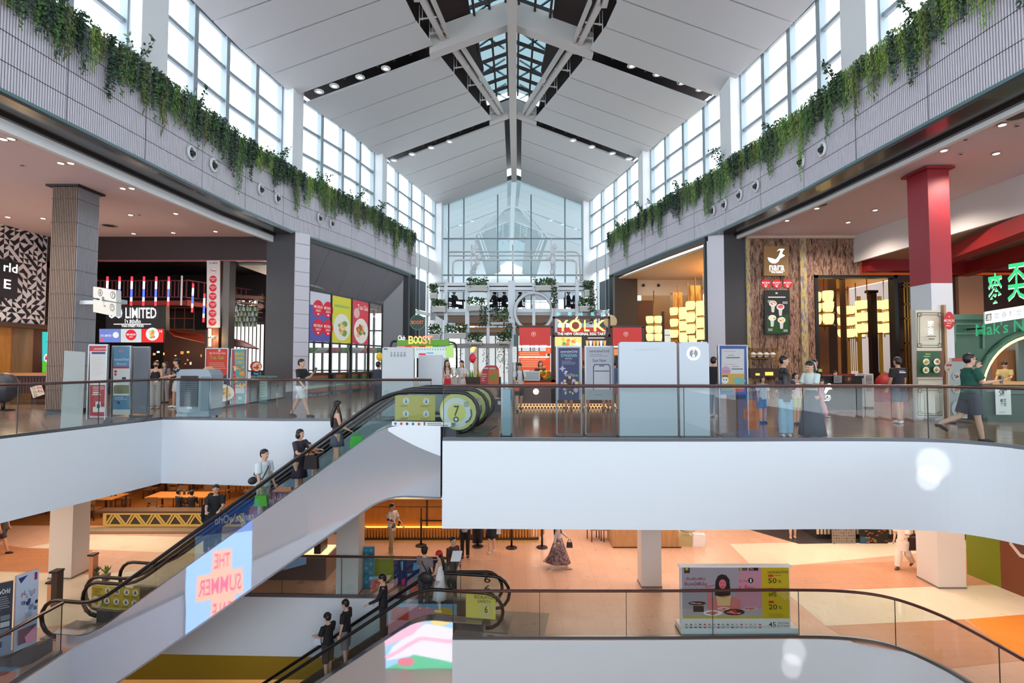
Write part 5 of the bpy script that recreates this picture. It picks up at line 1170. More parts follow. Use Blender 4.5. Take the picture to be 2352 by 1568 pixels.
q = FB(1204, 852, 1240, 874, KD - .12, .2); q.back((220, 222, 224), .02); q.rect(1206, 854, 1238, 872, (214, 222, 232)); q.done('menu_tablet', None, label='pale landscape menu stand on the kiosk counter beside the man in white', cat='menu stand')
mb = MB(); R = random.Random(6); 
for k in range(18): mb.m(M(R.choice([(250, 150, 40), (240, 80, 40), (250, 200, 60), (100, 150, 50)]), .5)); p = W(R.uniform(1240, 1264), 871, KD + .1); mb.sph((p.x, p.y + R.uniform(0, .2), p.z + R.uniform(.03, .3)), .06, 8, 6)
ob('oranges', mb, None, 'heap of orange fruit and red packs on the kiosk counter', 'fruit', kind='stuff')
add_light('AREA', (xpx(1300, KD), KD + .8, 3.2), 50, (1, .8, .6), 2.5, 1.0)

# ================================================================== juice kiosk on the left of the centre
JD = 19.5
root = thing('juice_kiosk', 'small juice kiosk with a green sign and colourful menu, left of the escalator top', 'kiosk')
q = FB(912, 780, 1032, 794, JD, .6); q.back((60, 120, 30), .12); q.rect(912, 780, 1032, 793, (104, 164, 36)); q.done('green_sign', root)
q = FB(912, 765, 1032, 796, JD - .15, 1.2); q.text('Club', 914, 770, 931, 781, (250, 252, 250)); q.step = .01
for ch, x0, x1, c in zip('BOOST', (938, 950, 960, 970, 981), (951, 961, 971, 983, 995), ((190, 236, 120), (220, 250, 120), (240, 236, 120), (250, 170, 110), (250, 150, 110))): q.text(ch, x0, 771, x1, 790, (255, 140, 90)); q.text(ch, x0 + 1, 772, x1 - 1, 789, c)
q.done('sign_letters', root)
q = FB(912, 793, 1042, 822, JD + .05, .7); q.back((200, 206, 206), .06); q.rect(912, 797, 1024, 822, (214, 232, 234)); q.rect(1024, 792, 1042, 822, (190, 232, 130))
for k, c in enumerate([(226, 150, 170), (230, 60, 60), (250, 140, 60), (190, 60, 60), (240, 210, 70), (60, 180, 70), (160, 150, 200)]): q.rect(914 + k * 16, 793, 929 + k * 16, 797, c)
for k in range(12): q.ell(958 + k * 6, 802, 1.4, 2.6, (150, 180, 170), 8)
q.rect(962, 811, 978, 815, (226, 40, 80)); q.rect(980, 809, 996, 812, (120, 170, 226)); q.words(960, 817, 1020, 1, 1.4, 3, (150, 180, 190)); q.done('menu_board', root)
mb = MB(); mb.m(BLACK); mb.tube(smooth3([W(897, 870, JD), W(897, 784, JD), W(912, 783, JD)], .3), .04, 6); mb.tube(smooth3([W(1032, 785, JD), W(1049, 788, JD), W(1049, 850, JD)], .3), .04, 6); ob('frame_tube', mb, root)
mb = MB(); pb(mb, 905, 915, 1050, 868, JD, 1.2, M((206, 200, 190), .5)); pb(mb, 1050, 866, 1150, 915, JD + .4, .6, M((60, 46, 40), .5)); ob('counter', mb, root)
mb = MB(); R = random.Random(9)
for k in range(16): mb.m(M(R.choice([(240, 200, 60), (230, 60, 50), (120, 190, 60), (250, 150, 50), (240, 240, 236), (190, 200, 60)]), .3)); p = W(1070 + k * 5, 866, JD + .6); mb.lathe(p, [(.0, 0), (.035, 0), (.04, .16), (.015, .22), (.015, .27)], 8)
ob('drink_bottles', mb, root, kind='stuff')
q = FB(942, 722, 976, 757, 20.5, 0); q.ell(959, 740, 17.8, 17.8, (28, 60, 48)); q.ell(959, 740, 17.5, 17.5, (120, 160, 130)); q.ell(959, 740, 16.6, 16.6, (30, 66, 52)); q.emit = 1.0; q.text('BOOST', 945, 736, 973, 744, (220, 90, 60)); r = thing('disc_sign', 'round dark green sign with small red letters above the juice kiosk', 'sign'); q.done('disc_face', r); mb = MB(); mb.m(BLACK); a = W(959, 757, 20.54); mb.cyl((a.x, a.y, 0), a, .03); ob('pole', mb, r)
mb = MB(); mb.m(M((240, 190, 40), .5)); p = W(872, 819, 17.5); mb.sph(p, (.12, .1, .15), 14, 10); ob('balloon', mb, None, 'yellow balloon beside the tall grey panel', 'balloon')
mb = MB(); mb.m(M((222, 40, 60), .4)); p = W(1087, 822, 20); mb.sph(p, (.16, .1, .2), 12, 8); mb.m(M((250, 210, 120), .5, 0, 1.5)); p = W(1088, 802, 20); mb.sph(p, (.14, .08, .1), 8, 6); mb.m(M((206, 180, 160), .5)); p0 = W(1092, 930, 20); p1 = W(1092, 800, 20); mb.cyl((p0.x, p0.y, 0), p1, .07); ob('fruit_lamp_post', mb, None, 'pale post with a red strawberry ornament and glowing crown, centre', 'ornament')
q = FB(1177, 796, 1187, 832, KD - .3, .6); q.back((200, 204, 206), .05); q.rect(1177, 796, 1187, 832, (232, 236, 236)); q.words(1179, 802, 1186, 5, 1, 5, (170, 174, 180)); q.done('notice_board', None, label='narrow white notice board on the centre post beside the red panel', cat='sign')
q = FB(1180, 768, 1189, 795, KD - .3, .1); q.back((60, 80, 74), .05); q.rect(1180, 768, 1189, 795, (90, 130, 118)); q.done('info_screen', None, label='small green screen above the narrow white notice board', cat='screen')
mb = MB(); p = W(1182, 830, KD); mb.m(M((190, 194, 198), .4, .3)); mb.cyl((p.x, p.y + .05, 0), (p.x, p.y + .05, zpx(762, KD)), .07); ob('support_post', mb, None, 'slim grey post at the left edge of the red kiosk', 'post')

# ================================================================== free-standing displays on the upper floor
GRP = M((190, 196, 206), .35, .1)
def panel(px0, y0, px1, y1, label, name='directory_panel', col=GRP, t=.14, art=None, foot=True, mbase=None):
    a = G(px0, y1, 0); b = G(px1, y1, 0); d = (a.y + b.y) / 2; r = thing(name, label, 'display panel')
    mb = MB(); mb.m(col); A = W(px0, y0, d); B = W(px1, y0, d); mb.mm(A.x, d, .06, B.x, d + t, A.z - .03); mb.mm(A.x + .03, d, A.z - .03, B.x - .03, d + t, A.z); ob('panel_body', mb, r)
    if foot: mb = MB(); mb.m(M((110, 112, 116), .4, .5)); mb.mm(A.x - .02, d - .12, 0, B.x + .02, d + t + .12, .06); ob('foot_plate', mb, r)
    return r, d
r, d = panel(1422, 785, 1554, 1007, 'large plain grey directory panel behind the right balustrade, wider of the adjacent pair'); q = FB(1455, 795, 1530, 800, d - .004); q.text('centralwOrld', 1458, 798, 1518, 805, (205, 212, 220)); q.done('lettering', r)
r, d = panel(1560, 785, 1628, 1007, 'tall grey panel with a glowing white ring and numeral, right of the wide grey panel'); q = FB(1578, 795, 1610, 830, d - .004, 1.6); q.ell(1593, 811.5, 15.5, 15.5, (250, 252, 255), 32); q.emit = 0; q.ell(1593, 811.5, 10, 10, (150, 156, 164), 28); q.emit = 1.6; q.text('7', 1590, 803, 1596, 811, (250, 252, 255)); q.text('6', 1590, 812, 1596, 820, (250, 252, 255)); q.done('ring_sign', r)
r, d = panel(878, 797, 950, 960, 'tall light grey panel with small pictograms, left of the escalator top', col=M((204, 206, 210), .5)); q = FB(895, 805, 935, 822, d - .004)
for k in range(5): q.ell(899 + k * 7.6, 810, 2, 2, (150, 152, 158), 8); q.rect(897 + k * 7.6, 813, 901 + k * 7.6, 819, (150, 152, 158))
q.rect(882, 800, 890, 802.5, (50, 56, 80)); q.done('pictograms', r)
panel(962, 815, 1016, 950, 'light grey panel just behind the escalator top, smaller than its pictogram neighbour', col=M((206, 208, 214), .4))
# leaning white light box at the left
r = thing('light_box', 'tall blank white panel leaning behind the left balustrade', 'display panel'); mb = MB(); mb.m(M((226, 236, 238), .4, 0, .3))
mb.slab([G(138, 990, 0), G(186, 983, 0), W(193, 808, G(186, 983, 0).y + .2), W(148, 805, G(138, 990, 0).y + .25)], (-.05, .1, 0)); ob('panel_body', mb, r); mb = MB(); mb.m(ALU); a = G(140, 988, 0); b = G(184, 982, 0); mb.bar(a, b, .3, .04); ob('foot_plate', mb, r)
# poster stands
def stand(px0, y0, px1, y1, yb, label, draw, frame=(120, 120, 122), base=True, legs=False, emit=0.3):  # emit is a faint glow added to brighten the posters
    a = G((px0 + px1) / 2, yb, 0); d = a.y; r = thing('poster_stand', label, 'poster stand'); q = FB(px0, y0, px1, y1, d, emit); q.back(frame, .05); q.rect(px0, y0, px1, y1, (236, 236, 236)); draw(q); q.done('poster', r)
    mb = MB(); mb.m(M((150, 150, 154), .3, .7)); A = W(px0, y0, d); B = W(px1, y0, d)
    mb.mm(A.x - .03, d, A.z - .01, B.x + .03, d + .05, A.z + .03)
    for x in (A.x - .03, B.x): mb.mm(x, d - .01, .02, x + .03, d + .06, A.z)
    ob('frame', mb, r); mb = MB(); mb.m(M((96, 92, 96), .4)); mb.slab([(A.x - .12, d - .25, 0), (B.x + .12, d - .25, 0), (B.x, d + .02, .14), (A.x, d + .02, .14)] if base else [(A.x - .02, d - .22, 0), (B.x + .02, d - .22, 0), (B.x + .02, d - .22, .025), (A.x - .02, d - .22, .025)], (0, .25 if base else .45, 0)); ob('base', mb, r); return r
def art_a(q):
    q.rect(206, 794, 245, 806, (206, 24, 60)); q.text('centralwOrld', 216, 798, 243, 803, (255, 240, 240)); q.rect(211, 808, 242, 813, (40, 56, 110)); q.words(212, 820, 242, 9, .8, 5, (206, 212, 222), 3); q.rect(207, 884, 244, 956, (186, 16, 36)); q.words(213, 888, 240, 4, 1.6, 4, (240, 200, 200), 2); q.rect(214, 900, 230, 903, (255, 255, 255)); q.rect(212, 905, 232, 907, (255, 255, 255)); q.rect(220, 922, 232, 934, (230, 236, 240)); q.rect(214, 934, 240, 946, (230, 236, 240)); q.rect(223, 928, 230, 937, (50, 50, 60))
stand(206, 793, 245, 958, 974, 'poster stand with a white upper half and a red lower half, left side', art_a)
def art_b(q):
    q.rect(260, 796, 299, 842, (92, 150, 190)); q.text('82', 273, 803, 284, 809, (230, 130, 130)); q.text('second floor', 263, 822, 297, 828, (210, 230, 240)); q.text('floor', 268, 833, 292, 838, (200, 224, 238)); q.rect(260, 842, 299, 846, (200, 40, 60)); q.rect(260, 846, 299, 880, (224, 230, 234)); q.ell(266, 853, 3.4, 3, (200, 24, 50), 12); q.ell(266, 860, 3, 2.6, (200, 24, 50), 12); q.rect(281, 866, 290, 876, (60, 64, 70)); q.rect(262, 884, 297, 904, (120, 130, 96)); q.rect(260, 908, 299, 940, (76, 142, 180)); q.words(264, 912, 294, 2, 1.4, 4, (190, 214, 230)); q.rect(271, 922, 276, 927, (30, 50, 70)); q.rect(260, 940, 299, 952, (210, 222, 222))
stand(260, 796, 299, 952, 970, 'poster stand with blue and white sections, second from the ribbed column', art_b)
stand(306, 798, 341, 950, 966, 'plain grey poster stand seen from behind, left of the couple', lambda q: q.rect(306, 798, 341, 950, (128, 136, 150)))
# air cooler
d = G(445, 963, 0).y; r = thing('air_cooler', 'bulky grey portable air cooler on castors behind the left balustrade', 'air cooler'); BODY = M((150, 164, 176), .4)
mb = MB(); A = W(406, 848, d); B = W(485, 858, d); mb.m(BODY); mb.slab([(A.x + .05, d, .1), (B.x - .05, d, .1), (B.x, d, .5), (B.x, d, A.z - .15), (B.x - .1, d, A.z), (A.x + .1, d, A.z), (A.x, d, A.z - .12), (A.x, d, .4)], (0, .6, 0)); ob('housing', mb, r)
mb = MB(); mb.m(M((96, 106, 118), .5)); mb.mm(A.x + .12, d - .02, A.z - 1.05, A.x + .62, d, A.z - .2); mb.m(BLACK)
for k in range(14): mb.mm(A.x + .12, d - .03, A.z - 1.0 + k * .055, A.x + .62, d - .015, A.z - .985 + k * .055)
mb.mm(A.x + .14, d - .03, A.z - .26, A.x + .6, d - .01, A.z - .18); ob('grille', mb, r)
mb = MB(); mb.m(M((220, 226, 230), .5)); mb.mm(A.x + .32, d - .015, .3, A.x + .46, d, .5); mb.m(BODY); mb.mm(A.x + .02, d - .03, .08, B.x - .02, d + .62, .16); mb.m(M((120, 134, 146), .4)); mb.mm(A.x + .7, d - .02, .25, B.x - .04, d, A.z - .2); ob('front_panel', mb, r)
for x in (A.x + .1, B.x - .1):
    for y in (d + .08, d + .5): mb = MB(); mb.m(BLACK); mb.cyl((x - .02, y, .045), (x + .02, y, .045), .045); ob('castor', mb, r)
# food banners at the restaurant front
def art_c(q):
    q.rect(474, 801, 523, 933, (230, 52, 24)); q.ell(504, 805, 2.6, 2.6, (250, 240, 230), 12); q.text('Hat Yai Chee Chan', 481, 808, 518, 813, (255, 240, 230)); q.text('Tua Gai', 482, 816, 514, 825, (150, 200, 70)); q.words(480, 833, 520, 4, 1, 4, (250, 200, 170), 5); q.poly([(474, 890), (523, 858), (523, 933), (474, 933)], (36, 44, 96)); q.dish(480, 859, 18, [(240, 160, 40), (250, 190, 60), (110, 140, 50)], 7, (240, 190, 150)); q.ell(508, 878, 7, 6, (240, 240, 230)); q.ell(508, 878, 5, 4, (220, 90, 60)); q.words(484, 923, 514, 2, 2, 4, (220, 224, 240), 3)
r = stand(474, 801, 523, 933, 935, 'tall red food banner with large lettering in front of the restaurant pillar', art_c, (120, 20, 16)); d = G(500, 935, 0).y - .08
q = FB(484, 880, 538, 922, d); q.dish(511, 902, 27, [(220, 130, 40), (240, 180, 60), (190, 90, 30), (230, 200, 120)], 21, (236, 230, 220), 20); q.line([(504, 914), (530, 905)], 5, (236, 190, 120)); q.done('plate_cutout', r)
r = thing('poster_stand', 'blank white arched cutout stand between the two food banners', 'poster stand'); q = FB(523, 820, 536, 930, G(530, 934, 0).y); q.mb.m(M((222, 220, 212), .5)); q.mb.slab([q.P(523, 930, 0), q.P(538, 930, 0), q.P(538, 835, 0), q.P(535, 822, 0), q.P(530, 818, 0), q.P(523, 836, 0)], V(0, .04, 0)); q.done('cutout', r)
def art_d(q):
    q.rect(533, 802, 566, 933, (92, 176, 180)); q.poly([(533, 802), (538, 802), (543, 933), (537, 933)], (222, 30, 70)); q.poly([(562, 802), (566, 802), (568, 933), (564, 933)], (214, 30, 50))
    for t, y in (('BIG', 808), ('MAMA', 818), ('COMBO', 828)): q.text(t, 541, y, 560, y + 8, (250, 200, 60))
    R = random.Random(3)
    for k in range(30): q.ell(R.uniform(538, 562), R.uniform(842, 888), R.uniform(2, 5), R.uniform(2, 4), R.choice([(240, 180, 70), (250, 210, 100), (240, 150, 90), (250, 226, 200), (226, 110, 60)]), 8)
    q.rect(542, 890, 563, 903, (226, 226, 232)); q.text('฿', 549, 910, 557, 918, (240, 244, 244))
stand(533, 802, 566, 933, 935, 'narrow turquoise and pink combo meal banner', art_d, (190, 40, 60))
# chicken kiosk
d = G(590, 926, 0).y; r = thing('snack_counter', 'small teal snack counter with a round fried chicken sign beside the dark pillar', 'kiosk')
mb = MB(); pb(mb, 568, 926, 615, 866, d, .7, M((60, 64, 66), .5)); pb(mb, 570, 868, 615, 864, d - .05, .8, M((110, 150, 150), .4)); ob('counter_body', mb, r)
q = FB(568, 866, 615, 926, d - .01); q.poly([(597, 872), (614, 870), (614, 924), (594, 924)], (150, 186, 176)); q.poly([(594, 912), (614, 912), (614, 924), (594, 924)], (96, 150, 152)); q.words(597, 880, 610, 6, 1.4, 5, (90, 130, 120), 8); q.done('front_art', r)
q = FB(575, 824, 604, 862, d - .1, .5); q.mb.m(BLACK); q.ell(588, 841, 14, 12, (170, 60, 50)); q.dish(590, 842, 10, [(190, 90, 40), (210, 120, 60), (170, 60, 40)], 4, (240, 200, 180)); q.rect(579, 853, 602, 862, (14, 22, 60)); q.rect(592, 853, 602, 862, (20, 70, 30)); q.text('Get 1', 583, 855, 599, 860, (120, 220, 255)); q.rect(566, 853, 577, 869, (222, 230, 234)); q.done('round_sign', r)
mb = MB(); mb.m(BLACK); p = W(588, 864, d - .08); mb.cyl(p, W(588, 850, d - .08), .02, n=6); p = W(590, 865, d); mb.mm(p.x - .3, d, p.z, p.x - .26, d + .04, p.z + .25); ob('sign_stem', mb, r)
def potted(px, yb, hpx, label, pot=(206, 200, 120), wpx=16, dark=False, seed=1, z=0.0, leaf=None):
    a = G(px, yb, z); sc = a.y / F; h = hpx * sc; w_ = wpx * sc / 2; r = thing('potted_plant', label, 'plant', a); mb = MB(); mb.m(M(pot, .6)); mb.lathe((0, 0, 0), [(w_ * .75, 0), (w_, h * .38), (w_ * 1.05, h * .4), (w_ * .9, h * .4), (.01, h * .36)], 14); ob('pot', mb, r)
    R = random.Random(seed); mb = MB()
    for k in range(26):
        a_ = R.uniform(0, 2 * pi); l_ = h * R.uniform(.4, .65); mb.m(R.choice(leaf or LEAFC)); e = Vector((cos(a_) * l_ * .6, sin(a_) * l_ * .6, l_)); s_ = Vector((-sin(a_), cos(a_), 0)) * l_ * .12; o_ = Vector((0, 0, h * .38))
        mb.poly([o_, o_ + e * .5 + s_, o_ + e + Vector((0, 0, -l_ * .15)), o_ + e * .5 - s_])
    ob('leaves', mb, r); return r
potted(632, 919, 40, 'dark leafy plant in a pale yellow pot beside the snack counter', (196, 196, 130), 15, seed=3, leaf=[LEAFC[2], LEAFC[0]])
# mango drink standees, banners, info pylon near the escalator top
d = G(1125, 938, 0).y; r = thing('food_standee', 'red and orange mango dessert standee left of the egg tart kiosk', 'standee'); q = FB(1102, 838, 1150, 940, d, .15); q.mb.m(M((200, 60, 50), .5)); q.mb.slab([q.P(1104, 940, 0), q.P(1146, 940, 0), q.P(1146, 848, 0), q.P(1140, 839, 0), q.P(1116, 839, 0), q.P(1108, 848, 0), q.P(1106, 860, 0), q.P(1103, 862, 0)], V(0, .05, 0))
q.poly([(1108, 862), (1108, 850), (1116, 840), (1140, 840), (1146, 848), (1146, 888), (1104, 888), (1104, 864)], (222, 56, 64)); q.poly([(1123, 846), (1146, 848), (1146, 888), (1120, 888)], (240, 130, 50)); q.ell(1134, 866, 8, 6, (130, 180, 60)); q.rect(1110, 844, 1122, 847, (255, 240, 240)); q.rect(1124, 844, 1138, 847, (255, 240, 240)); q.words(1106, 858, 1118, 4, 2, 5, (250, 220, 220), 2)
q.rect(1104, 888, 1146, 940, (120, 90, 76)); q.dish(1126, 902, 16, [(190, 150, 130), (220, 120, 100), (230, 200, 120), (140, 160, 80)], 8, (200, 170, 150)); q.dish(1142, 920, 8, [(240, 200, 90), (220, 90, 70)], 9); q.done('standee_board', r)
mb = MB(); mb.m(BLACK); mb.mm(xpx(1108, d), d - .1, 0, xpx(1142, d), d + .4, .04); mb.bar((xpx(1125, d), d + .4, .02), (xpx(1125, d), d + .05, 1.0), .04, .04); ob('stay', mb, r)
mb = MB(); p = G(1133, 945, 0); mb.m(M((50, 50, 52), .5)); mb.box((p.x, p.y, .2), (.5, .4, .4)); mb.m(M((200, 200, 204), .5)); mb.box((p.x + .2, p.y - .22, .3), (.1, .02, .12)); ob('speaker_box', mb, None, 'low dark box with a pale tag on the floor behind the escalator ends', 'box')
r = thing('sensor_pylon', 'slim blue-grey steel pylon standing at the right of the escalator top', 'pylon'); a = G(1163, 1003, 0); mb = MB(); mb.m(M((150, 172, 186), .25, .5)); mb.slab([(a.x - .09, a.y, .03), (a.x + .09, a.y, .03), (a.x + .1, a.y, 1.02), (a.x - .08, a.y, 1.02)], (0, .3, 0)); ob('pylon_body', mb, r); mb = MB(); mb.m(BLACK); mb.box((a.x, a.y + .15, .015), (.26, .4, .03)); mb.box((a.x + .1, a.y - .01, .9), (.015, .02, .25)); ob('base_plate', mb, r)
def art_song(q):
    q.rect(1280, 797, 1333, 918, (176, 180, 200)); q.rect(1283, 799, 1330, 918, (52, 58, 112)); WW = (232, 236, 246); q.text('centralwOrld', 1287, 804, 1326, 810, WW); q.text('SONGKRAN', 1288, 812, 1325, 820, (150, 220, 235)); q.text('FESTIVAL', 1298, 822, 1314, 825, WW); q.words(1290, 829, 1324, 3, .9, 3.2, (180, 186, 216)); q.poly([(1292, 838), (1294, 844), (1300, 846), (1294, 849), (1292, 855), (1289, 849), (1284, 847), (1289, 844)], (196, 200, 236)); R = random.Random(4)
    for k in range(22): q.ell(R.uniform(1290, 1324), R.uniform(852, 905), R.uniform(2, 6), R.uniform(2, 5), R.choice([(226, 180, 220), (240, 226, 90), (236, 236, 240), (140, 150, 200), (70, 50, 60), (120, 160, 110)]), 10)
    q.poly([(1303, 868), (1308, 858), (1314, 868), (1312, 884), (1304, 884)], (60, 40, 40)); q.ell(1308, 866, 3.4, 4, (226, 190, 170))
def art_scan(q):
    q.rect(1346, 797, 1407, 918, (196, 202, 220)); D_ = (70, 74, 88); q.text('centralwOrld', 1353, 803, 1399, 809, D_); q.words(1354, 813, 1398, 2, 1, 4, (130, 134, 150)); q.text('Scan Now', 1361, 824, 1392, 831, D_); q.poly([(1362, 918), (1362, 842), (1366, 836), (1398, 836), (1402, 842), (1402, 918)], (44, 48, 66)); q.poly([(1364, 918), (1364, 843), (1367, 838), (1397, 838), (1400, 843), (1400, 918)], (206, 212, 226)); q.rect(1376, 839, 1388, 841, (44, 48, 66)); q.rect(1365, 851, 1399, 853, (60, 64, 80)); q.rect(1346, 895, 1407, 918, (176, 184, 190)); q.words(1366, 906, 1390, 1, 1, 3, (110, 116, 124))
stand(1280, 797, 1333, 918, 1000, 'navy festival banner stand behind the right balustrade', art_song, base=False)
stand(1346, 797, 1407, 918, 1000, 'white banner stand with a phone drawing and Scan Now lettering', art_scan, base=False)
def art_stamp(q):
    q.rect(1652, 795, 1714, 905, (66, 102, 176)); q.rect(1657, 801, 1709, 895, (226, 226, 230)); q.words(1661, 806, 1705, 1, 1.4, 4, (226, 170, 180)); q.rect(1668, 820, 1699, 822.5, (70, 120, 110)); q.words(1672, 815, 1694, 1, 1.4, 3, (150, 150, 160)); q.words(1662, 836, 1705, 1, 1.2, 3, (226, 170, 180)); q.rect(1680, 846, 1706, 848.5, (70, 120, 110)); q.words(1680, 841, 1706, 1, 1.4, 3, (150, 150, 160)); q.ell(1667, 852, 11, 11, (206, 170, 210)); q.text('COUPON', 1658, 850, 1676, 856, (220, 80, 130)); q.rect(1657, 858, 1709, 895, (222, 176, 60)); q.ell(1665, 873, 8, 8, (240, 244, 246)); q.ell(1662, 872, 1.4, 1.8, (40, 60, 90), 8); q.ell(1668, 872, 1.4, 1.8, (40, 60, 90), 8); q.rect(1659, 862, 1671, 865, (50, 60, 80)); q.poly([(1680, 872), (1694, 864), (1713, 874), (1696, 884)], (120, 190, 190)); q.rect(1683, 893, 1709, 900, (226, 90, 96)); q.rect(1657, 890, 1680, 897, (110, 170, 150))
    for k in range(12): q.ell(1654 + k * 5.3, 795, 1.6, 2.2, (66, 102, 176), 8); q.ell(1654 + k * 5.3, 905, 1.6, 2.2, (66, 102, 176), 8)
stand(1652, 795, 1714, 905, 1000, 'blue stamp-edged coupon poster stand right of the ring-sign panel', art_stamp, (60, 80, 140), base=False)
# host stand, air purifier, plants by the carved wall
d = G(1935, 944, 0).y; r = thing('host_stand', 'black restaurant host stand with menus and a glowing white fish emblem', 'counter'); mb = MB(); pb(mb, 1893, 944, 1982, 868, d, .7, M((40, 32, 34), .4)); pb(mb, 1888, 946, 1984, 941, d - .03, .76, M((150, 110, 100), .4)); pb(mb, 1888, 868, 1984, 863, d - .05, .8, BLACK); ob('stand_body', mb, r)
q = FB(1885, 862, 1912, 925, d - .05, 2.2); q.poly([(1898, 884), (1904, 880), (1909, 882), (1903, 886), (1912, 893), (1903, 895), (1896, 905), (1893, 900)], (255, 255, 255)); q.text('ra', 1896, 907, 1908, 913, (255, 255, 255)); q.rect(1890, 915, 1908, 916.4, (255, 255, 255)); q.rect(1890, 918, 1905, 920, (255, 255, 255)); q.done('glowing_emblem', r)
for x0, x1, c, cs, s_ in ((1915, 1934, (200, 196, 200), None, 0), (1936, 1962, (60, 30, 26), 1, 4)):
    q = FB(x0, 862, x1, 879, d - .1, .1); q.back((40, 30, 30), .02); q.rect(x0, 862, x1, 879, c); q.words(x0 + 2, 866, x1 - 2, 3, 1, 4, (90, 84, 90), 3) if not cs else q.dish((x0 + x1) / 2, 871, 9, [(226, 150, 70), (200, 90, 60), (240, 200, 130), (90, 120, 50)], 4, (120, 60, 40)); q.done('menu_card', r)
d = G(1997, 938, 0).y; r = thing('air_purifier', 'slim white air purifier tower right of the host stand', 'air purifier'); mb = MB(); A = W(1985, 858, d); B = W(2006, 860, d); mb.m(M((206, 200, 196), .4)); mb.mm(A.x, d, .06, B.x, d + .35, A.z); ob('housing', mb, r); mb = MB(); mb.m(M((150, 144, 146), .5)); mb.mm(A.x + .06, d - .01, .95, B.x - .06, d, 1.15)
for k in range(10): mb.mm(A.x + .06, d - .015, .6 + k * .05, B.x - .06, d, .62 + k * .05)
ob('grille', mb, r); mb = MB(); mb.m(BLACK); mb.mm(A.x + .02, d + .02, 0, A.x + .08, d + .3, .06); mb.mm(B.x - .08, d + .02, 0, B.x - .02, d + .3, .06); ob('castors', mb, r)
potted(2033, 905, 58, 'leafy olive green plant in the amber restaurant entrance', (90, 40, 34), 26, seed=8, leaf=[M((110, 116, 40), .6), M((84, 92, 40), .6)])
mb = MB(); mb.m(M((150, 26, 30), .5)); p = V(xpx(2040, 20.9), 20.9, 0); mb.sph((p.x, p.y, .75), (.5, .4, .42), 14, 10, 2.0); mb.mm(p.x - .5, p.y - .3, 0, p.x + .5, p.y + .3, .5); ob('armchair', mb, None, 'deep red armchair behind the air purifier', 'armchair')
for k, px in enumerate((1908, 1958)): 
    mb = MB(); mb.m(M((120, 22, 30), .5)); p = V(xpx(px, 21.3), 21.3, 0); mb.mm(p.x - .4, p.y - .3, 0, p.x + .4, p.y + .3, .45); mb.slab([(p.x - .4, p.y + .3, .4), (p.x + .4, p.y + .3, .4), (p.x + .36, p.y + .4, 1.1), (p.x - .36, p.y + .4, 1.1)], (0, .1, 0)); ob('dining_chair', mb, None, 'dark red dining seat behind the black host stand', 'chair', 'red seats behind the host stand')

# ================================================================== noodle shop at the right edge
BG = M((44, 84, 64), .5); PALE = M((206, 196, 176), .5); LG = M((70, 112, 92), .45); DG = M((40, 70, 52), .5)
root = thing('square_column', 'tall square column, red above and pale below, right side', 'column'); root['kind'] = 'structure'
x0, x1, y0, y1 = 11.68, 12.28, 14.2, 14.95; zz = zpx(650, 14.2)
mb = MB(); mb.m(M((146, 34, 46), .5)); mb.mm(x0, y0, zz, x1, y1, 7.12); ob('red_part', mb, root); mb = MB(); mb.m(M((206, 206, 212), .5)); mb.mm(x0, y0, 0, x1, y1, zz); ob('pale_part', mb, root); mb = MB(); mb.m(M((150, 30, 40), .5)); mb.mm(x0 - .1, y0 - .1, 7.02, x1 + .1, y1 + .1, 7.08); ob('capital_plate', mb, root)
root = thing('noodle_shop', 'green noodle shop front with glowing green characters at the right edge', 'shop')
d = 14.1
mb = MB(); mb.m(PALE); pb(mb, 2103, 958, 2168, 712, d, .12); mb.m(M((170, 130, 90), .5)); A = W(2168, 712, d); mb.mm(A.x, d, 0, A.x + .06, d + 1.2, A.z + .15); mb.mm(A.x + .06, d + .8, 0, A.x + .75, d + .9, A.z + .1); ob('pale_pillar_panel', mb, root)
q = FB(2103, 712, 2168, 958, d - .01); 
for a, ya, b, yb in ((2105, 716, 2165, 800), (2106, 890, 2165, 956)):
    q.frame(a + 2, ya + 2, b - 2, yb - 2, 1.3, DG); q.frame(a + 7, ya + 7, b - 7, yb - 7, 1.0, DG)
    for cx, cy in ((a + 7, ya + 7), (b - 7, ya + 7), (a + 7, yb - 7), (b - 7, yb - 7)): q.frame(cx - 4, cy - 4, cx + 4, cy + 4, 1.0, DG)
q.frame(2107, 872, 2165, 886, 1.0, DG); q.rect(2104, 806, 2167, 866, (110, 60, 40)); q.rect(2106, 808, 2158, 864, (24, 78, 42)); q.text('MENU', 2124, 812, 2136, 815, (220, 200, 60)); q.words(2120, 818, 2142, 1, 1.6, 3, (150, 190, 160))
for cx, cy in ((2126, 831), (2149, 831), (2123, 850), (2146, 849)): q.dish(cx, cy, 7.5, [(230, 190, 90), (170, 90, 50), (206, 140, 60), (120, 140, 50)], cx, (240, 232, 210))
q.emit = 2.0; q.text('麥', 2124, 737, 2139, 753, (245, 252, 255)); q.text('奀', 2125, 755, 2138, 769, (245, 252, 255)); q.emit = 0; q.rect(2123, 772, 2144, 773.5, (60, 60, 56)); q.rect(2126, 778, 2140, 780, (60, 60, 56)); q.done('panel_art', root)
q = FB(2166, 715, 2194, 760, d - .25, .5); q.mb.m(M((190, 24, 30), .5)); q.ell(2180, 736, 12.6, 20.5, (214, 30, 34), 28); q.text('MICHELIN', 2168.5, 733, 2191.5, 739, (255, 240, 235)); q.text('2019', 2175, 741, 2185, 744, (255, 240, 235)); q.ell(2180, 727, 1.6, 1.2, (255, 240, 235)); q.words(2172, 747, 2188, 1, 1.6, 3, (255, 220, 215)); q.done('award_disc', root)
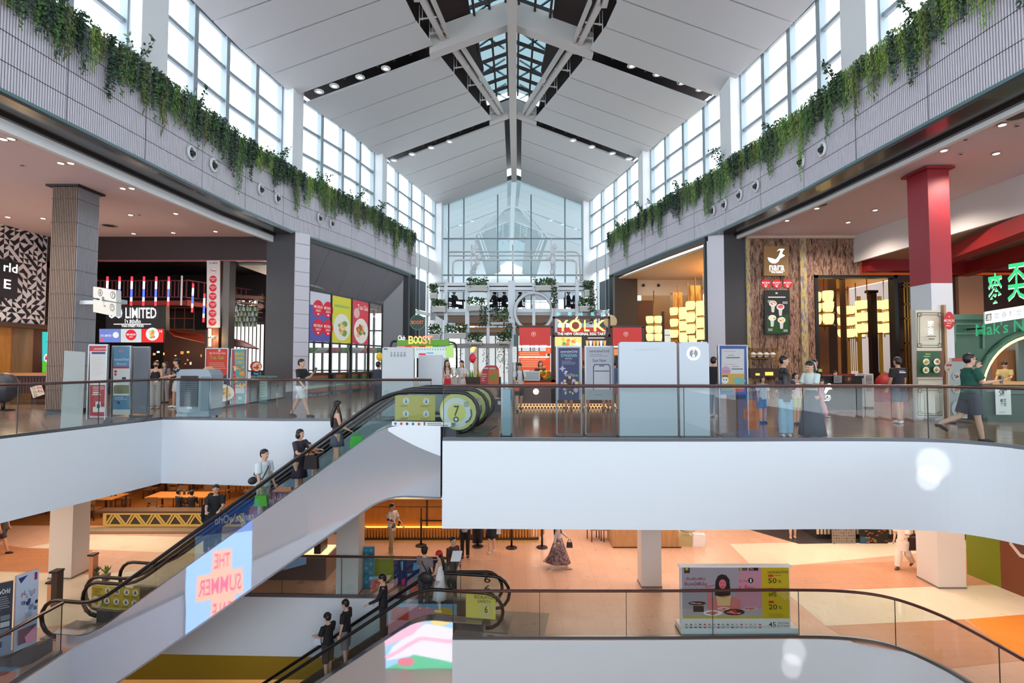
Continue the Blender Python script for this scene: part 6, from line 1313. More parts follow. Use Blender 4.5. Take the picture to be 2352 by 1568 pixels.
# green wall with the arch; runs back from the panel
d2 = 15.6; mb = MB(); mb.m(BG); Z = zpx(722, d2); xa = xpx(2168, d2) - .3; cx = xpx(2384, d2); cz = zpx(905, d2); rr = cx - xpx(2250, d2)
pts = [(xa, 0), (xa, Z), (26, Z), (26, cz)]
arc = [(cx + rr * cos(t), cz + rr * 1.0 * sin(t)) for t in [0, .3, .6, .9, 1.2, 1.5, 1.8, 2.1, 2.4, 2.7, 2.95, pi]]
poly_ = [(xa, d2, 0), (xa, d2, Z), (cx + rr, d2, Z)] + [(x, d2, z) for x, z in arc] + [(cx - rr, d2, 0)]
mb.slab(poly_, (0, .15, 0)); mb.mm(cx + rr, d2, 0, 26, d2 + .15, Z); ob('green_wall', mb, root)
mb = MB(); mb.m(LG); mb.mm(xa, d2 - .04, Z - .16, 26, d2, Z); mb.tube([(cx + (rr + .12) * cos(t), d2 - .03, cz + (rr + .12) * sin(t)) for t in [pi * k / 24 for k in range(25)]], .1, 6)
for a, ya, b, yb in ((2192, 744, 2250, 744), (2192, 744, 2192, 786), (2172, 786, 2192, 786), (2182, 766, 2270, 766), (2182, 766, 2182, 950), (2170, 730, 2170, 965), (2258, 766, 2258, 800)): mb.bar(W(a, ya, d2 - .03), W(b, yb, d2 - .03) + V(.001, 0, 0), .06, .05)
ob('green_lattice', mb, root)
mb = MB(); mb.m(M((255, 206, 120), .5, 0, 4)); mb.tube([(cx + (rr - .0) * cos(t), d2 - .06, cz + (rr - .0) * sin(t)) for t in [pi * k / 24 for k in range(10, 25)]], .035, 6); ob('arch_light', mb, root)
add_light('POINT', (cx - rr + .9, d2 + .8, 2.4), 30, (1, .75, .45), .3)
q = Board(W(2262, 716, 15.2), W(2420, 690, 14.5), W(2262, 744, 15.2), (2262, 716, 2420, 744), 1.5); q.back((180, 190, 180), .12); q.rect(2262, 716, 2420, 744, (240, 248, 244)); q.emit = 0; q.rect(2264, 722, 2278, 738, (30, 34, 32)); q.text('滬', 2265, 723, 2277, 737, (240, 244, 240))
for ch, x in zip('雲吞麵世家麥', (2284, 2302, 2319, 2336, 2352, 2368)): q.text(ch, x, 723, x + 12, 736, (180, 180, 186))
q.done('white_sign', root)
q = Board(W(2255, 628, 15.3), W(2440, 600, 14.5), W(2255, 712, 15.3), (2255, 628, 2440, 712), 1.2); q.step = .05; q.text('麥', 2268, 634, 2303, 706, (235, 250, 240)); q.text('麥', 2266, 632, 2301, 704, (20, 190, 110)); q.text('奀', 2312, 620, 2352, 702, (235, 250, 240)); q.text('奀', 2310, 618, 2350, 700, (20, 190, 110)); q.text('雲', 2358, 616, 2396, 696, (20, 190, 110)); q.done('green_characters', root)
q = Board(W(2236, 740, 15.3), W(2440, 716, 14.6), W(2236, 776, 15.3), (2236, 740, 2440, 776), .9); q.step = .03; q.text("Mak's Noodle", 2240, 744, 2436, 773, (16, 150, 96)); q.done('shop_name', root)
mb = MB(); mb.m(BLACK); a = W(2320, 744, 15.2); b = W(2320, 740, 15.6)
for x in (13.9, 15.6): mb.bar((x, 15.1, 2.6), (x, d2, 2.6), .05, .05)
ob('sign_bracket', mb, root)
# counter and kitchen
mb = MB(); a = G(2258, 968, 0); mb.m(DG); mb.prism([(a.x, a.y), (19, a.y - .9), (19, a.y), (a.x + .1, a.y + .9)], 0, 1.0); ob('counter_body', mb, root)
mb = MB(); mb.m(M((200, 150, 90), .4)); mb.prism([(a.x + .2, a.y - .1), (19, a.y - 1.0), (19, a.y), (a.x + .2, a.y + .9)], 1.0, 1.06); ob('counter_top', mb, root)
q = Board((a.x + .25, a.y - .11, .94), (a.x + .62, a.y - .16, .94), (a.x + .25, a.y - .11, .2), (0, 0, 30, 62)); q.rect(0, 0, 30, 62, (206, 216, 212)); q.text('粥', 7, 4, 23, 20, (40, 44, 42)); q.text('麥奀', 9, 26, 21, 44, (40, 44, 42)); q.words(6, 56, 24, 1, 1, 3, (90, 96, 94)); q.done('counter_notice', root)
mb = MB(); mb.m(M((150, 104, 70), .5)); mb.mm(xpx(2290, d2 + 2), d2 + 2, 0, xpx(2340, d2 + 2), d2 + 2.2, 2.0); mb.m(M((200, 190, 180), .5)); mb.mm(xpx(2262, d2 + 3), d2 + 3, 0, 22, d2 + 3.1, 3.0); mb.m(M((120, 140, 140), .5)); mb.mm(xpx(2340, d2 + 1.8), d2 + 1.8, .8, 22, d2 + 1.9, 3.0); ob('kitchen_back', mb, root)
# food cutout strip
d = 13.4; r = thing('food_standee', 'white standee of noodle bowls at the foot of the green shop front', 'standee'); q = FB(2170, 810, 2222, 960, d, .1)
q.mb.m(M((210, 222, 222), .5)); q.mb.slab([q.P(2182, 960, 0), q.P(2222, 960, 0), q.P(2222, 822, 0), q.P(2182, 822, 0)], V(0, .03, 0)); q.rect(2182, 822, 2222, 958, (206, 220, 220)); q.rect(2186, 822, 2214, 830, (222, 90, 60)); q.ell(2179, 843, 10, 13, (240, 214, 206)); q.rect(2173, 836, 2186, 841, (214, 60, 50)); q.dish(2179, 848, 6, [(240, 200, 90), (230, 160, 80)], 3)
for cx, cy, rr_ in ((2195, 864, 9), (2195, 893, 10), (2201, 938, 20)): q.dish(cx, cy, rr_, [(226, 110, 50), (190, 70, 40), (240, 190, 90), (140, 90, 60)], cy, (238, 242, 244))
q.done('standee_board', r); mb = MB(); mb.m(BLACK); mb.mm(xpx(2184, d), d - .1, 0, xpx(2220, d), d + .35, .04); ob('stay', mb, r)
# ================================================================== middle floor (z = -5)
Z6 = -5.0
def g6(x, y): return G(x, y, Z6)
def box6(mb, x0, x1, yb, top_px, dep, mat=None):       # box standing on the middle floor, front base line at pixel row yb, top at pixel row top_px
    if mat: mb.m(mat)
    d = g6((x0 + x1) / 2, yb).y; A = W(x0, top_px, d); B = W(x1, top_px, d); mb.mm(A.x, d, Z6, B.x, d + dep, A.z); return d
PILC = M((214, 208, 204), .4)
for (xa, xb, yb, dep, nm) in ((110, 163, 1330, .65, 'l'), (2156, 2220, 1352, .8, 'r'), (1474, 1520, 1350, .5, 'c'), (771, 822, 1369, .6, 'm')):
    a = g6(xa, yb); b = g6(xb, yb); mb = MB(); mb.m(PILC); mb.mm(a.x, a.y, Z6, b.x, a.y + dep, -1.76); mb.m(M((120, 112, 108), .5)); mb.mm(a.x - .01, a.y - .01, Z6, b.x + .01, a.y + dep + .01, Z6 + .05); struct('pillar_pale', mb)
# restaurant with the gold zigzag front
d = g6(350, 1216).y; r = thing('zigzag_counter', 'dark low restaurant wall with glowing gold zigzag bars, far left of the middle floor', 'counter')
A = W(237, 1176, d); B = W(560, 1180, d); mb = MB(); mb.m(M((70, 62, 66), .5)); mb.mm(A.x, d + .05, Z6 + .1, B.x, d + .4, A.z - .04); ob('wall_body', mb, r)
GOLD = M((230, 180, 90), .35, .6, .5); mb = MB(); mb.m(GOLD); mb.mm(A.x, d, A.z - .1, B.x, d + .06, A.z - .04); mb.mm(A.x, d, Z6 + .12, B.x, d + .06, Z6 + .2); mb.mm(A.x, d, Z6 + .1, A.x + .1, d + .06, A.z)
n = 7; w_ = (B.x - A.x) / n
for k in range(n):
    x = A.x + k * w_; h0 = Z6 + .18; h1 = A.z - .08
    for o in (0, .12): mb.bar((x + .1 + o, d + .01, h0), (x + w_ * .45 + o, d + .01, h1), .04, .05); mb.bar((x + w_ * .55 + o, d + .01, h1), (x + w_ * .98 + o, d + .01, h0), .04, .05)
ob('gold_bars', mb, r)
mb = MB(); mb.m(M((84, 58, 40), .4)); mb.mm(A.x - .3, d - .05, A.z - .02, B.x, d + .5, A.z + .05); ob('ledge', mb, r)
mb = MB(); mb.m(M((150, 130, 110), .5)); mb.mm(A.x - 1, d - .5, Z6, B.x + 4, d - .02, Z6 + .1); ob('step_edge', mb, r)
TW = M((196, 130, 66), .4); DKW = M((60, 38, 28), .5)
def table6(x, y, w_, dp, label, h=.75, grp=None):
    r = thing('dining_table', label, 'table', (x, y, Z6), 0, grp); mb = MB(); mb.m(TW); mb.mm(-w_ / 2, -dp / 2, h - .04, w_ / 2, dp / 2, h); ob('table_top', mb, r)
    for sx in (-1, 1):
        for sy in (-1, 1): mb = MB(); mb.m(DKW); mb.mm(sx * w_ * .44 - .03, sy * dp * .42 - .03, 0, sx * w_ * .44 + .03, sy * dp * .42 + .03, h - .04); ob('leg', mb, r)
    mb = MB(); mb.m(M((70, 60, 56), .5)); mb.cyl((.1, 0, h), (.1, 0, h + .22), .05); mb.cyl((.25, .05, h), (.25, .05, h + .14), .04); ob('condiment_pots', mb, r); return r
CH = None
def chair6(x, y, rz, z=Z6, label='dark wooden restaurant chair beyond the gold zigzag wall', grp='chairs beyond the gold zigzag wall', col=(120, 80, 46)):
    r = thing('dining_chair', label, 'chair', (x, y, z), rz, grp); mb = MB(); mb.m(M(col, .5)); mb.box((0, 0, .44), (.44, .42, .05)); ob('seat', mb, r); mb = MB(); mb.m(M(col, .5)); mb.box((0, .2, .78), (.44, .04, .22)); mb.box((0, .2, .56), (.4, .03, .04)); ob('backrest', mb, r)
    for sx in (-1, 1):
        mb = MB(); mb.m(DKW); mb.cyl((sx * .19, -.18, 0), (sx * .19, -.18, .43), .02, n=6); ob('leg', mb, r); mb = MB(); mb.m(DKW); mb.cyl((sx * .19, .2, 0), (sx * .19, .2, .86), .02, n=6); ob('leg', mb, r)
    return r
mb = MB(); mb.m(tile_mat('restaurant_floor', (150, 96, 50), (140, 90, 46), (110, 70, 36), .4, .3, .005)); mb.mm(-25, d + .5, Z6, -4.2, 31.9, Z6 + .006); struct('floor_inlay', mb)
for k, (x, y, w_, dp) in enumerate(((-14.6, 22.9, 2.6, 1.0), (-17.6, 22.6, 1.0, 1.0), (-13.2, 25.6, 2.4, 1.0), (-17.0, 26.0, 1.6, 1.0), (-20, 23.5, 1.2, 1.0), (-10.2, 23.8, 1.8, .9), (-19.5, 28, 1.6, 1))):
    table6(x, y, w_, dp, 'light wood restaurant table beyond the gold zigzag wall', grp='tables beyond the gold zigzag wall')
    for sx in ([-.6, .6] if w_ > 1.5 else [0]):
        for sy in (-1, 1): chair6(x + sx, y + sy * (dp / 2 + .32), 0 if sy > 0 else pi)
add_light('AREA', (-14.5, 24.5, -2.0), 160, (1, .62, .3), 6, 4)
mb = MB(); mb.m(M((150, 120, 96), .6)); mb.mm(-9.2, 24.5, Z6, -4.4, 24.7, -1.8); mb.m(M((96, 84, 76), .5)); mb.mm(-9.25, 22.0, Z6, -9.05, 24.5, -1.8); struct('wall_cafe_side', mb)
# amber ribbed cafe counter
AMW = wood_mat('amber_panel', (196, 120, 44), (212, 134, 54), 1.0, (1, 1, .3), .35); d = g6(950, 1241).y; r = thing('cafe_counter', 'long amber lit cafe counter with a ribbed base on the middle floor', 'counter')
A = W(812, 1150, d); B = W(1250, 1150, d); yt = W(900, 1148, d).z; yr = W(900, 1212, d).z
mb = MB(); mb.m(AMW); mb.mm(A.x, d + .12, Z6, B.x - .5, d + 1.2, yt); mb.m(DKW)
for px in (980, 1108): mb.mm(xpx(px, d), d + .1, yr, xpx(px, d) + .06, d + .12, yt)
mb.m(M((110, 66, 30), .5)); mb.mm(A.x, d + .105, yr + .72 * (yt - yr), B.x - .5, d + .12, yr + .74 * (yt - yr)); ob('counter_body', mb, r)
mb = MB(); mb.m(M((206, 140, 60), .4)); k = A.x
while k < B.x - .4: mb.mm(k, d + .02, Z6 + .1, k + .06, d + .12, yr); k += .11
for t in range(7): a = t / 6 * pi / 2; mb.box((B.x - .45 + .45 * sin(a), d + .5 - .45 * cos(a), (Z6 + .1 + yr) / 2), (.06, .06, yr - Z6 - .1))
mb.m(M((80, 46, 24), .5)); mb.mm(A.x, d + .04, Z6, B.x - .2, d + .12, Z6 + .1); ob('ribbed_base', mb, r)
mb = MB(); mb.m(M((255, 176, 70), .5, 0, 3.5)); mb.mm(A.x, d + .03, yr, B.x - .4, d + .1, yr + .025); ob('light_strip', mb, r)
mb = MB(); mb.m(M((228, 206, 170), .4)); mb.mm(A.x, d + .05, yt, B.x - .4, d + 1.3, yt + .04); R = random.Random(5)
for k in range(22): mb.m(M(R.choice([(30, 26, 26), (240, 230, 210), (230, 150, 90), (250, 240, 226), (60, 50, 46)]), .4)); x = A.x + R.uniform(.6, B.x - A.x - 1); mb.box((x, d + R.uniform(.3, .9), yt + .12), (R.uniform(.08, .4), .2, R.uniform(.08, .25)))
ob('top_with_goods', mb, r)
for px, yb, tp in ((967, 1253, 1168), (1097, 1255, 1180), (1175, 1258, 1175), (1245, 1257, 1175)):
    p = g6(px, yb); r = thing('queue_stanchion', {967: 'black queue post with a belt, left of the white fascia corner', 1097: 'black queue post behind the standing people', 1175: 'black queue post in front of the cafe counter, right of the people', 1245: 'black queue post at the right end of the cafe counter'}[px], 'queue post', p)
    mb = MB(); mb.m(BLACK); mb.lathe((0, 0, 0), [(.2, 0), (.2, .02), (.16, .04), (.03, .06)], 18); ob('base', mb, r); mb = MB(); mb.m(BLACK); mb.cyl((0, 0, .05), (0, 0, .98), .035); mb.cyl((0, 0, .98), (0, 0, 1.35 if px == 967 else 1.0), .022); ob('post', mb, r)
a = g6(967, 1253); b = g6(1097, 1255); mb = MB(); mb.m(BLACK); mb.bar(a + V(0, 0, .9), b + V(0, 0, .9), .01, .05); ob('queue_belt', mb, None, 'thin black belt stretched between two queue posts before the cafe', 'belt')
# wooden reception desk, bags, wall base
r = thing('reception_desk', 'light wood reception desk behind the slim central pillar', 'desk'); mb = MB(); box6(mb, 1406, 1558, 1258, 1190, 1.0, wood_mat('desk_wood', (170, 126, 84), (190, 146, 100), 2, (1, 1, .2))); ob('desk_body', mb, r); mb = MB(); d = g6(1480, 1258).y; mb.m(DKW); mb.mm(xpx(1405, d), d - .01, Z6, xpx(1559, d), d, Z6 + .04); ob('plinth', mb, r)
mb = MB(); d = box6(mb, 1558, 1590, 1253, 1233, .6, M((236, 196, 130), .5, 0, .3)); ob('display_plinth', mb, None, 'low glowing cream plinth beside the wooden reception desk', 'plinth')
mb = MB(); mb.m(M((26, 26, 36), .6)); p = W(1578, 1220, d + .3); mb.sph((p.x, p.y, Z6 + .78), (.32, .25, .22), 12, 8); mb.m(M((190, 190, 170), .5)); mb.sph((p.x, p.y, Z6 + .5), (.3, .25, .12), 12, 6); ob('backpack', mb, None, 'dark bag lying on the low cream plinth beside the desk', 'bag')
r = thing('paper_bag', 'white paper shopping bag standing on the floor right of the cream plinth', 'bag', g6(1604, 1253)); mb = MB(); mb.m(M((236, 234, 234), .6)); mb.slab([(-.22, -.1, 0), (.2, -.1, 0), (.23, -.1, .42), (-.2, -.1, .44)], (0, .22, 0)); ob('bag_body', mb, r); mb = MB(); mb.m(M((220, 210, 210), .6)); mb.tube([(-.1, 0, .42), (-.08, 0, .56), (.08, 0, .56), (.1, 0, .42)], .008, 6); ob('bag_handle', mb, r)
for px, lb in ((1368, 'left'), (1396, 'right')): p = g6(px, 1246); chair6(p.x, p.y + .3, .3, Z6, 'carved wooden chair at the left end of the reception desk, %s one' % lb, None, (150, 110, 80))
# right: dark kiosk with slats, poster boards
p = g6(1760, 1248); mb = MB(); mb.m(M((60, 54, 54), .4)); q = [g6(x, y) for x, y in ((1690, 1207), (1835, 1249), (2200, 1243), (2400, 1207))]; mb.slab([(v.x, v.y, Z6 + .001) for v in q], (0, 0, .005)); struct('floor_inlay', mb)
r = thing('slatted_counter', 'dark counter with pale vertical slats behind the two poster boards', 'counter'); d = g6(1890, 1238).y; mb = MB(); mb.m(M((44, 38, 38), .5)); mb.mm(xpx(1868, d), d + .05, Z6, xpx(2130, d), d + 1, Z6 + 1.1); ob('counter_body', mb, r)
mb = MB(); mb.m(M((220, 196, 160), .5)); k = xpx(1868, d)
while k < xpx(2130, d): mb.mm(k, d, Z6 + .18, k + .07, d + .05, Z6 + 1.1); k += .135
ob('slats', mb, r)
for x0, x1, yb, kind, lb in ((1911, 1965, 1248, 0, 'white poster board of small food photos with a red heading'), (1976, 2039, 1248, 1, 'black and orange poster board of food photos')):
    d = g6((x0 + x1) / 2, yb).y; r = thing('poster_board', lb + ', middle floor right', 'poster'); q = FB(x0, 1180, x1, yb, d, .05); q.back((60, 50, 50), .05); R = random.Random(x0)
    if not kind:
        q.rect(x0, 1180, x1, yb, (226, 206, 190)); q.rect(x0 + 1, 1202, x1 - 1, 1213, (190, 30, 50))
        for k in range(46): q.ell(x0 + 3 + (k % 9) * 5.8, 1217 + (k // 9) * 6, 1.6, 1.4, R.choice([(60, 50, 50), (220, 150, 110), (150, 120, 110), (230, 170, 140)]), 6)
    else:
        q.rect(x0, 1180, x1, yb, (30, 26, 26)); q.rect(x0, 1180, x1, 1211, (236, 130, 40)); q.rect(x0, 1232, x0 + 22, yb, (60, 130, 170)); q.text('MENU', x0 + 4, 1200, x0 + 18, 1208, (250, 240, 220))
        for k in range(3): q.ell(x0 + 26 + k * 14, 1206, 6, 6, (40, 26, 22)); q.ell(x0 + 26 + k * 14, 1206, 4, 4, (210, 120, 60))
        for k in range(18): q.ell(x0 + 8 + R.uniform(0, x1 - x0 - 12), 1216 + R.uniform(0, 28), R.uniform(2, 5), R.uniform(1.2, 2.4), R.choice([(236, 140, 60), (240, 170, 80), (220, 100, 60)]), 8)
    q.done('poster', r)
# green wall with pale dots, brown wall with the framed window and palm
mb = MB(); a = g6(2221, 1318); b = g6(2300, 1350); mb.m(M((118, 128, 24), .45)); mb.slab([(a.x, a.y, Z6), (b.x, b.y, Z6), (b.x, b.y, -1.76), (a.x, a.y, -1.76)], (.15, .1, 0)); dv = (b - a).normalized(); e = b + dv * 5.0; mb.m(M((120, 66, 42), .5)); mb.slab([(b.x, b.y, Z6), (e.x, e.y, Z6), (e.x, e.y, -1.76), (b.x, b.y, -1.76)], (.15, .1, 0)); struct('wall_green_right', mb)
q = Board((a.x - .01, a.y - .03, -2.2), (b.x - .01, b.y - .03, -2.2), (a.x - .01, a.y - .03, -4.0), (2221, 1225, 2300, 1300)); q.mb.m(PILC)
for x in (2244, 2251, 2258): q.ell(x + 3, 1247, 2.6, 3.2, (180, 190, 120), 12)
q.words(2243, 1253, 2266, 1, 1.6, 3, (160, 170, 100)); q.done('wall_marks', None, kind='structure')
f0 = b + dv * .25; f1 = b + dv * 4.5; q = Board((f0.x - .03, f0.y - .04, -1.9), (f1.x - .03, f1.y - .04, -1.9), (f0.x - .03, f0.y - .04, -3.9), (0, 0, 100, 60)); q.poly([(0, 0), (100, 0), (100, 60), (6, 60), (0, 52)], (206, 190, 190)); q.poly([(1.6, 1), (98.6, 1), (98.6, 57), (7, 57), (1.6, 50)], (96, 58, 44)); q.line([(1.6, 30), (98, 34)], .8, (130, 90, 74)); q.done('window_frame', None, kind='structure')
pl = potted(2345, 1330, 90, 'dark spiky palm in a pale pot by the brown wall at the right edge', (170, 176, 180), 40, seed=14, z=Z6, leaf=[M((46, 52, 50), .5), M((70, 76, 66), .5)])
# large billboard bench at the rail
d = 12.8; r = thing('billboard_stand', 'large white framed food advertising board behind the lower right balustrade', 'billboard'); q = Board(W(1563, 1299, d), W(1813, 1299, d), V(W(1563, 1299, d).x, d, Z6 + .1), (1563, 1299, 1813, 1446), .3); q.back((236, 236, 238), .12); q.rect(1563, 1299, 1813, 1446, (222, 224, 228)); q.rect(1566, 1301, 1749, 1420, (164, 156, 168)); q.poly([(1700, 1301), (1749, 1301), (1749, 1420), (1680, 1420)], (200, 140, 160)); q.rect(1749, 1300, 1811, 1422, (206, 178, 20)); q.rect(1566, 1418, 1811, 1423, (200, 180, 30)); q.rect(1566, 1400, 1749, 1418, (178, 168, 176))
q.rect(1571, 1300, 1584, 1316, (60, 48, 46)); q.ell(1577, 1306, 3.6, 3.6, (200, 170, 60), 12); q.rect(1697, 1303, 1716, 1310, (90, 80, 80)); q.ell(1701, 1306.5, 3, 3, (206, 170, 50), 10); q.rect(1720, 1303, 1741, 1310, (26, 24, 26)); q.text('T1', 1722, 1304.5, 1729, 1309, (240, 240, 240))
q.text('อิ่มคุ้มฟิน', 1575, 1325, 1618, 1334, (130, 20, 50)); q.text('อิ่มหมีฟีมัน', 1571, 1336, 1622, 1345, (130, 20, 50)); q.text('รับ The', 1697, 1331, 1716, 1337, (200, 50, 80)); q.ell(1723, 1333, 6, 6.4, (24, 20, 22)); q.text('1', 1721.5, 1329, 1724.5, 1337, (240, 240, 240)); q.text('1 ล้าน', 1697, 1343, 1730, 1357, (206, 24, 70))
q.poly([(1640, 1368), (1642, 1335), (1648, 1322), (1656, 1318), (1666, 1320), (1674, 1330), (1676, 1366), (1668, 1372), (1648, 1372)], (40, 22, 28)); q.poly([(1640, 1372), (1676, 1368), (1700, 1380), (1698, 1404), (1630, 1404), (1622, 1398), (1624, 1376)], (214, 120, 120)); q.poly([(1643, 1368), (1660, 1374), (1678, 1367), (1674, 1392), (1646, 1392)], (226, 190, 130)); q.ell(1658, 1341, 8.4, 11, (222, 110, 120)); q.ell(1658, 1347, 3, 1.3, (170, 20, 60), 10); q.ell(1654.5, 1339, 1.5, .8, (50, 20, 30), 8); q.ell(1661.5, 1339, 1.5, .8, (50, 20, 30), 8)
q.poly([(1622, 1345), (1630, 1344), (1632, 1400), (1624, 1402)], (220, 120, 130)); q.line([(1617, 1348), (1642, 1343)], 1, (150, 40, 60))
for cx, cy, rx, ry, pc in ((1599, 1386, 20, 4.6, (50, 40, 44)), (1634, 1408, 22, 6.4, (236, 232, 234)), (1682, 1405, 24, 7.5, (44, 34, 36)), (1719, 1396, 18, 4.4, (200, 170, 176)), (1656, 1395, 14, 4, (230, 190, 196))): q.dish(cx, cy, rx, [(200, 70, 60), (226, 130, 90), (180, 40, 50), (240, 200, 180)], cx, pc, ry)
q.rect(1587, 1388, 1611, 1402, (46, 38, 42)); q.text('centralwOrld', 1757, 1305, 1803, 1312, (70, 60, 30)); DY = (60, 52, 24)
for y, t, s_ in ((1318, '50', '%'), (1379, '20', '%')): q.rect(1758, y - 3, 1770, y + 2, (206, 30, 40)); q.text(t, 1758, y + 5, 1777, y + 17, DY); q.text(s_, 1780, y + 9, 1788, y + 16, DY)
q.rect(1758, 1346, 1770, 1351, (206, 30, 40)); q.text('ฟรี', 1758, 1354, 1776, 1366, DY); q.ell(1785, 1349, 3, 3.2, DY, 12); q.words(1772, 1316, 1796, 1, 1, 3, DY); q.words(1758, 1406, 1800, 3, 1, 3.4, (140, 120, 20), 3)
q.text('45', 1757, 1425, 1773, 1436, (60, 64, 72)); q.text('CENTRAL', 1776, 1425, 1804, 1430, (90, 96, 104)); q.text('PATTANA', 1776, 1431.5, 1804, 1436, (90, 96, 104)); R = random.Random(12)
for k in range(34): q.rect(1568 + (k % 17) * 10.4, 1429 + (k // 17) * 7, 1573 + (k % 17) * 10.4, 1432 + (k // 17) * 7, R.choice([(150, 160, 168), (200, 60, 60), (80, 90, 100), (100, 160, 120), (170, 176, 182)])); q.k -= 1
q.done('advert_face', r); mb = MB(); A = W(1561, 1300, d); B = W(1815, 1300, d); mb.m(M((226, 230, 232), .4)); mb.mm(A.x - .03, d - .15, Z6, B.x + .08, d + .3, Z6 + .17); mb.m(M((70, 60, 56), .5)); mb.mm(A.x - .04, d - .19, Z6, B.x + .09, d + .31, Z6 + .03); ob('bench_base', mb, r); mb = MB(); mb.m(M((240, 240, 242), .4)); mb.mm(A.x - .02, d - .03, A.z - .02, B.x + .02, d + .12, A.z + .02); ob('top_frame', mb, r)
# posters at the lower left
for (x0, y0, x1, y1, x2, y2, kind) in ((-60, 1354, 31, 1330, -60, 1530, 0), (38, 1327, 90, 1302, 47, 1508, 1)):
    dd = 11.3 if not kind else 11.7; a = W(x0, y0, dd - .4); b = W(x1, y1, dd + .0); c = Vector((a.x, a.y, Z6 + .35)); r = thing('poster_stand', ('white dotted poster stand with coloured letters behind the lower left balustrade' if kind else 'black poster stand with small photos at the bottom left edge'), 'poster stand'); a.z = (a.z + b.z) / 2; b.z = a.z
    q = Board(a, b, c, (0, 0, 100, 200)); q.back((190, 170, 166), .05)
    if kind:
        q.rect(0, 0, 100, 200, (190, 200, 220)); q.poly([(8, 8), (50, 6), (20, 24)], (50, 56, 110)); q.rect(80, 6, 92, 26, (150, 40, 70)); R = random.Random(2)
        for ch, x, y, c_ in (('P', 24, 50, (230, 60, 60)), ('L', 36, 46, (60, 110, 180)), ('A', 42, 58, (230, 120, 60)), ('Y', 54, 48, (70, 160, 130)), ('G', 62, 54, (120, 90, 160)), ('O', 74, 50, (200, 60, 90))): q.text(ch, x, y, x + 10, y + 12, c_)
        for k in range(14): x = R.uniform(8, 84); y = R.uniform(66, 100); q.rect(x, y, x + 12, y + 9, R.choice([(60, 70, 130), (200, 206, 220), (110, 130, 160), (40, 44, 60)]))
        q.words(40, 106, 84, 4, 1.4, 4, (120, 140, 170), 4)
        for k in range(8): q.ell(18 + R.uniform(0, 30), 128 + R.uniform(-8, 8), 5, 5, (230, 160, 120), 8)
        q.rect(10, 145, 90, 185, (110, 60, 90)); q.poly([(40, 170), (90, 150), (90, 190), (50, 190)], (240, 150, 180))
    else:
        q.rect(0, 0, 100, 200, (50, 54, 64)); q.text('centralwOrld', 30, 18, 92, 32, (220, 224, 230)); q.words(30, 40, 94, 7, 1.6, 6, (160, 164, 172), 5); R = random.Random(7)
        for k in range(9): q.rect(10 + (k % 3) * 30, 92 + (k // 3) * 18, 34 + (k % 3) * 30, 106 + (k // 3) * 18, R.choice([(170, 180, 190), (110, 120, 130), (200, 200, 200)]))
        q.rect(0, 150, 100, 200, (120, 140, 170)); q.rect(60, 162, 76, 178, (40, 46, 60))
    q.done('poster', r); mb = MB(); mb.m(M((76, 72, 76), .5)); mb.slab([(a.x - .05, a.y - .2, Z6), (b.x + .1, b.y - .2, Z6), (b.x + .1, b.y + .3, Z6), (a.x - .05, a.y + .3, Z6)], (0, 0, .32)); ob('base', mb, r)
# dark and salmon pylons, potted plant near the escalator feet
for px, yb, top, wd, c, lb in ((130, 1390, 1317, 13, (56, 44, 42), 'dark brown slim pylon left of the yellow safety panel'), (119, 1388, 1340, 9, (206, 146, 110), 'salmon slim pylon beside the dark brown pylon'), (214, 1325, 1277, 9, (206, 140, 104), 'salmon pylon with a dark cap behind the escalator feet')):
    p = g6(px, yb); s_ = p.y / F; r = thing('pylon', lb, 'pylon', p); mb = MB(); h = (yb - top) * s_ * 1.02; mb.m(M(c, .5)); mb.mm(-wd * s_ / 2, -.1, 0, wd * s_ / 2, .1, h); ob('pylon_body', mb, r); mb = MB(); mb.m(BLACK); mb.mm(-wd * s_ * .9, -.12, h, wd * s_ * .55, .12, h + .05); ob('cap', mb, r)
potted(243, 1332, 34, 'bright green leafy plant behind the escalator feet', (90, 80, 60), 18, seed=5, z=Z6, leaf=[M((110, 150, 50), .6), M((80, 120, 40), .6)])
potted(222, 1326, 26, 'darker green plant beside the salmon pylon', (90, 80, 60), 10, seed=9, z=Z6, leaf=[LEAFC[0], LEAFC[2]])
# banners beyond the rear rail
def banner6(x0, y0, x1, y1, col, lb, draw=None, d=15.2):
    r = thing('hoarding_panel', lb, 'panel'); q = FB(x0, y0, x1, y1, d, .0); q.back(col, .08); q.rect(x0, y0, x1, y1, col)
    if draw: draw(q)
    q.done('panel_face', r); mb = MB(); mb.m(M((90, 88, 92), .5)); A = W(x0, y1, d); B = W(x1, y1, d); mb.mm(A.x, d - .03, Z6, B.x, d + .2, max(A.z, Z6 + .04)); ob('foot', mb, r)
def teal(q):
    for i in range(4):
        for j in range(11): q.ell(820 + i * 11, 1262 + j * 10.4, 4 - (i + j) % 2, 4 - (i + j) % 2, [(96, 160, 184), (40, 112, 140), (70, 140, 170)][(i + j) % 3], 10)
banner6(815, 1256, 859, 1370, (50, 124, 150), 'teal panel with pale squares pattern behind the rear rail', teal)
banner6(861, 1283, 903, 1358, (142, 146, 40), 'plain olive green panel behind the rear rail', None, 15.6)
def navy(q):
    q.poly([(920, 1290), (926, 1288), (925, 1310), (921, 1308)], (150, 200, 240)); q.poly([(950, 1292), (975, 1290), (968, 1304), (948, 1310)], (90, 190, 250)); q.poly([(922, 1332), (930, 1326), (932, 1368), (924, 1368)], (240, 60, 130)); q.ell(940, 1343, 8, 5, (60, 80, 180)); q.poly([(934, 1350), (962, 1344), (962, 1370), (934, 1370)], (226, 130, 170)); q.rect(1005, 1290, 1008, 1340, (200, 230, 240))
banner6(904, 1286, 1008, 1372, (50, 52, 96), 'navy advertising panel with blue and pink shapes behind the couple', navy, 15.4)
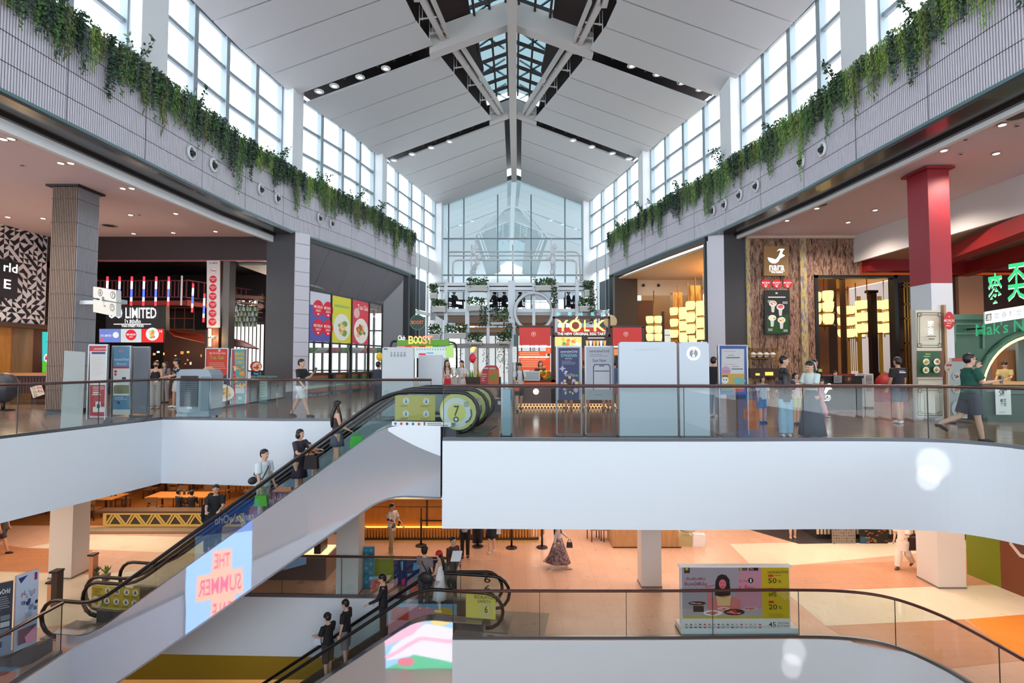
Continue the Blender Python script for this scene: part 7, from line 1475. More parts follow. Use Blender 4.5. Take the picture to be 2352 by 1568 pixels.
banner6(1000, 1292, 1040, 1366, (86, 140, 150), 'short blue-green panel right of the navy one', None, 15.6)
def bright(q):
    q.rect(892, 1372, 1010, 1450, (216, 40, 60)); q.poly([(892, 1372), (960, 1366), (1010, 1366), (1010, 1400), (940, 1420), (892, 1410)], (120, 190, 226)); q.ell(922, 1398, 30, 20, (214, 110, 150)); q.ell(920, 1400, 9, 6, (100, 120, 126)); q.poly([(962, 1362), (1012, 1362), (1012, 1390), (970, 1392)], (240, 190, 40)); q.ell(975, 1372, 7, 8, (220, 30, 50)); q.ell(992, 1370, 7, 8, (220, 30, 50)); q.line([(925, 1432), (985, 1414)], 12, (230, 180, 40)); q.line([(927, 1432), (983, 1415)], 7, (50, 60, 50)); q.rect(892, 1436, 915, 1450, (236, 120, 150))
# small lectern sign
p = g6(1047, 1400); r = thing('lectern_sign', 'thin black stand with a tilted white sheet right of the couple', 'sign', (p.x, 13.95, Z6)); mb = MB(); mb.m(BLACK); mb.cyl((0, 0, 0), (0, 0, 1.35), .02, n=8); mb.lathe((0, 0, 0), [(.16, 0), (.16, .015), (.02, .03)], 14); ob('stand', mb, r); mb = MB(); mb.m(M((230, 230, 236), .5)); mb.slab([(-.14, -.1, 1.3), (.12, -.1, 1.3), (.16, .1, 1.5), (-.1, .1, 1.5)], (0, 0, .012)); ob('sheet', mb, r)
r = thing('glass_showcase', 'brown glazed showcase with warm lit top behind the rear rail', 'showcase'); mb = MB(); mb.m(M((100, 84, 84), .2, 0, 0, 1, .3)); A = W(590, 1290, 15.8); B = W(768, 1290, 15.8); mb.mm(A.x - 1.5, 15.8, Z6, B.x - .25, 16.9, W(600, 1281, 15.8).z); ob('case_body', mb, r); mb = MB(); mb.m(M((255, 226, 170), .5, 0, 1.2)); mb.mm(A.x + 1, 16.0, W(600, 1281, 15.8).z, B.x - .3, 16.8, W(600, 1279, 15.8).z + .02); mb.m(DKW); mb.mm(B.x - .7, 16.0, W(600, 1281, 15.8).z, B.x - .5, 16.6, W(600, 1255, 15.8).z); ob('lit_top', mb, r)
# narrow spots added behind the viewer, standing in for sunlight on the white fascias
for t0, sp in ((W(2152, 1060, 10.2), 1.4), (W(2143, 1092, 10.2), 1.0), (W(1826, 1495, 12.45), 1.15), (W(1820, 1528, 12.45), .8)):
    o = add_light('SPOT', (3, -13.5, 12), 14000, (1, .98, .94), .03, spot=sp, blend=.5); aim(o, t0)
# ================================================================== trailing plants on the two fascias
def vine_mesh(name, seed, length, width, cols, leaf, strands, fine):
    R = random.Random(seed); mb = MB()
    for s_ in range(strands):
        x = R.uniform(-width, width); L = length * R.uniform(.45, 1.0) * (1 - .35 * abs(x) / width); z = .12; yb = -.06; ph = R.uniform(0, 6)
        col = R.choice(cols)
        while z > -L:
            t = -z / L
            for k in range(2 if not fine else 1):
                mb.m(col if R.random() < .7 else R.choice(cols))
                p = Vector((x + .03 * sin(z * 5 + ph) + R.uniform(-.03, .03), yb - R.uniform(0, .1) * (1 - .5 * t), z + R.uniform(-.02, .02)))
                if fine: a = Vector((R.uniform(-.5, .5), R.uniform(-.4, .2), -1)).normalized() * leaf * 1.7; b = Vector((1, R.uniform(-.6, .6), 0)).normalized() * leaf * .28
                else: a = Vector((R.uniform(-1, 1), R.uniform(-.8, .1), R.uniform(-1, .2))).normalized() * leaf; b = a.cross(Vector((R.uniform(-.3, .3), 1, R.uniform(-.3, .3)))).normalized() * leaf * .36
                mb.poly([p, p + a * .45 + b, p + a, p + a * .45 - b])
            z -= leaf * (.55 if not fine else .62)
    return mb
GD = [M((58, 80, 64), .6), M((76, 96, 80), .6), M((46, 66, 56), .6)]; GM = [M((84, 122, 62), .6), M((104, 142, 66), .6), M((70, 106, 58), .6)]; GL = [M((122, 154, 66), .6), M((140, 166, 74), .6), M((104, 142, 62), .6)]; GBR = [M((112, 112, 66), .6), M((100, 114, 64), .6)]
kinds = [('dark ivy', GD, .075, 9, False), ('feathery green fern', GM, .06, 14, True), ('yellow green fern', GL, .055, 13, True), ('small leaved dark creeper', GD + GM[:1], .06, 11, False), ('olive brown fern', GBR + GM[:1], .06, 13, True)]
protos = []
for ki, (kn, cols, leaf, st, fine) in enumerate(kinds):
    for v in range(2):
        for L in (1.0, 1.6, 2.3):
            protos.append((kn, L, ob('hanging_vine', vine_mesh('v', ki * 10 + v + int(L * 7), L, .2, cols, leaf * 1.25, int(st * (1.1 if L < 1.5 else .85)), fine))))
used = set(); R = random.Random(77)
for path, side in ((WL, 'left'), (WR, 'right')):
    seg = cut(path, 7.6, 33.6)
    for i, (pt, t) in enumerate(walk(seg, .235)):
        n = Vector((t.y, -t.x)); n = n if n.x * path[0][0] > 0 else -n
        g_ = (sin(i * .7) + sin(i * .31 + 1) + (1.2 if side == 'left' else .7)); L = 2.3 if g_ > 1.7 and R.random() < .45 else (1.6 if R.random() < .45 + .15 * g_ else 1.0)
        pool = [k for k in range(len(protos)) if protos[k][1] == L and not (side == 'left' and protos[k][0][:3] in ('yel', 'fea') and R.random() < .72)]
        k = R.choice(pool); kn, _, o = protos[k]
        if k in used: o = o.copy(); C.objects.link(o)
        used.add(k); o.location = (pt.x - n.x * .04, pt.y - n.y * .04, 9.98); o.rotation_euler = (0, 0, atan2(t.y, t.x) + (pi if side == 'right' and False else 0) + (0 if (Matrix.Rotation(atan2(t.y, t.x), 2) @ Vector((0, -1))).dot(-n) > 0 else pi))
        o.scale = (R.uniform(.7, 1.15), 1, R.uniform(.75, 1.2)); tag(o, '%s trailing from the planter along the %s fascia' % (kn, side), 'hanging plant', '%s along the %s fascia' % (kn, side))
for k, (kn, L, o) in enumerate(protos):
    if k not in used: bpy.data.objects.remove(o)
# upright bushes on the ledges
spots = {'left': ((25, 40), (310, 150), (455, 240), (640, 345), (745, 415), (820, 460), (868, 485)), 'right': ((2110, 50), (1925, 175), (1775, 300), (1660, 375), (1560, 445), (1480, 485), (1425, 510))}
for side, L_ in spots.items():
    for k, (px, py) in enumerate(L_):
        path = offs(WL if side == 'left' else WR, .12); h = hit(path, px, py + 8); R = random.Random(px); near = ('nearest', 'second nearest', 'third nearest', 'fourth nearest', 'fifth nearest', 'sixth nearest', 'farthest')[k]
        r = thing('ledge_shrub', 'leafy shrub rising above the planter on the %s fascia, %s of seven' % (side, near), 'shrub', (h.x, h.y, 10.0)); mb = MB(); mb.m(M((84, 76, 60), .6)); mb2 = MB()
        for s_ in range(7):
            a = R.uniform(0, 2 * pi); l_ = R.uniform(.35, .8); e = Vector((cos(a) * l_ * .7, sin(a) * l_ * .4, l_)); mb.cyl((0, 0, -.02), e, .012, .005, 5)
            for q_ in range(9): leafy(mb2, e * (q_ / 9 + .12), (.07, .07, .05), 2, .13, R, [M((48, 84, 52), .5), M((62, 104, 62), .5), M((40, 66, 46), .5)])
        ob('stems', mb, r); ob('leaves', mb2, r)
# round spot lamps on the fascias
for side, L_ in (('left', ((436, 351), (487, 379), (596, 435), (634, 455), (731, 501), (759, 513))), ('right', ((1892, 343), (1843, 372), (1740, 427), (1702, 448), (1667, 470), (1640, 484)))):
    for px, py in L_:
        path = WL if side == 'left' else WR; h = hit(path, px, py); a, b_ = ray(px, py); z = EYE + b_ * h.y; sg = 1 if side == 'left' else -1
        r = thing('fascia_spotlight', 'round white spotlight ring with a dark lens on the %s ribbed fascia' % side, 'spotlight', (h.x, h.y, z), 0, 'spotlights on the %s ribbed fascia' % side); mb = MB(); mb.m(M((226, 228, 232), .35)); mb.tube([(sg * .06, .17 * cos(2 * pi * i / 20), .2 * sin(2 * pi * i / 20)) for i in range(20)], .045, 8, closed=True); ob('ring', mb, r); mb = MB(); mb.m(BLACK); mb.cyl((0, 0, 0), (sg * .16, -.05, -.04), .1, .08, 12); ob('lens', mb, r)
# ================================================================== people
SK1 = M((214, 168, 142), .5); SK2 = M((188, 136, 108), .5); SK3 = M((226, 186, 162), .5)
HAIR = M((24, 18, 18), .4); HAIRB = M((50, 32, 26), .4); EYEM = M((30, 22, 22), .3); LIP = M((176, 92, 88), .5)
def remesh(o, v):
    m = o.modifiers.new('surface', 'REMESH'); m.mode = 'VOXEL'; m.voxel_size = v; m.use_smooth_shade = True; return o
def cloth_mat(name, c1, c2, scale=9, lo=.45, hi=.55):
    m, nt, N, L, b = nodemat(name); n = tex_noise(nt, scale, 2, coords(nt)); r = ramp(nt, n.outputs[0], [(lo, c1), (hi, c2)]); r.color_ramp.interpolation = 'CONSTANT' if hi - lo < .06 else 'LINEAR'; L.new(r.outputs[0], b.inputs['Base Color']); b.inputs['Roughness'].default_value = .8; return m
def elr(c, rx, ry, n=14, tilt=0.0): return [(c[0] + rx * cos(2 * pi * i / n), c[1] + ry * sin(2 * pi * i / n), c[2] + tilt * sin(2 * pi * i / n)) for i in range(n)]
ST = dict(legs=((.04, .04), (-.04, .02)), arms=((.0, .12, .25, 0), (.0, .12, .25, 0)))
def person(loc, h, face, label, legs=((.05, .05), (-.05, .03)), arms=((.0, .1, .25, 0), (.0, .1, .25, 0)), top=((40, 40, 44), 'short'), bottom=('trousers', (50, 50, 60)), shoes=(40, 40, 44), hair='short', skin=SK1, hairm=None, build=1.0, lean=0.0, look=0.0, nod=0.0, seated=False, vox=.0095, mask=False, glasses=False, group=None, cap=None, top_mat=None, bot_mat=None):
    s = h / 1.70; r = thing('person', label, 'person', loc, radians(face), group); r.scale = (s, s, s); hairm = hairm or HAIR
    pz = .91 if not seated else .5; B = build
    def fwd(a): return Vector((0, -sin(a), -cos(a)))
    def up(z, y=0.0): return Vector((0, y - sin(lean) * (z - .91), pz + (z - .91) * cos(lean)))
    J = {}
    for i, sx in enumerate((-1, 1)):
        hip = Vector((sx * .088, 0, pz - .03)); th, kn = legs[i]; k = hip + fwd(th) * .42; a = k + fwd(th - kn) * .40; ft = th - kn; pitch = min(ft, 0) * .6
        toe = a + Vector((0, -cos(pitch) * .15, -.045 + sin(pitch) * .12)); heel = a + Vector((0, .045, -.045)); J['leg%d' % i] = (hip, k, a, toe, heel)
        a1, b1, e1, c1 = arms[i]; sh = up(1.385) + Vector((sx * .165 * (.9 + .1 * B), 0, 0)); el = sh + Vector((sx * sin(b1), -sin(a1) * cos(b1), -cos(a1) * cos(b1))) * .28; f = Vector((-sx * sin(c1), -sin(a1 + e1) * cos(c1), -cos(a1 + e1) * cos(c1))); wr = el + f * .235; J['arm%d' % i] = (sh, el, wr, f)
    low = min(min(J['leg0'][2].z, J['leg1'][2].z) - .075, 9)
    dz = -low if not seated else 0.0
    if dz:
        for k_ in J: J[k_] = tuple((v + Vector((0, 0, dz))) if (n_ < 3 or 'leg' in k_) else v for n_, v in enumerate(J[k_]))
    D = Vector((0, 0, dz)); U = lambda z, y=0.0: up(z, y) + D
    hc = U(1.585) + Vector((0, -.012 - sin(nod) * .05, -.01 * abs(nod))); Rl = Matrix.Rotation(look, 3, 'Z') @ Matrix.Rotation(nod, 3, 'X')
    H = lambda x, y, z: hc + Rl @ Vector((x, y, z))
    body = MB(skin); body.m(skin)
    tor = [(.86, .135, .1), (.92, .145, .105), (1.02, .125, .09), (1.12, .125, .09), (1.25, .145, .1), (1.34, .15, .095), (1.40, .115, .075), (1.435, .06, .055)]
    body.ring([elr(U(z), rx * (1 + (B - 1) * (1 if z < 1.3 else .5)), ry * (B if z < 1.3 else 1)) for z, rx, ry in tor])
    body.tube([U(1.40), U(1.47), H(0, .012, -.05)], [.052, .048, .05], 10)
    hr = []
    for z, rx, ry, y in ((-.118, .022, .03, -.035), (-.105, .042, .052, -.02), (-.075, .058, .075, -.008), (-.03, .07, .09, 0), (.02, .075, .096, .002), (.06, .072, .093, .004), (.09, .056, .074, .006), (.112, .025, .035, .008)): hr.append([H(p[0], p[1] + y, p[2]) for p in elr((0, 0, z), rx, ry)])
    body.ring(hr)
    body.tube([H(0, -.085, .02), H(0, -.108, -.022), H(0, -.088, -.034)], [.009, .015, .01], 6)
    for sx in (-1, 1): body.sph(H(sx * .077, .008, -.005), (.011, .018, .028), 6, 6)
    for i, sx in enumerate((-1, 1)):
        hip, k, a, toe, heel = J['leg%d' % i]; body.tube([hip + Vector((0, 0, .04)), hip, hip.lerp(k, .5), k, k.lerp(a, .35), a], [.085 * B, .088 * B, .073 * B, .052, .054, .034], 10); body.tube([heel + Vector((0, 0, .02)), a + Vector((0, -.03, -.04)), toe], [.032, .036, .024], 8)
        sh, el, wr, f = J['arm%d' % i]; body.tube([U(1.37) + Vector((sx * .08, 0, 0)), sh, sh.lerp(el, .4), el, el.lerp(wr, .3), wr], [.05, .05 * B, .044 * B, .035, .035, .024], 10)
        side = f.cross(Vector((0, 1, 0))); side = Vector((0, -1, 0)) if abs(f.z) > .8 else Vector((1, 0, 0)); side = (side - f * side.dot(f)).normalized(); palm = f.cross(side).normalized() * (-sx if abs(f.z) > .8 else (1 if f.cross(side).z < 0 else -1))
        pb_ = wr + f * .075; body.ring([[wr + side * (.022 * cos(t)) + palm * (.016 * sin(t)) for t in [2 * pi * q / 8 for q in range(8)]], [pb_ + side * (.038 * cos(t)) + palm * (.015 * sin(t)) for t in [2 * pi * q / 8 for q in range(8)]]])
        for q, (o_, ln) in enumerate(((.03, .062), (.011, .072), (-.009, .068), (-.028, .052))):
            p0 = pb_ + side * o_ - f * .01; p1 = p0 + f * ln * .55 + palm * .006; p2 = p1 + (f * .75 + palm * .66).normalized() * ln * .5; body.tube([p0, p1, p2], [.0105, .0098, .0085], 6)
        p0 = wr + f * .025 + side * .022; body.tube([p0, p0 + side * .03 + f * .022 + palm * .008, p0 + side * .038 + f * .052 + palm * .016], [.012, .011, .009], 6)
    remesh(ob('body', body, r), vox)
    # face
    mb = MB(EYEM); mb.m(EYEM)
    for sx in (-1, 1): mb.sph(H(sx * .029, -.089, .004), (.0105, .006, .005), 8, 5); mb.sph(H(sx * .03, -.092, .024), (.016, .004, .003), 6, 4)
    ob('eyes', mb, r)
    if mask: mb = MB(); mb.m(BLACK); mb.ring([[H(p[0], p[1] - .006, p[2]) for p in elr((0, 0, z), rx, ry)] for z, rx, ry in ((-.11, .035, .06), (-.07, .06, .085), (-.02, .07, .1))]); ob('face_mask', mb, r)
    else: mb = MB(LIP); mb.m(LIP); mb.sph(H(0, -.089, -.058), (.021, .008, .006), 8, 5); ob('mouth', mb, r)
    if glasses: mb = MB(); mb.m(BLACK); mb.sph(H(-.03, -.094, .004), (.026, .008, .017), 8, 6); mb.sph(H(.03, -.094, .004), (.026, .008, .017), 8, 6); mb.cyl(H(-.055, -.09, .006), H(-.08, .0, .006), .004, n=5); mb.cyl(H(.055, -.09, .006), H(.08, .0, .006), .004, n=5); mb.cyl(H(-.01, -.1, .006), H(.01, -.1, .006), .004, n=5); ob('sunglasses', mb, r)
    mb = MB(hairm); mb.m(hairm)
    if hair != 'none':
        def hs(c, rr): mb.ring([[H(*p) for p in ring_] for ring_ in [[(c[0] + rr[0] * sin(t) * cos(2 * pi * j / 14), c[1] + rr[1] * sin(t) * sin(2 * pi * j / 14), c[2] + rr[2] * cos(t)) for j in range(14)] for t in [.05 + 3.04 * q / 9 for q in range(10)]]])
        hs((0, .012, .052), (.085, .1, .078)); hs((0, .032, .012), (.084, .08, .1))
        if hair == 'bob': hs((-.062, .015, -.03), (.034, .07, .085)); hs((.062, .015, -.03), (.034, .07, .085)); hs((0, .06, -.04), (.085, .05, .09))
        if hair == 'bun': hs((0, .12, .02), (.045, .045, .045))
        if hair in ('long', 'pony', 'braid'):
            L_ = {'long': .52, 'pony': .42, 'braid': .4}[hair]; w0 = .085 if hair == 'long' else .04
            mb.ring([elr(hc + Rl @ Vector((0, .055, .06)) , w0, .05), elr(hc + Rl @ Vector((0, .07, -.06)), w0 * 1.08, .055), elr(U(1.36, .115), w0 * 1.2, .05), elr(U(1.58 - L_ * .8, .12), w0 * 1.0, .04), elr(U(1.58 - L_, .12), w0 * .55, .02)])
            if hair == 'long':
                for sx in (-1, 1): mb.tube([H(sx * .072, -.01, .03), H(sx * .082, -.005, -.06), U(1.36, -.06) + Vector((sx * .09, 0, 0)), U(1.2, -.1) + Vector((sx * .085, 0, 0))], [.028, .034, .036, .015], 8)
        ob('hair', mb, r)
    if cap:
        mb = MB(); mb.m(M(cap[0], .6)); rr = [[H(p[0], p[1] + .01, p[2]) for p in elr((0, 0, z), rx, ry)] for z, rx, ry in ((.035, .092, .108), (.08, .09, .105), (.12, .062, .075), (.14, .02, .03))]; mb.ring(rr); sg = cap[1]; b0 = [H(.07 * cos(t), sg * (-.06 - .11 * sin(t)), .045 - .03 * sin(t)) for t in [pi * q / 8 for q in range(9)]]; mb.slab(b0, Rl @ Vector((0, 0, .008))); ob('cap', mb, r)
    # clothes
    tc, sl = top[0], top[1]; tm = top_mat or M(tc, .8); hem = top[2] if len(top) > 2 else .86
    mb = MB(tm); mb.m(tm)
    tz = [(hem, .152, .118), (.95, .152, .116), (1.06, .14, .106), (1.16, .14, .105), (1.27, .156, .112), (1.36, .16, .106), (1.405, .125, .086)] + ([(1.425, .085, .07)] if sl != 'strap' else [])
    if sl == 'strap': tz = tz[:5] + [(1.31, .145, .1)]
    mb.ring([elr(U(z), rx * (1 + (B - 1) * (1 if z < 1.3 else .5)), ry * (B if z < 1.3 else 1)) for z, rx, ry in tz])
    if sl in ('short', 'long', 'loose'):
        for i, sx in enumerate((-1, 1)):
            sh, el, wr, f = J['arm%d' % i]; w_ = .062 if sl != 'loose' else .075; pts = [U(1.375) + Vector((sx * .1, 0, 0)), sh + Vector((0, 0, .004)), sh.lerp(el, .75)]; rr = [.058, w_ * B, w_ * B * 1.02]
            if sl == 'long': pts = pts[:2] + [el, el.lerp(wr, .92)]; rr = [.058, .06 * B, .048, .036]
            mb.tube(pts, rr, 10)
    if sl == 'strap':
        for sx in (-1, 1): mb.tube([U(1.29, -.1) + Vector((sx * .07, 0, 0)), U(1.43, -.02) + Vector((sx * .075, 0, 0)), U(1.3, .09) + Vector((sx * .07, 0, 0))], .016, 6)
    remesh(ob('top', mb, r), .013)
    kind, bc = bottom[0], bottom[1]; bm = bot_mat or M(bc, .8)
    if kind == 'skirt' or kind == 'dress':
        L_ = bottom[2]; fl = bottom[3] if len(bottom) > 3 else .24; k0 = J['leg0'][1]; k1 = J['leg1'][1]; mid = (k0 + k1) / 2; mb = MB(bm); mb.m(bm); R = []; zt = 1.04; spread = abs(k0.y - k1.y) * .5
        for t in (0, .25, .5, .75, 1.0):
            z = zt + (L_ - zt) * t; c = U(1.0) * (1 - t) + Vector((0, mid.y, 0)) * t; rx = .14 + (fl - .14) * t; ry = .11 + (fl * .8 + spread - .11) * t; R.append([(c.x + (rx + .012 * sin(5 * 2 * pi * j / 30 * 1.0) * t * 2) * cos(2 * pi * j / 30), c.y + ry * sin(2 * pi * j / 30), (z + dz) if not seated else c.z) for j in range(30)])
        mb.ring(R); ob('skirt', mb, r)
    else:
        cut_ = {'trousers': 1.0, 'shorts': .78 if len(bottom) < 3 else bottom[2], 'wide': 1.0}[kind]; mb = MB(bm); mb.m(bm); mb.ring([elr(U(z), rx * B, ry * B) for z, rx, ry in ((.84, .142, .112), (.92, .148, .112), (1.0, .138, .104))])
        for i in (0, 1):
            hip, k, a, toe, heel = J['leg%d' % i]
            if kind == 'shorts': mb.tube([hip + Vector((0, 0, .05)), hip, hip.lerp(k, cut_)], [.092 * B, .1 * B, .09 * B], 12)
            else: w_ = 1.0 if kind == 'trousers' else 1.55; mb.tube([hip + Vector((0, 0, .05)), hip, hip.lerp(k, .5), k, k.lerp(a, .4), k.lerp(a, .94)], [.092 * B, .098 * B, .086 * B, .068 * w_, .066 * w_, .058 * w_], 12)
        remesh(ob({'shorts': 'shorts', 'trousers': 'trousers', 'wide': 'wide_trousers'}[kind], mb, r), .013)
    for i in (0, 1):
        hip, k, a, toe, heel = J['leg%d' % i]; mb = MB(); mb.m(M(shoes, .6)); d_ = (toe - heel).normalized(); mb.tube([heel + Vector((0, .01, .012)), a + Vector((0, -.01, -.03)), a.lerp(toe, .6) + Vector((0, -.005, -.008)), toe + d_ * .025], [.036, .046, .042, .024], 10, flat=.85); ob('shoe', mb, r)
    J['H'] = H; J['U'] = U; r_m = Matrix.Translation(Vector(loc)) @ Matrix.Rotation(radians(face), 4, 'Z') @ Matrix.Scale(s, 4)
    return r, (lambda v: r_m @ Vector(v)), J
def hand(pr, i, e=.07): r, X, J = pr; return X(J['arm%d' % i][2] + J['arm%d' % i][3] * e)
def phone(pr, i, label, col=(24, 24, 28)):
    p = hand(pr, i, .1); mb = MB(); mb.m(M(col, .3)); mb.box((0, 0, 0), (.075, .012, .15), .3, .3); ob('phone', mb, None, label, 'phone', loc=p)
def bag(p, w_, h, d_, col, label, handle=True, name='shopping_bag', rz=0.0, cat='bag', mat=None):
    r = thing(name, label, cat, p, rz); mb = MB(); mb.m(mat or M(col, .6)); mb.slab([(-w_ / 2, -d_ / 2, -h), (w_ / 2, -d_ / 2, -h), (w_ * .42, -d_ / 2, -.1), (-w_ * .42, -d_ / 2, -.1)], (0, d_, 0)); ob('bag_body', mb, r)
    if handle: mb = MB(); mb.m(mat or M(col, .6)); mb.tube([(-w_ * .3, 0, -.11), (-w_ * .15, 0, .0), (w_ * .15, 0, .0), (w_ * .3, 0, -.11)], .01, 6); ob('bag_handle', mb, r)
    return r
def sling(pr, col, label, drop=.95, side=1, big=.26):      # bag worn across the body
    r, X, J = pr; U = J['U']; rr = thing('shoulder_bag', label, 'bag', r.location, r.rotation_euler.z); rr.scale = r.scale; m_ = M(col, .5); mb = MB(); mb.m(m_); q = [U(1.43, .02) + Vector((-side * .08, 0, 0)), U(1.3, .14) + Vector((0, 0, 0)), U(drop + .15, .15) + Vector((side * .14, 0, 0))]; mb.tube(q, .014, 6); mb.tube([U(1.43, .02) + Vector((-side * .08, 0, 0)), U(1.3, -.13), U(1.05, -.1) + Vector((side * .15, 0, 0)), U(drop + .15, .12) + Vector((side * .17, 0, 0))], .014, 6); ob('strap', mb, rr); mb = MB(); mb.m(m_); c = U(drop, .19) + Vector((side * .13, 0, 0)); mb.sph(c, (big * .6, .08, big * .45), 12, 8); ob('bag_body', mb, rr); return rr
def rider(root, zsf, px, t=.5):
    best = None
    for i in range(400):
        s = i * .027; p = escp(root, s, t); e = abs(p.x / p.y - (px - 1176) / F)
        if best is None or e < best[0]: best = (e, s, p)
    e, s, p = best; p.z = root.location.z + zsf(s) + .1; return p
f7 = lambda px, y: G(px, y, 0)
f6 = lambda px, y: G(px, y, Z6)
A0 = (.0, .1, .25, 0)
BLK = (30, 28, 32)
# ---- upper floor, left
P = person(f7(690, 957), 1.74, 80, 'person in a black tee and white shorts walking right along the left balustrade, phone raised', ((.42, .05), (-.38, .12)), ((.2, .1, .5, 0), (.5, .05, 1.9, .1)), (BLK, 'short'), ('shorts', (222, 222, 224)), (46, 44, 50)); phone(P, 1, 'dark phone held near the face of the person in white shorts')
P = person(f7(356, 938), 1.62, 20, 'person with a black face mask, black top and grey trousers beside the grey poster stand', arms=((.2, .1, .9, .3), (.2, .1, .9, .3)), top=(BLK, 'strap', 1.0), bottom=('wide', (170, 166, 164)), shoes=(190, 186, 184), hair='bun', mask=True)
P = person(f7(404, 936), 1.70, -50, 'person in a black floral shirt and white shorts facing the masked person', ((.12, .1), (-.1, .03)), ((.3, .1, 1.1, .2), (.3, .1, 1.1, .2)), (BLK, 'loose'), ('shorts', (228, 226, 224)), (226, 226, 226), top_mat=cloth_mat('floral_cloth', (30, 28, 34), (220, 220, 224), 16, .56, .6), cap=((30, 28, 32), -1))
P = person(f7(377, 926), 1.60, 0, 'person with dark hair standing behind the masked person and the floral shirt', top=((120, 110, 112), 'short'), bottom=('trousers', (150, 140, 140)), hair='long', vox=.014)
# ---- centre
P = person(f7(1026, 936), 1.66, 25, 'person with long brown hair and pale dress holding a red bag, left of the centre', arms=((.3, .15, 1.2, .3), (.3, .15, 1.2, .3)), top=((226, 200, 196), 'strap'), bottom=('skirt', (226, 200, 196), .5), shoes=(220, 210, 200), hair='long', hairm=HAIRB, vox=.012); hp = hand(P, 0); bag(hp + V(.04, -.12, .05), .24, .3, .1, (216, 24, 50), 'bright red bag held by the person in the pale dress')
P = person(f7(1060, 934), 1.64, -30, 'person in a pale shirt with braided hair beside the long haired person', arms=((.3, .15, 1.1, .3), (.3, .15, 1.1, .3)), top=((216, 210, 208), 'short'), bottom=('skirt', (206, 200, 200), .4), hair='braid', vox=.012)
P = person(f7(1193, 945), 1.56, 10, 'person in a white tee with dark backpack straps looking down, left of the kiosk counter', ((.1, .05), (-.25, .2)), ((.3, .12, 1.0, .2), (.4, .12, 1.2, .3)), ((206, 204, 204), 'short'), ('shorts', (56, 52, 58)), (60, 56, 60), nod=.35); r, X, J = P; U = J['U']; q = thing('backpack', 'dark backpack worn by the person in the white tee', 'backpack', r.location, r.rotation_euler.z); q.scale = r.scale; mb = MB(); mb.m(M((34, 40, 54), .6))
mb.sph(U(1.2, .17), (.15, .09, .22), 12, 8); ob('pack', mb, q); mb = MB(); mb.m(M((34, 40, 54), .6))
for sx in (-1, 1): mb.tube([U(1.4, .1) + V(sx * .1, 0, 0), U(1.44, -.02) + V(sx * .1, 0, 0), U(1.3, -.125) + V(sx * .1, 0, 0), U(1.08, -.1) + V(sx * .13, 0, 0)], .018, 6)
ob('straps', mb, q)
bag(hand(P, 0) + V(-.02, -.05, 0), .16, .28, .06, (206, 80, 50), 'orange carrier bag held by the person in the white tee')
person((xpx(1241, KD + .9), KD + .9, .0), 1.62, 10, 'kiosk worker with dark hair behind the egg tart counter', top=((60, 40, 40), 'short'), hair='bob', arms=((.4, .1, 1.0, .2), (.4, .1, 1.0, .2)), vox=.012)
for px, fc, tp, bt, lb in ((1306, 175, (190, 170, 170), (150, 130, 124), 'person in shorts seen below the navy festival banner'), (1345, 170, (70, 60, 66), (60, 54, 60), 'dark clothed person between the two banners'), (1392, 185, (200, 196, 196), (130, 110, 100), 'person in shorts seen below the white phone banner'), (1412, 150, (70, 90, 120), (170, 100, 80), 'person between the phone banner and the wide grey panel')):
    person(f7(px, 943), 1.66, fc, lb, top=(tp, 'short'), bottom=('shorts', bt), shoes=(90, 84, 86), vox=.013, skin=SK2)
person(f7(868, 940), 1.6, 150, 'person in dark blue clothes behind the yellow balloon', top=((52, 58, 78), 'long'), bottom=('trousers', (40, 44, 60)), vox=.013, build=1.15)
# ---- upper floor, right
P = person(f7(1641, 958), 1.74, 130, 'person in a black top and blue jeans half hidden behind the ring-sign panel', top=(BLK, 'loose'), bottom=('trousers', (120, 138, 160)), shoes=(200, 196, 196), vox=.012)
person(f7(1753, 972), 1.22, 0, 'child in a pale tee standing in front of the brass shelf', top=((206, 214, 214), 'loose'), bottom=('shorts', (100, 130, 170)), hair='bob', vox=.012)
P = person(f7(1803, 985), 1.74, 60, 'person in a black printed tee facing right beside the carved wall', arms=((.3, .1, 1.2, .3), (.3, .1, 1.3, .3)), top=(BLK, 'short'), bottom=('wide', (170, 186, 204)), shoes=(70, 66, 70))
P = person(f7(1806, 1003), 1.45, 170, 'child with very long dark hair and light blue wide trousers seen from behind', arms=((.2, .08, .9, .2), (.2, .08, .9, .2)), top=((60, 56, 70), 'short'), bottom=('wide', (150, 180, 200)), shoes=(206, 206, 210), hair='long')
person(f7(1829, 975), 1.32, 15, 'child in a pink tee and patterned shorts between the two adults', top=((222, 190, 192), 'short'), bottom=('shorts', (200, 196, 150)), hair='long', vox=.012, shoes=(50, 46, 50))
P = person(f7(1866, 1003), 1.62, -70, 'person in a white tee and long grey skirt reading, ponytail with a white ribbon', arms=((.35, .1, 1.3, .2), (.35, .1, 1.3, .2)), top=((206, 216, 214), 'short'), bottom=('skirt', (76, 80, 92), .03, .3), shoes=(200, 200, 200), hair='pony', nod=.4); mb = MB(); mb.m(M((232, 232, 236), .5)); r, X, J = P; mb.tube([X(J['H'](.02, .11, .06)), X(J['H'](.02, .15, -.02)), X(J['H'](.02, .13, -.16))], .014, 6); ob('hair_ribbon', mb, None, 'white ribbon hanging from the ponytail of the person in the grey skirt', 'ribbon')
person(f7(1888, 957), 1.1, 40, 'small child in pink pyjama-like clothes right of the long grey skirt', ((.3, .1), (-.3, .3)), top=((206, 160, 170), 'long'), bottom=('wide', (206, 156, 168)), hair='pony', vox=.012, shoes=(210, 200, 200))
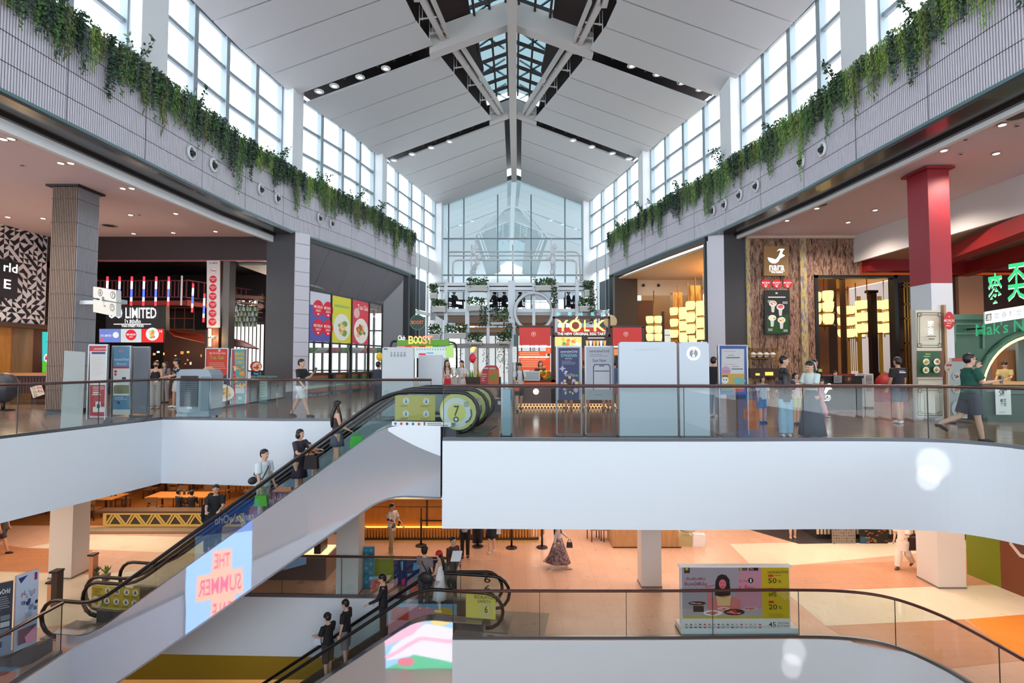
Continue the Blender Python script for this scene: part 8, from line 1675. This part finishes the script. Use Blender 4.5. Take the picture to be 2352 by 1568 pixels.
P = person(f7(1874, 950), 1.66, 10, 'security guard in black with a yellow badge behind the family', top=(BLK, 'long'), bottom=('trousers', BLK), vox=.012, skin=SK2); mb = MB(); mb.m(M((220, 230, 60), .5, 0, .3)); mb.box(P[1](P[2]['U'](1.36, -.13) + V(.08, 0, 0)), (.1, .02, .08)); ob('badge', mb, None, 'yellow green badge on the chest of the guard', 'badge')
P = person(f7(2066, 972), 1.72, 190, 'person in a black tee and dark shorts with back turned, left of the noodle shop', ((.08, .05), (-.08, .02)), ((.02, .14, .15, 0), (.1, .1, .3, 0)), ((34, 28, 34), 'short', .82), ('shorts', (66, 68, 88)), (222, 224, 230), build=1.08, skin=SK2)
r, X, J = P; q = Board(X(J['U'](1.36, .125) + V(.1, 0, 0)), X(J['U'](1.36, .125) + V(-.1, 0, 0)), X(J['U'](1.28, .13) + V(.1, 0, 0)), (0, 0, 10, 4)); q.text('RUNNING CLUB', 0, .3, 8, 1.6, (220, 220, 226)); q.rect(0, 2, 10, 3.4, (200, 200, 210)); o = q.done('shirt_print', None); o.parent = r; o.matrix_parent_inverse = (Matrix.Translation(r.location) @ Matrix.Rotation(r.rotation_euler.z, 4, 'Z') @ Matrix.Scale(r.scale.x, 4)).inverted()
P = person(f7(2232, 1014), 1.78, 75, 'person in a dark green tee and sunglasses walking past the noodle shop', ((.16, .0), (-.3, .85)), ((.45, .1, 1.3, .2), (.75, .1, 2.25, .1)), ((22, 78, 66), 'short', .8), ('shorts', (58, 58, 70), .85), (44, 44, 52), build=1.2, glasses=True, skin=SK1); phone(P, 0, 'phone in the lowered hand of the person in the green tee')
person((xpx(2308, 17.3), 17.3, 0), 1.6, -60, 'cook with short dark hair behind the noodle shop counter', arms=((.5, .1, .9, .2), (.5, .1, .9, .2)), top=((190, 170, 110), 'short'), nod=.5, vox=.014)
person(V(xpx(1917, 21.3), 21.3, 0), 1.62, 10, 'seated woman in a patterned blouse smiling behind the host stand', ((1.5, 1.5), (1.5, 1.5)), ((.3, .2, 1.0, .3), (.3, .2, 1.0, .3)), ((140, 120, 120), 'short'), ('skirt', (90, 60, 60), .5), seated=True, hair='bun', vox=.013)
# ---- riders on the ascending escalators
P = person(rider(escA, zsA, 776, .5), 1.62, 110, 'person with long black hair and short denim skirt on the ascending escalator, topmost rider', arms=((.25, .1, .8, .1), (.5, .12, 1.6, .2)), top=((60, 44, 46), 'strap', 1.0), bottom=('skirt', (92, 96, 112), .62, .19), shoes=(200, 196, 196), hair='long'); hp = hand(P, 0); bag(V(hp.x + .12, hp.y - .02, hp.z), .3, .36, .1, (76, 196, 70), 'bright green shopping bag held by the topmost escalator rider', rz=.2)
hp = hand(P, 1); mb = MB(); mb.m(M((200, 190, 186), .3)); mb.lathe((0, 0, -.08), [(.035, 0), (.042, .16), (.044, .17)], 12); mb.m(M((170, 60, 60), .4)); mb.lathe((0, 0, -.08), [(.038, .05), (.041, .1)], 12); ob('drink_cup', mb, None, 'printed drink cup in the raised hand of the topmost escalator rider', 'cup', loc=hp)
P = person(rider(escA, zsA, 692, .45), 1.58, 70, 'person with bobbed hair in a dark dress carrying a child on the ascending escalator', arms=((.5, .2, 1.0, .2), (.8, .1, .8, 0)), top=((54, 48, 62), 'short'), bottom=('skirt', (48, 40, 54), .52, .2), shoes=(60, 56, 60), hair='bob', build=1.08); r, X, J = P
pc = X(V(-.04, -.26, 1.02)); person(pc - V(-.05, 0, .42), .92, 60, 'small child in an orange top carried on the escalator', ((1.2, 1.3), (1.2, 1.3)), ((1.0, .2, .8, 0), (1.0, .2, .8, 0)), ((240, 130, 60), 'short'), ('shorts', (60, 44, 48)), (70, 50, 60), seated=False, hair='bob', vox=.012)
bag(hand(P, 0) + V(.12, -.14, .1), .3, .38, .14, (44, 26, 30), 'dark brown shoulder bag hanging from the arm of the person carrying a child', name='handbag')
P = person(rider(escA, zsA, 612, .45), 1.72, 70, 'person in a white tee and pale trousers on the ascending escalator below the child', arms=((.1, .06, .15, 0), (.1, .1, .3, 0)), top=((214, 222, 228), 'loose'), bottom=('trousers', (190, 182, 176)), shoes=(206, 200, 196)); hp = hand(P, 0); bag(V(hp.x + .03, hp.y - .02, hp.z), .3, .34, .08, (84, 176, 44), 'grass green shopping bag held by the rider in the white tee'); sling(P, (44, 44, 48), 'black sling bag worn by the rider in the white tee', 1.0, -1, .2)
P = person(rider(escB, zsB, 503, .5) + V(0, 0, .25), 1.70, 20, 'person in a black polo on the rear escalator looking towards the viewer', arms=((.5, .1, .9, .2), (.5, .1, .9, .2)), top=(BLK, 'short'), bottom=('trousers', BLK), skin=SK1)
person(rider(escB, zsB, 484, .5) + V(0, .15, .25), 1.60, 200, 'person in black with a dark hood in front of the rider in the black polo', top=((28, 24, 28), 'long'), bottom=('trousers', BLK), hair='bob', vox=.012)
# ---- descending escalator
P = person(rider(escC, zsC, 762, .42), 1.68, -120, 'person in a backwards black cap looking at a phone on the descending escalator', arms=((.35, .1, 1.1, .2), (.35, .1, 1.1, .2)), top=(BLK, 'loose'), bottom=('shorts', (54, 50, 58), 1.0), shoes=(190, 186, 186), cap=(BLK, -1), nod=.5); bag(hand(P, 0) + V(-.1, -.05, -.05), .2, .28, .08, (214, 222, 232), 'white shopping bag held by the rider in the backwards cap'); phone(P, 1, 'pale phone held by the rider in the backwards cap', (210, 210, 214))
P = person(rider(escC, zsC, 802, .5), 1.72, -100, 'person in a black tee and grey shorts on the descending escalator', arms=((.05, .08, .2, 0), (.05, .08, .2, 0)), top=((26, 24, 32), 'loose', .8), bottom=('shorts', (112, 112, 124), .95), shoes=(70, 66, 72), nod=.3)
P = person(rider(escC, zsC, 886, .5), 1.74, -80, 'person in a dark suit and white collar stepping onto the descending escalator', arms=((.2, .1, .5, 0), (.5, .1, .7, 0)), top=((28, 28, 36), 'long', .82), bottom=('trousers', (28, 28, 36)), shoes=(30, 28, 30), nod=.3); mb = MB(); mb.m(M((230, 230, 235), .5)); mb.tube([P[1](P[2]['U'](1.44, -.05)), P[1](P[2]['U'](1.3, -.125))], [.03, .012], 6); o = ob('shirt_front', mb, None); o.parent = P[0]; r = P[0]; o.matrix_parent_inverse = (Matrix.Translation(r.location) @ Matrix.Rotation(r.rotation_euler.z, 4, 'Z') @ Matrix.Scale(r.scale.x, 4)).inverted()
P = person(V(xpx(978, 13.9), 13.9, Z6), 1.66, 165, 'person in a taupe shirt and black cap, seen from behind beside the red cap', arms=((.1, .15, .4, 0), (.4, .15, .9, .2)), top=((126, 114, 116), 'loose', .78), bottom=('trousers', (60, 56, 66)), cap=((24, 22, 26), 1)); sling(P, (40, 34, 40), 'dark sling bag on the back of the person in the taupe shirt', .95, -1, .34)
P = person(V(xpx(1013, 13.85), 13.85, Z6), 1.56, 250, 'person in a white sleeveless dress and bright red cap turned to the person in taupe', arms=((.2, .1, .9, .2), (.2, .1, .9, .2)), top=((226, 226, 230), 'strap'), bottom=('skirt', (226, 226, 230), .35, .22), shoes=(220, 216, 216), hair='pony', cap=((206, 16, 44), 1), nod=.3)
# ---- middle floor
P = person(f6(899, 1273), 1.72, 60, 'person in a printed pale shirt and tan trousers walking across the middle floor', ((.15, .1), (-.12, .15)), ((.3, .15, 1.2, .5), (.35, .2, .5, 0)), ((206, 190, 180), 'loose', .8), ('trousers', (170, 142, 106)), (210, 206, 180), top_mat=cloth_mat('printed_cloth', (216, 200, 190), (50, 44, 50), 5, .57, .6), nod=.1); phone(P, 0, 'dark phone held by the person in the printed shirt')
P = person(f6(1040, 1362), 1.62, 40, 'person with tied hair in a brown sheer top walking behind the couple', ((.35, .05), (-.35, .3)), top=((84, 60, 54), 'long'), bottom=('trousers', (84, 84, 96)), shoes=(60, 54, 56), hair='bun')
P = person(f6(1068, 1281), 1.72, 175, 'person in a pale top and black trousers queueing at the cafe, first from left', top=((190, 170, 160), 'short'), bottom=('trousers', (24, 20, 24)), shoes=(30, 26, 28))
person(f6(1097, 1252), 1.70, 170, 'person in dark loose trousers in the cafe queue, second from the left', top=((50, 46, 50), 'short'), bottom=('wide', (44, 42, 52)), shoes=(200, 196, 200), vox=.012)
P = person(f6(1129, 1268), 1.62, 185, 'person in a short black skirt with bare legs in the cafe queue', ((.1, .05), (-.15, .1)), top=((30, 28, 36), 'short'), bottom=('skirt', (30, 28, 36), .55, .22), shoes=(230, 226, 216), vox=.012); bag(V(P[0].location.x + .25, P[0].location.y - .05, Z6 + .95), .16, .3, .08, (230, 230, 228), 'small white bag beside the short black skirt')
P = person(f6(1283, 1303), 1.64, 80, 'person in a long patterned brown skirt and pale top walking right on the middle floor', ((.4, .05), (-.45, .35)), ((-.3, .1, .2, 0), (.4, .15, .5, 0)), ((206, 184, 180), 'long'), ('skirt', (110, 80, 84), .22, .3), (206, 176, 150), hair='long', bot_mat=cloth_mat('patterned_cloth', (92, 66, 72), (150, 122, 120), 12, .4, .6)); bag(hand(P, 1) + V(.0, -.05, 0), .2, .26, .08, (40, 34, 40), 'small dark handbag of the person in the patterned skirt', name='handbag')
person(f6(1821, 1236), 1.62, 160, 'person with bare legs and sandals, cut off by the white fascia, right of the pillar', ((.1, .04), (-.1, .05)), top=((220, 216, 216), 'short'), bottom=('shorts', (206, 196, 196), .5), shoes=(216, 200, 180), hair='long', vox=.012)
P = person(f6(2075, 1307), 1.66, -60, 'person in a long cream dress walking left near the right pillar with a large handbag', ((.2, .02), (-.3, .5)), ((.1, .12, .25, 0), (.3, .12, 1.1, .2)), ((236, 220, 210), 'loose', .6), ('wide', (232, 218, 204)), (90, 70, 66), hair='short'); bag(V(P[0].location.x + .3, P[0].location.y - .1, Z6 + 1.15), .42, .5, .14, (60, 34, 36), 'large dark brown handbag carried by the person in the cream dress', name='handbag')
person(f6(5, 1270), 1.66, 100, 'person in dark shorts at the left edge of the middle floor, only legs in view', ((.3, .05), (-.3, .3)), top=((60, 50, 50), 'short'), bottom=('shorts', (50, 40, 40)), shoes=(30, 26, 26), vox=.012, skin=SK2)
person(f6(829, 1262), 1.62, 120, 'person in a pale top half hidden by the grey pillar and the escalator', top=((226, 206, 196), 'loose'), bottom=('trousers', (90, 80, 86)), vox=.013)
for k, (px, d_) in enumerate(((418, 21.7), (448, 21.6))): person(V(xpx(px, d_), d_, Z6), 1.66, 150 + 40 * k, 'diner in dark clothes seated just behind the gold zigzag wall, %s of two' % ('left' if not k else 'right'), ((1.5, 1.5), (1.5, 1.5)), ((.4, .1, 1.0, .2), (.4, .1, 1.0, .2)), ((44, 32, 30), 'long'), ('trousers', (40, 34, 36)), seated=True, vox=.014)
# ---- guests on the deck
for k, (px, lb) in enumerate(((1042, 'farthest left'), (1136, 'left of the centre post'), (1158, 'nearest the centre post'), (1195, 'right of the centre post'), (1306, 'near the right end'), (1326, 'farthest right'))):
    d_ = DK + 1.6; x_ = xpx(px, d_); person(V(x_, d_, z_d + .05), 1.64, (60, 250, 110, 255, 80, 200)[k], 'dark clothed guest seated on the deck, %s' % lb, ((1.5, 1.5), (1.5, 1.5)), ((.5, .1, .9, .2), (.5, .1, .9, .2)), ((50, 46, 52), 'long'), ('trousers', (44, 42, 48)), seated=True, vox=.016, hair='bob' if k % 2 else 'short')
    chair6(x_, d_ + .02, radians((60, 250, 110, 255, 80, 200)[k]), z_d + .02, 'dark chair of a guest on the deck', 'chairs on the deck', (50, 46, 48))
for k, px in enumerate((1062, 1175, 1318)):
    x_ = xpx(px, DK + 1.4); mb = MB(); mb.m(M((60, 56, 58), .4)); mb.lathe((x_, DK + 1.4, z_d), [(.25, .01), (.25, .03), (.03, .05), (.03, .7), (.38, .71), (.38, .74), (.01, .74)], 16); ob('cafe_table', mb, None, 'round dark cafe table on the deck', 'table', 'cafe tables on the deck')
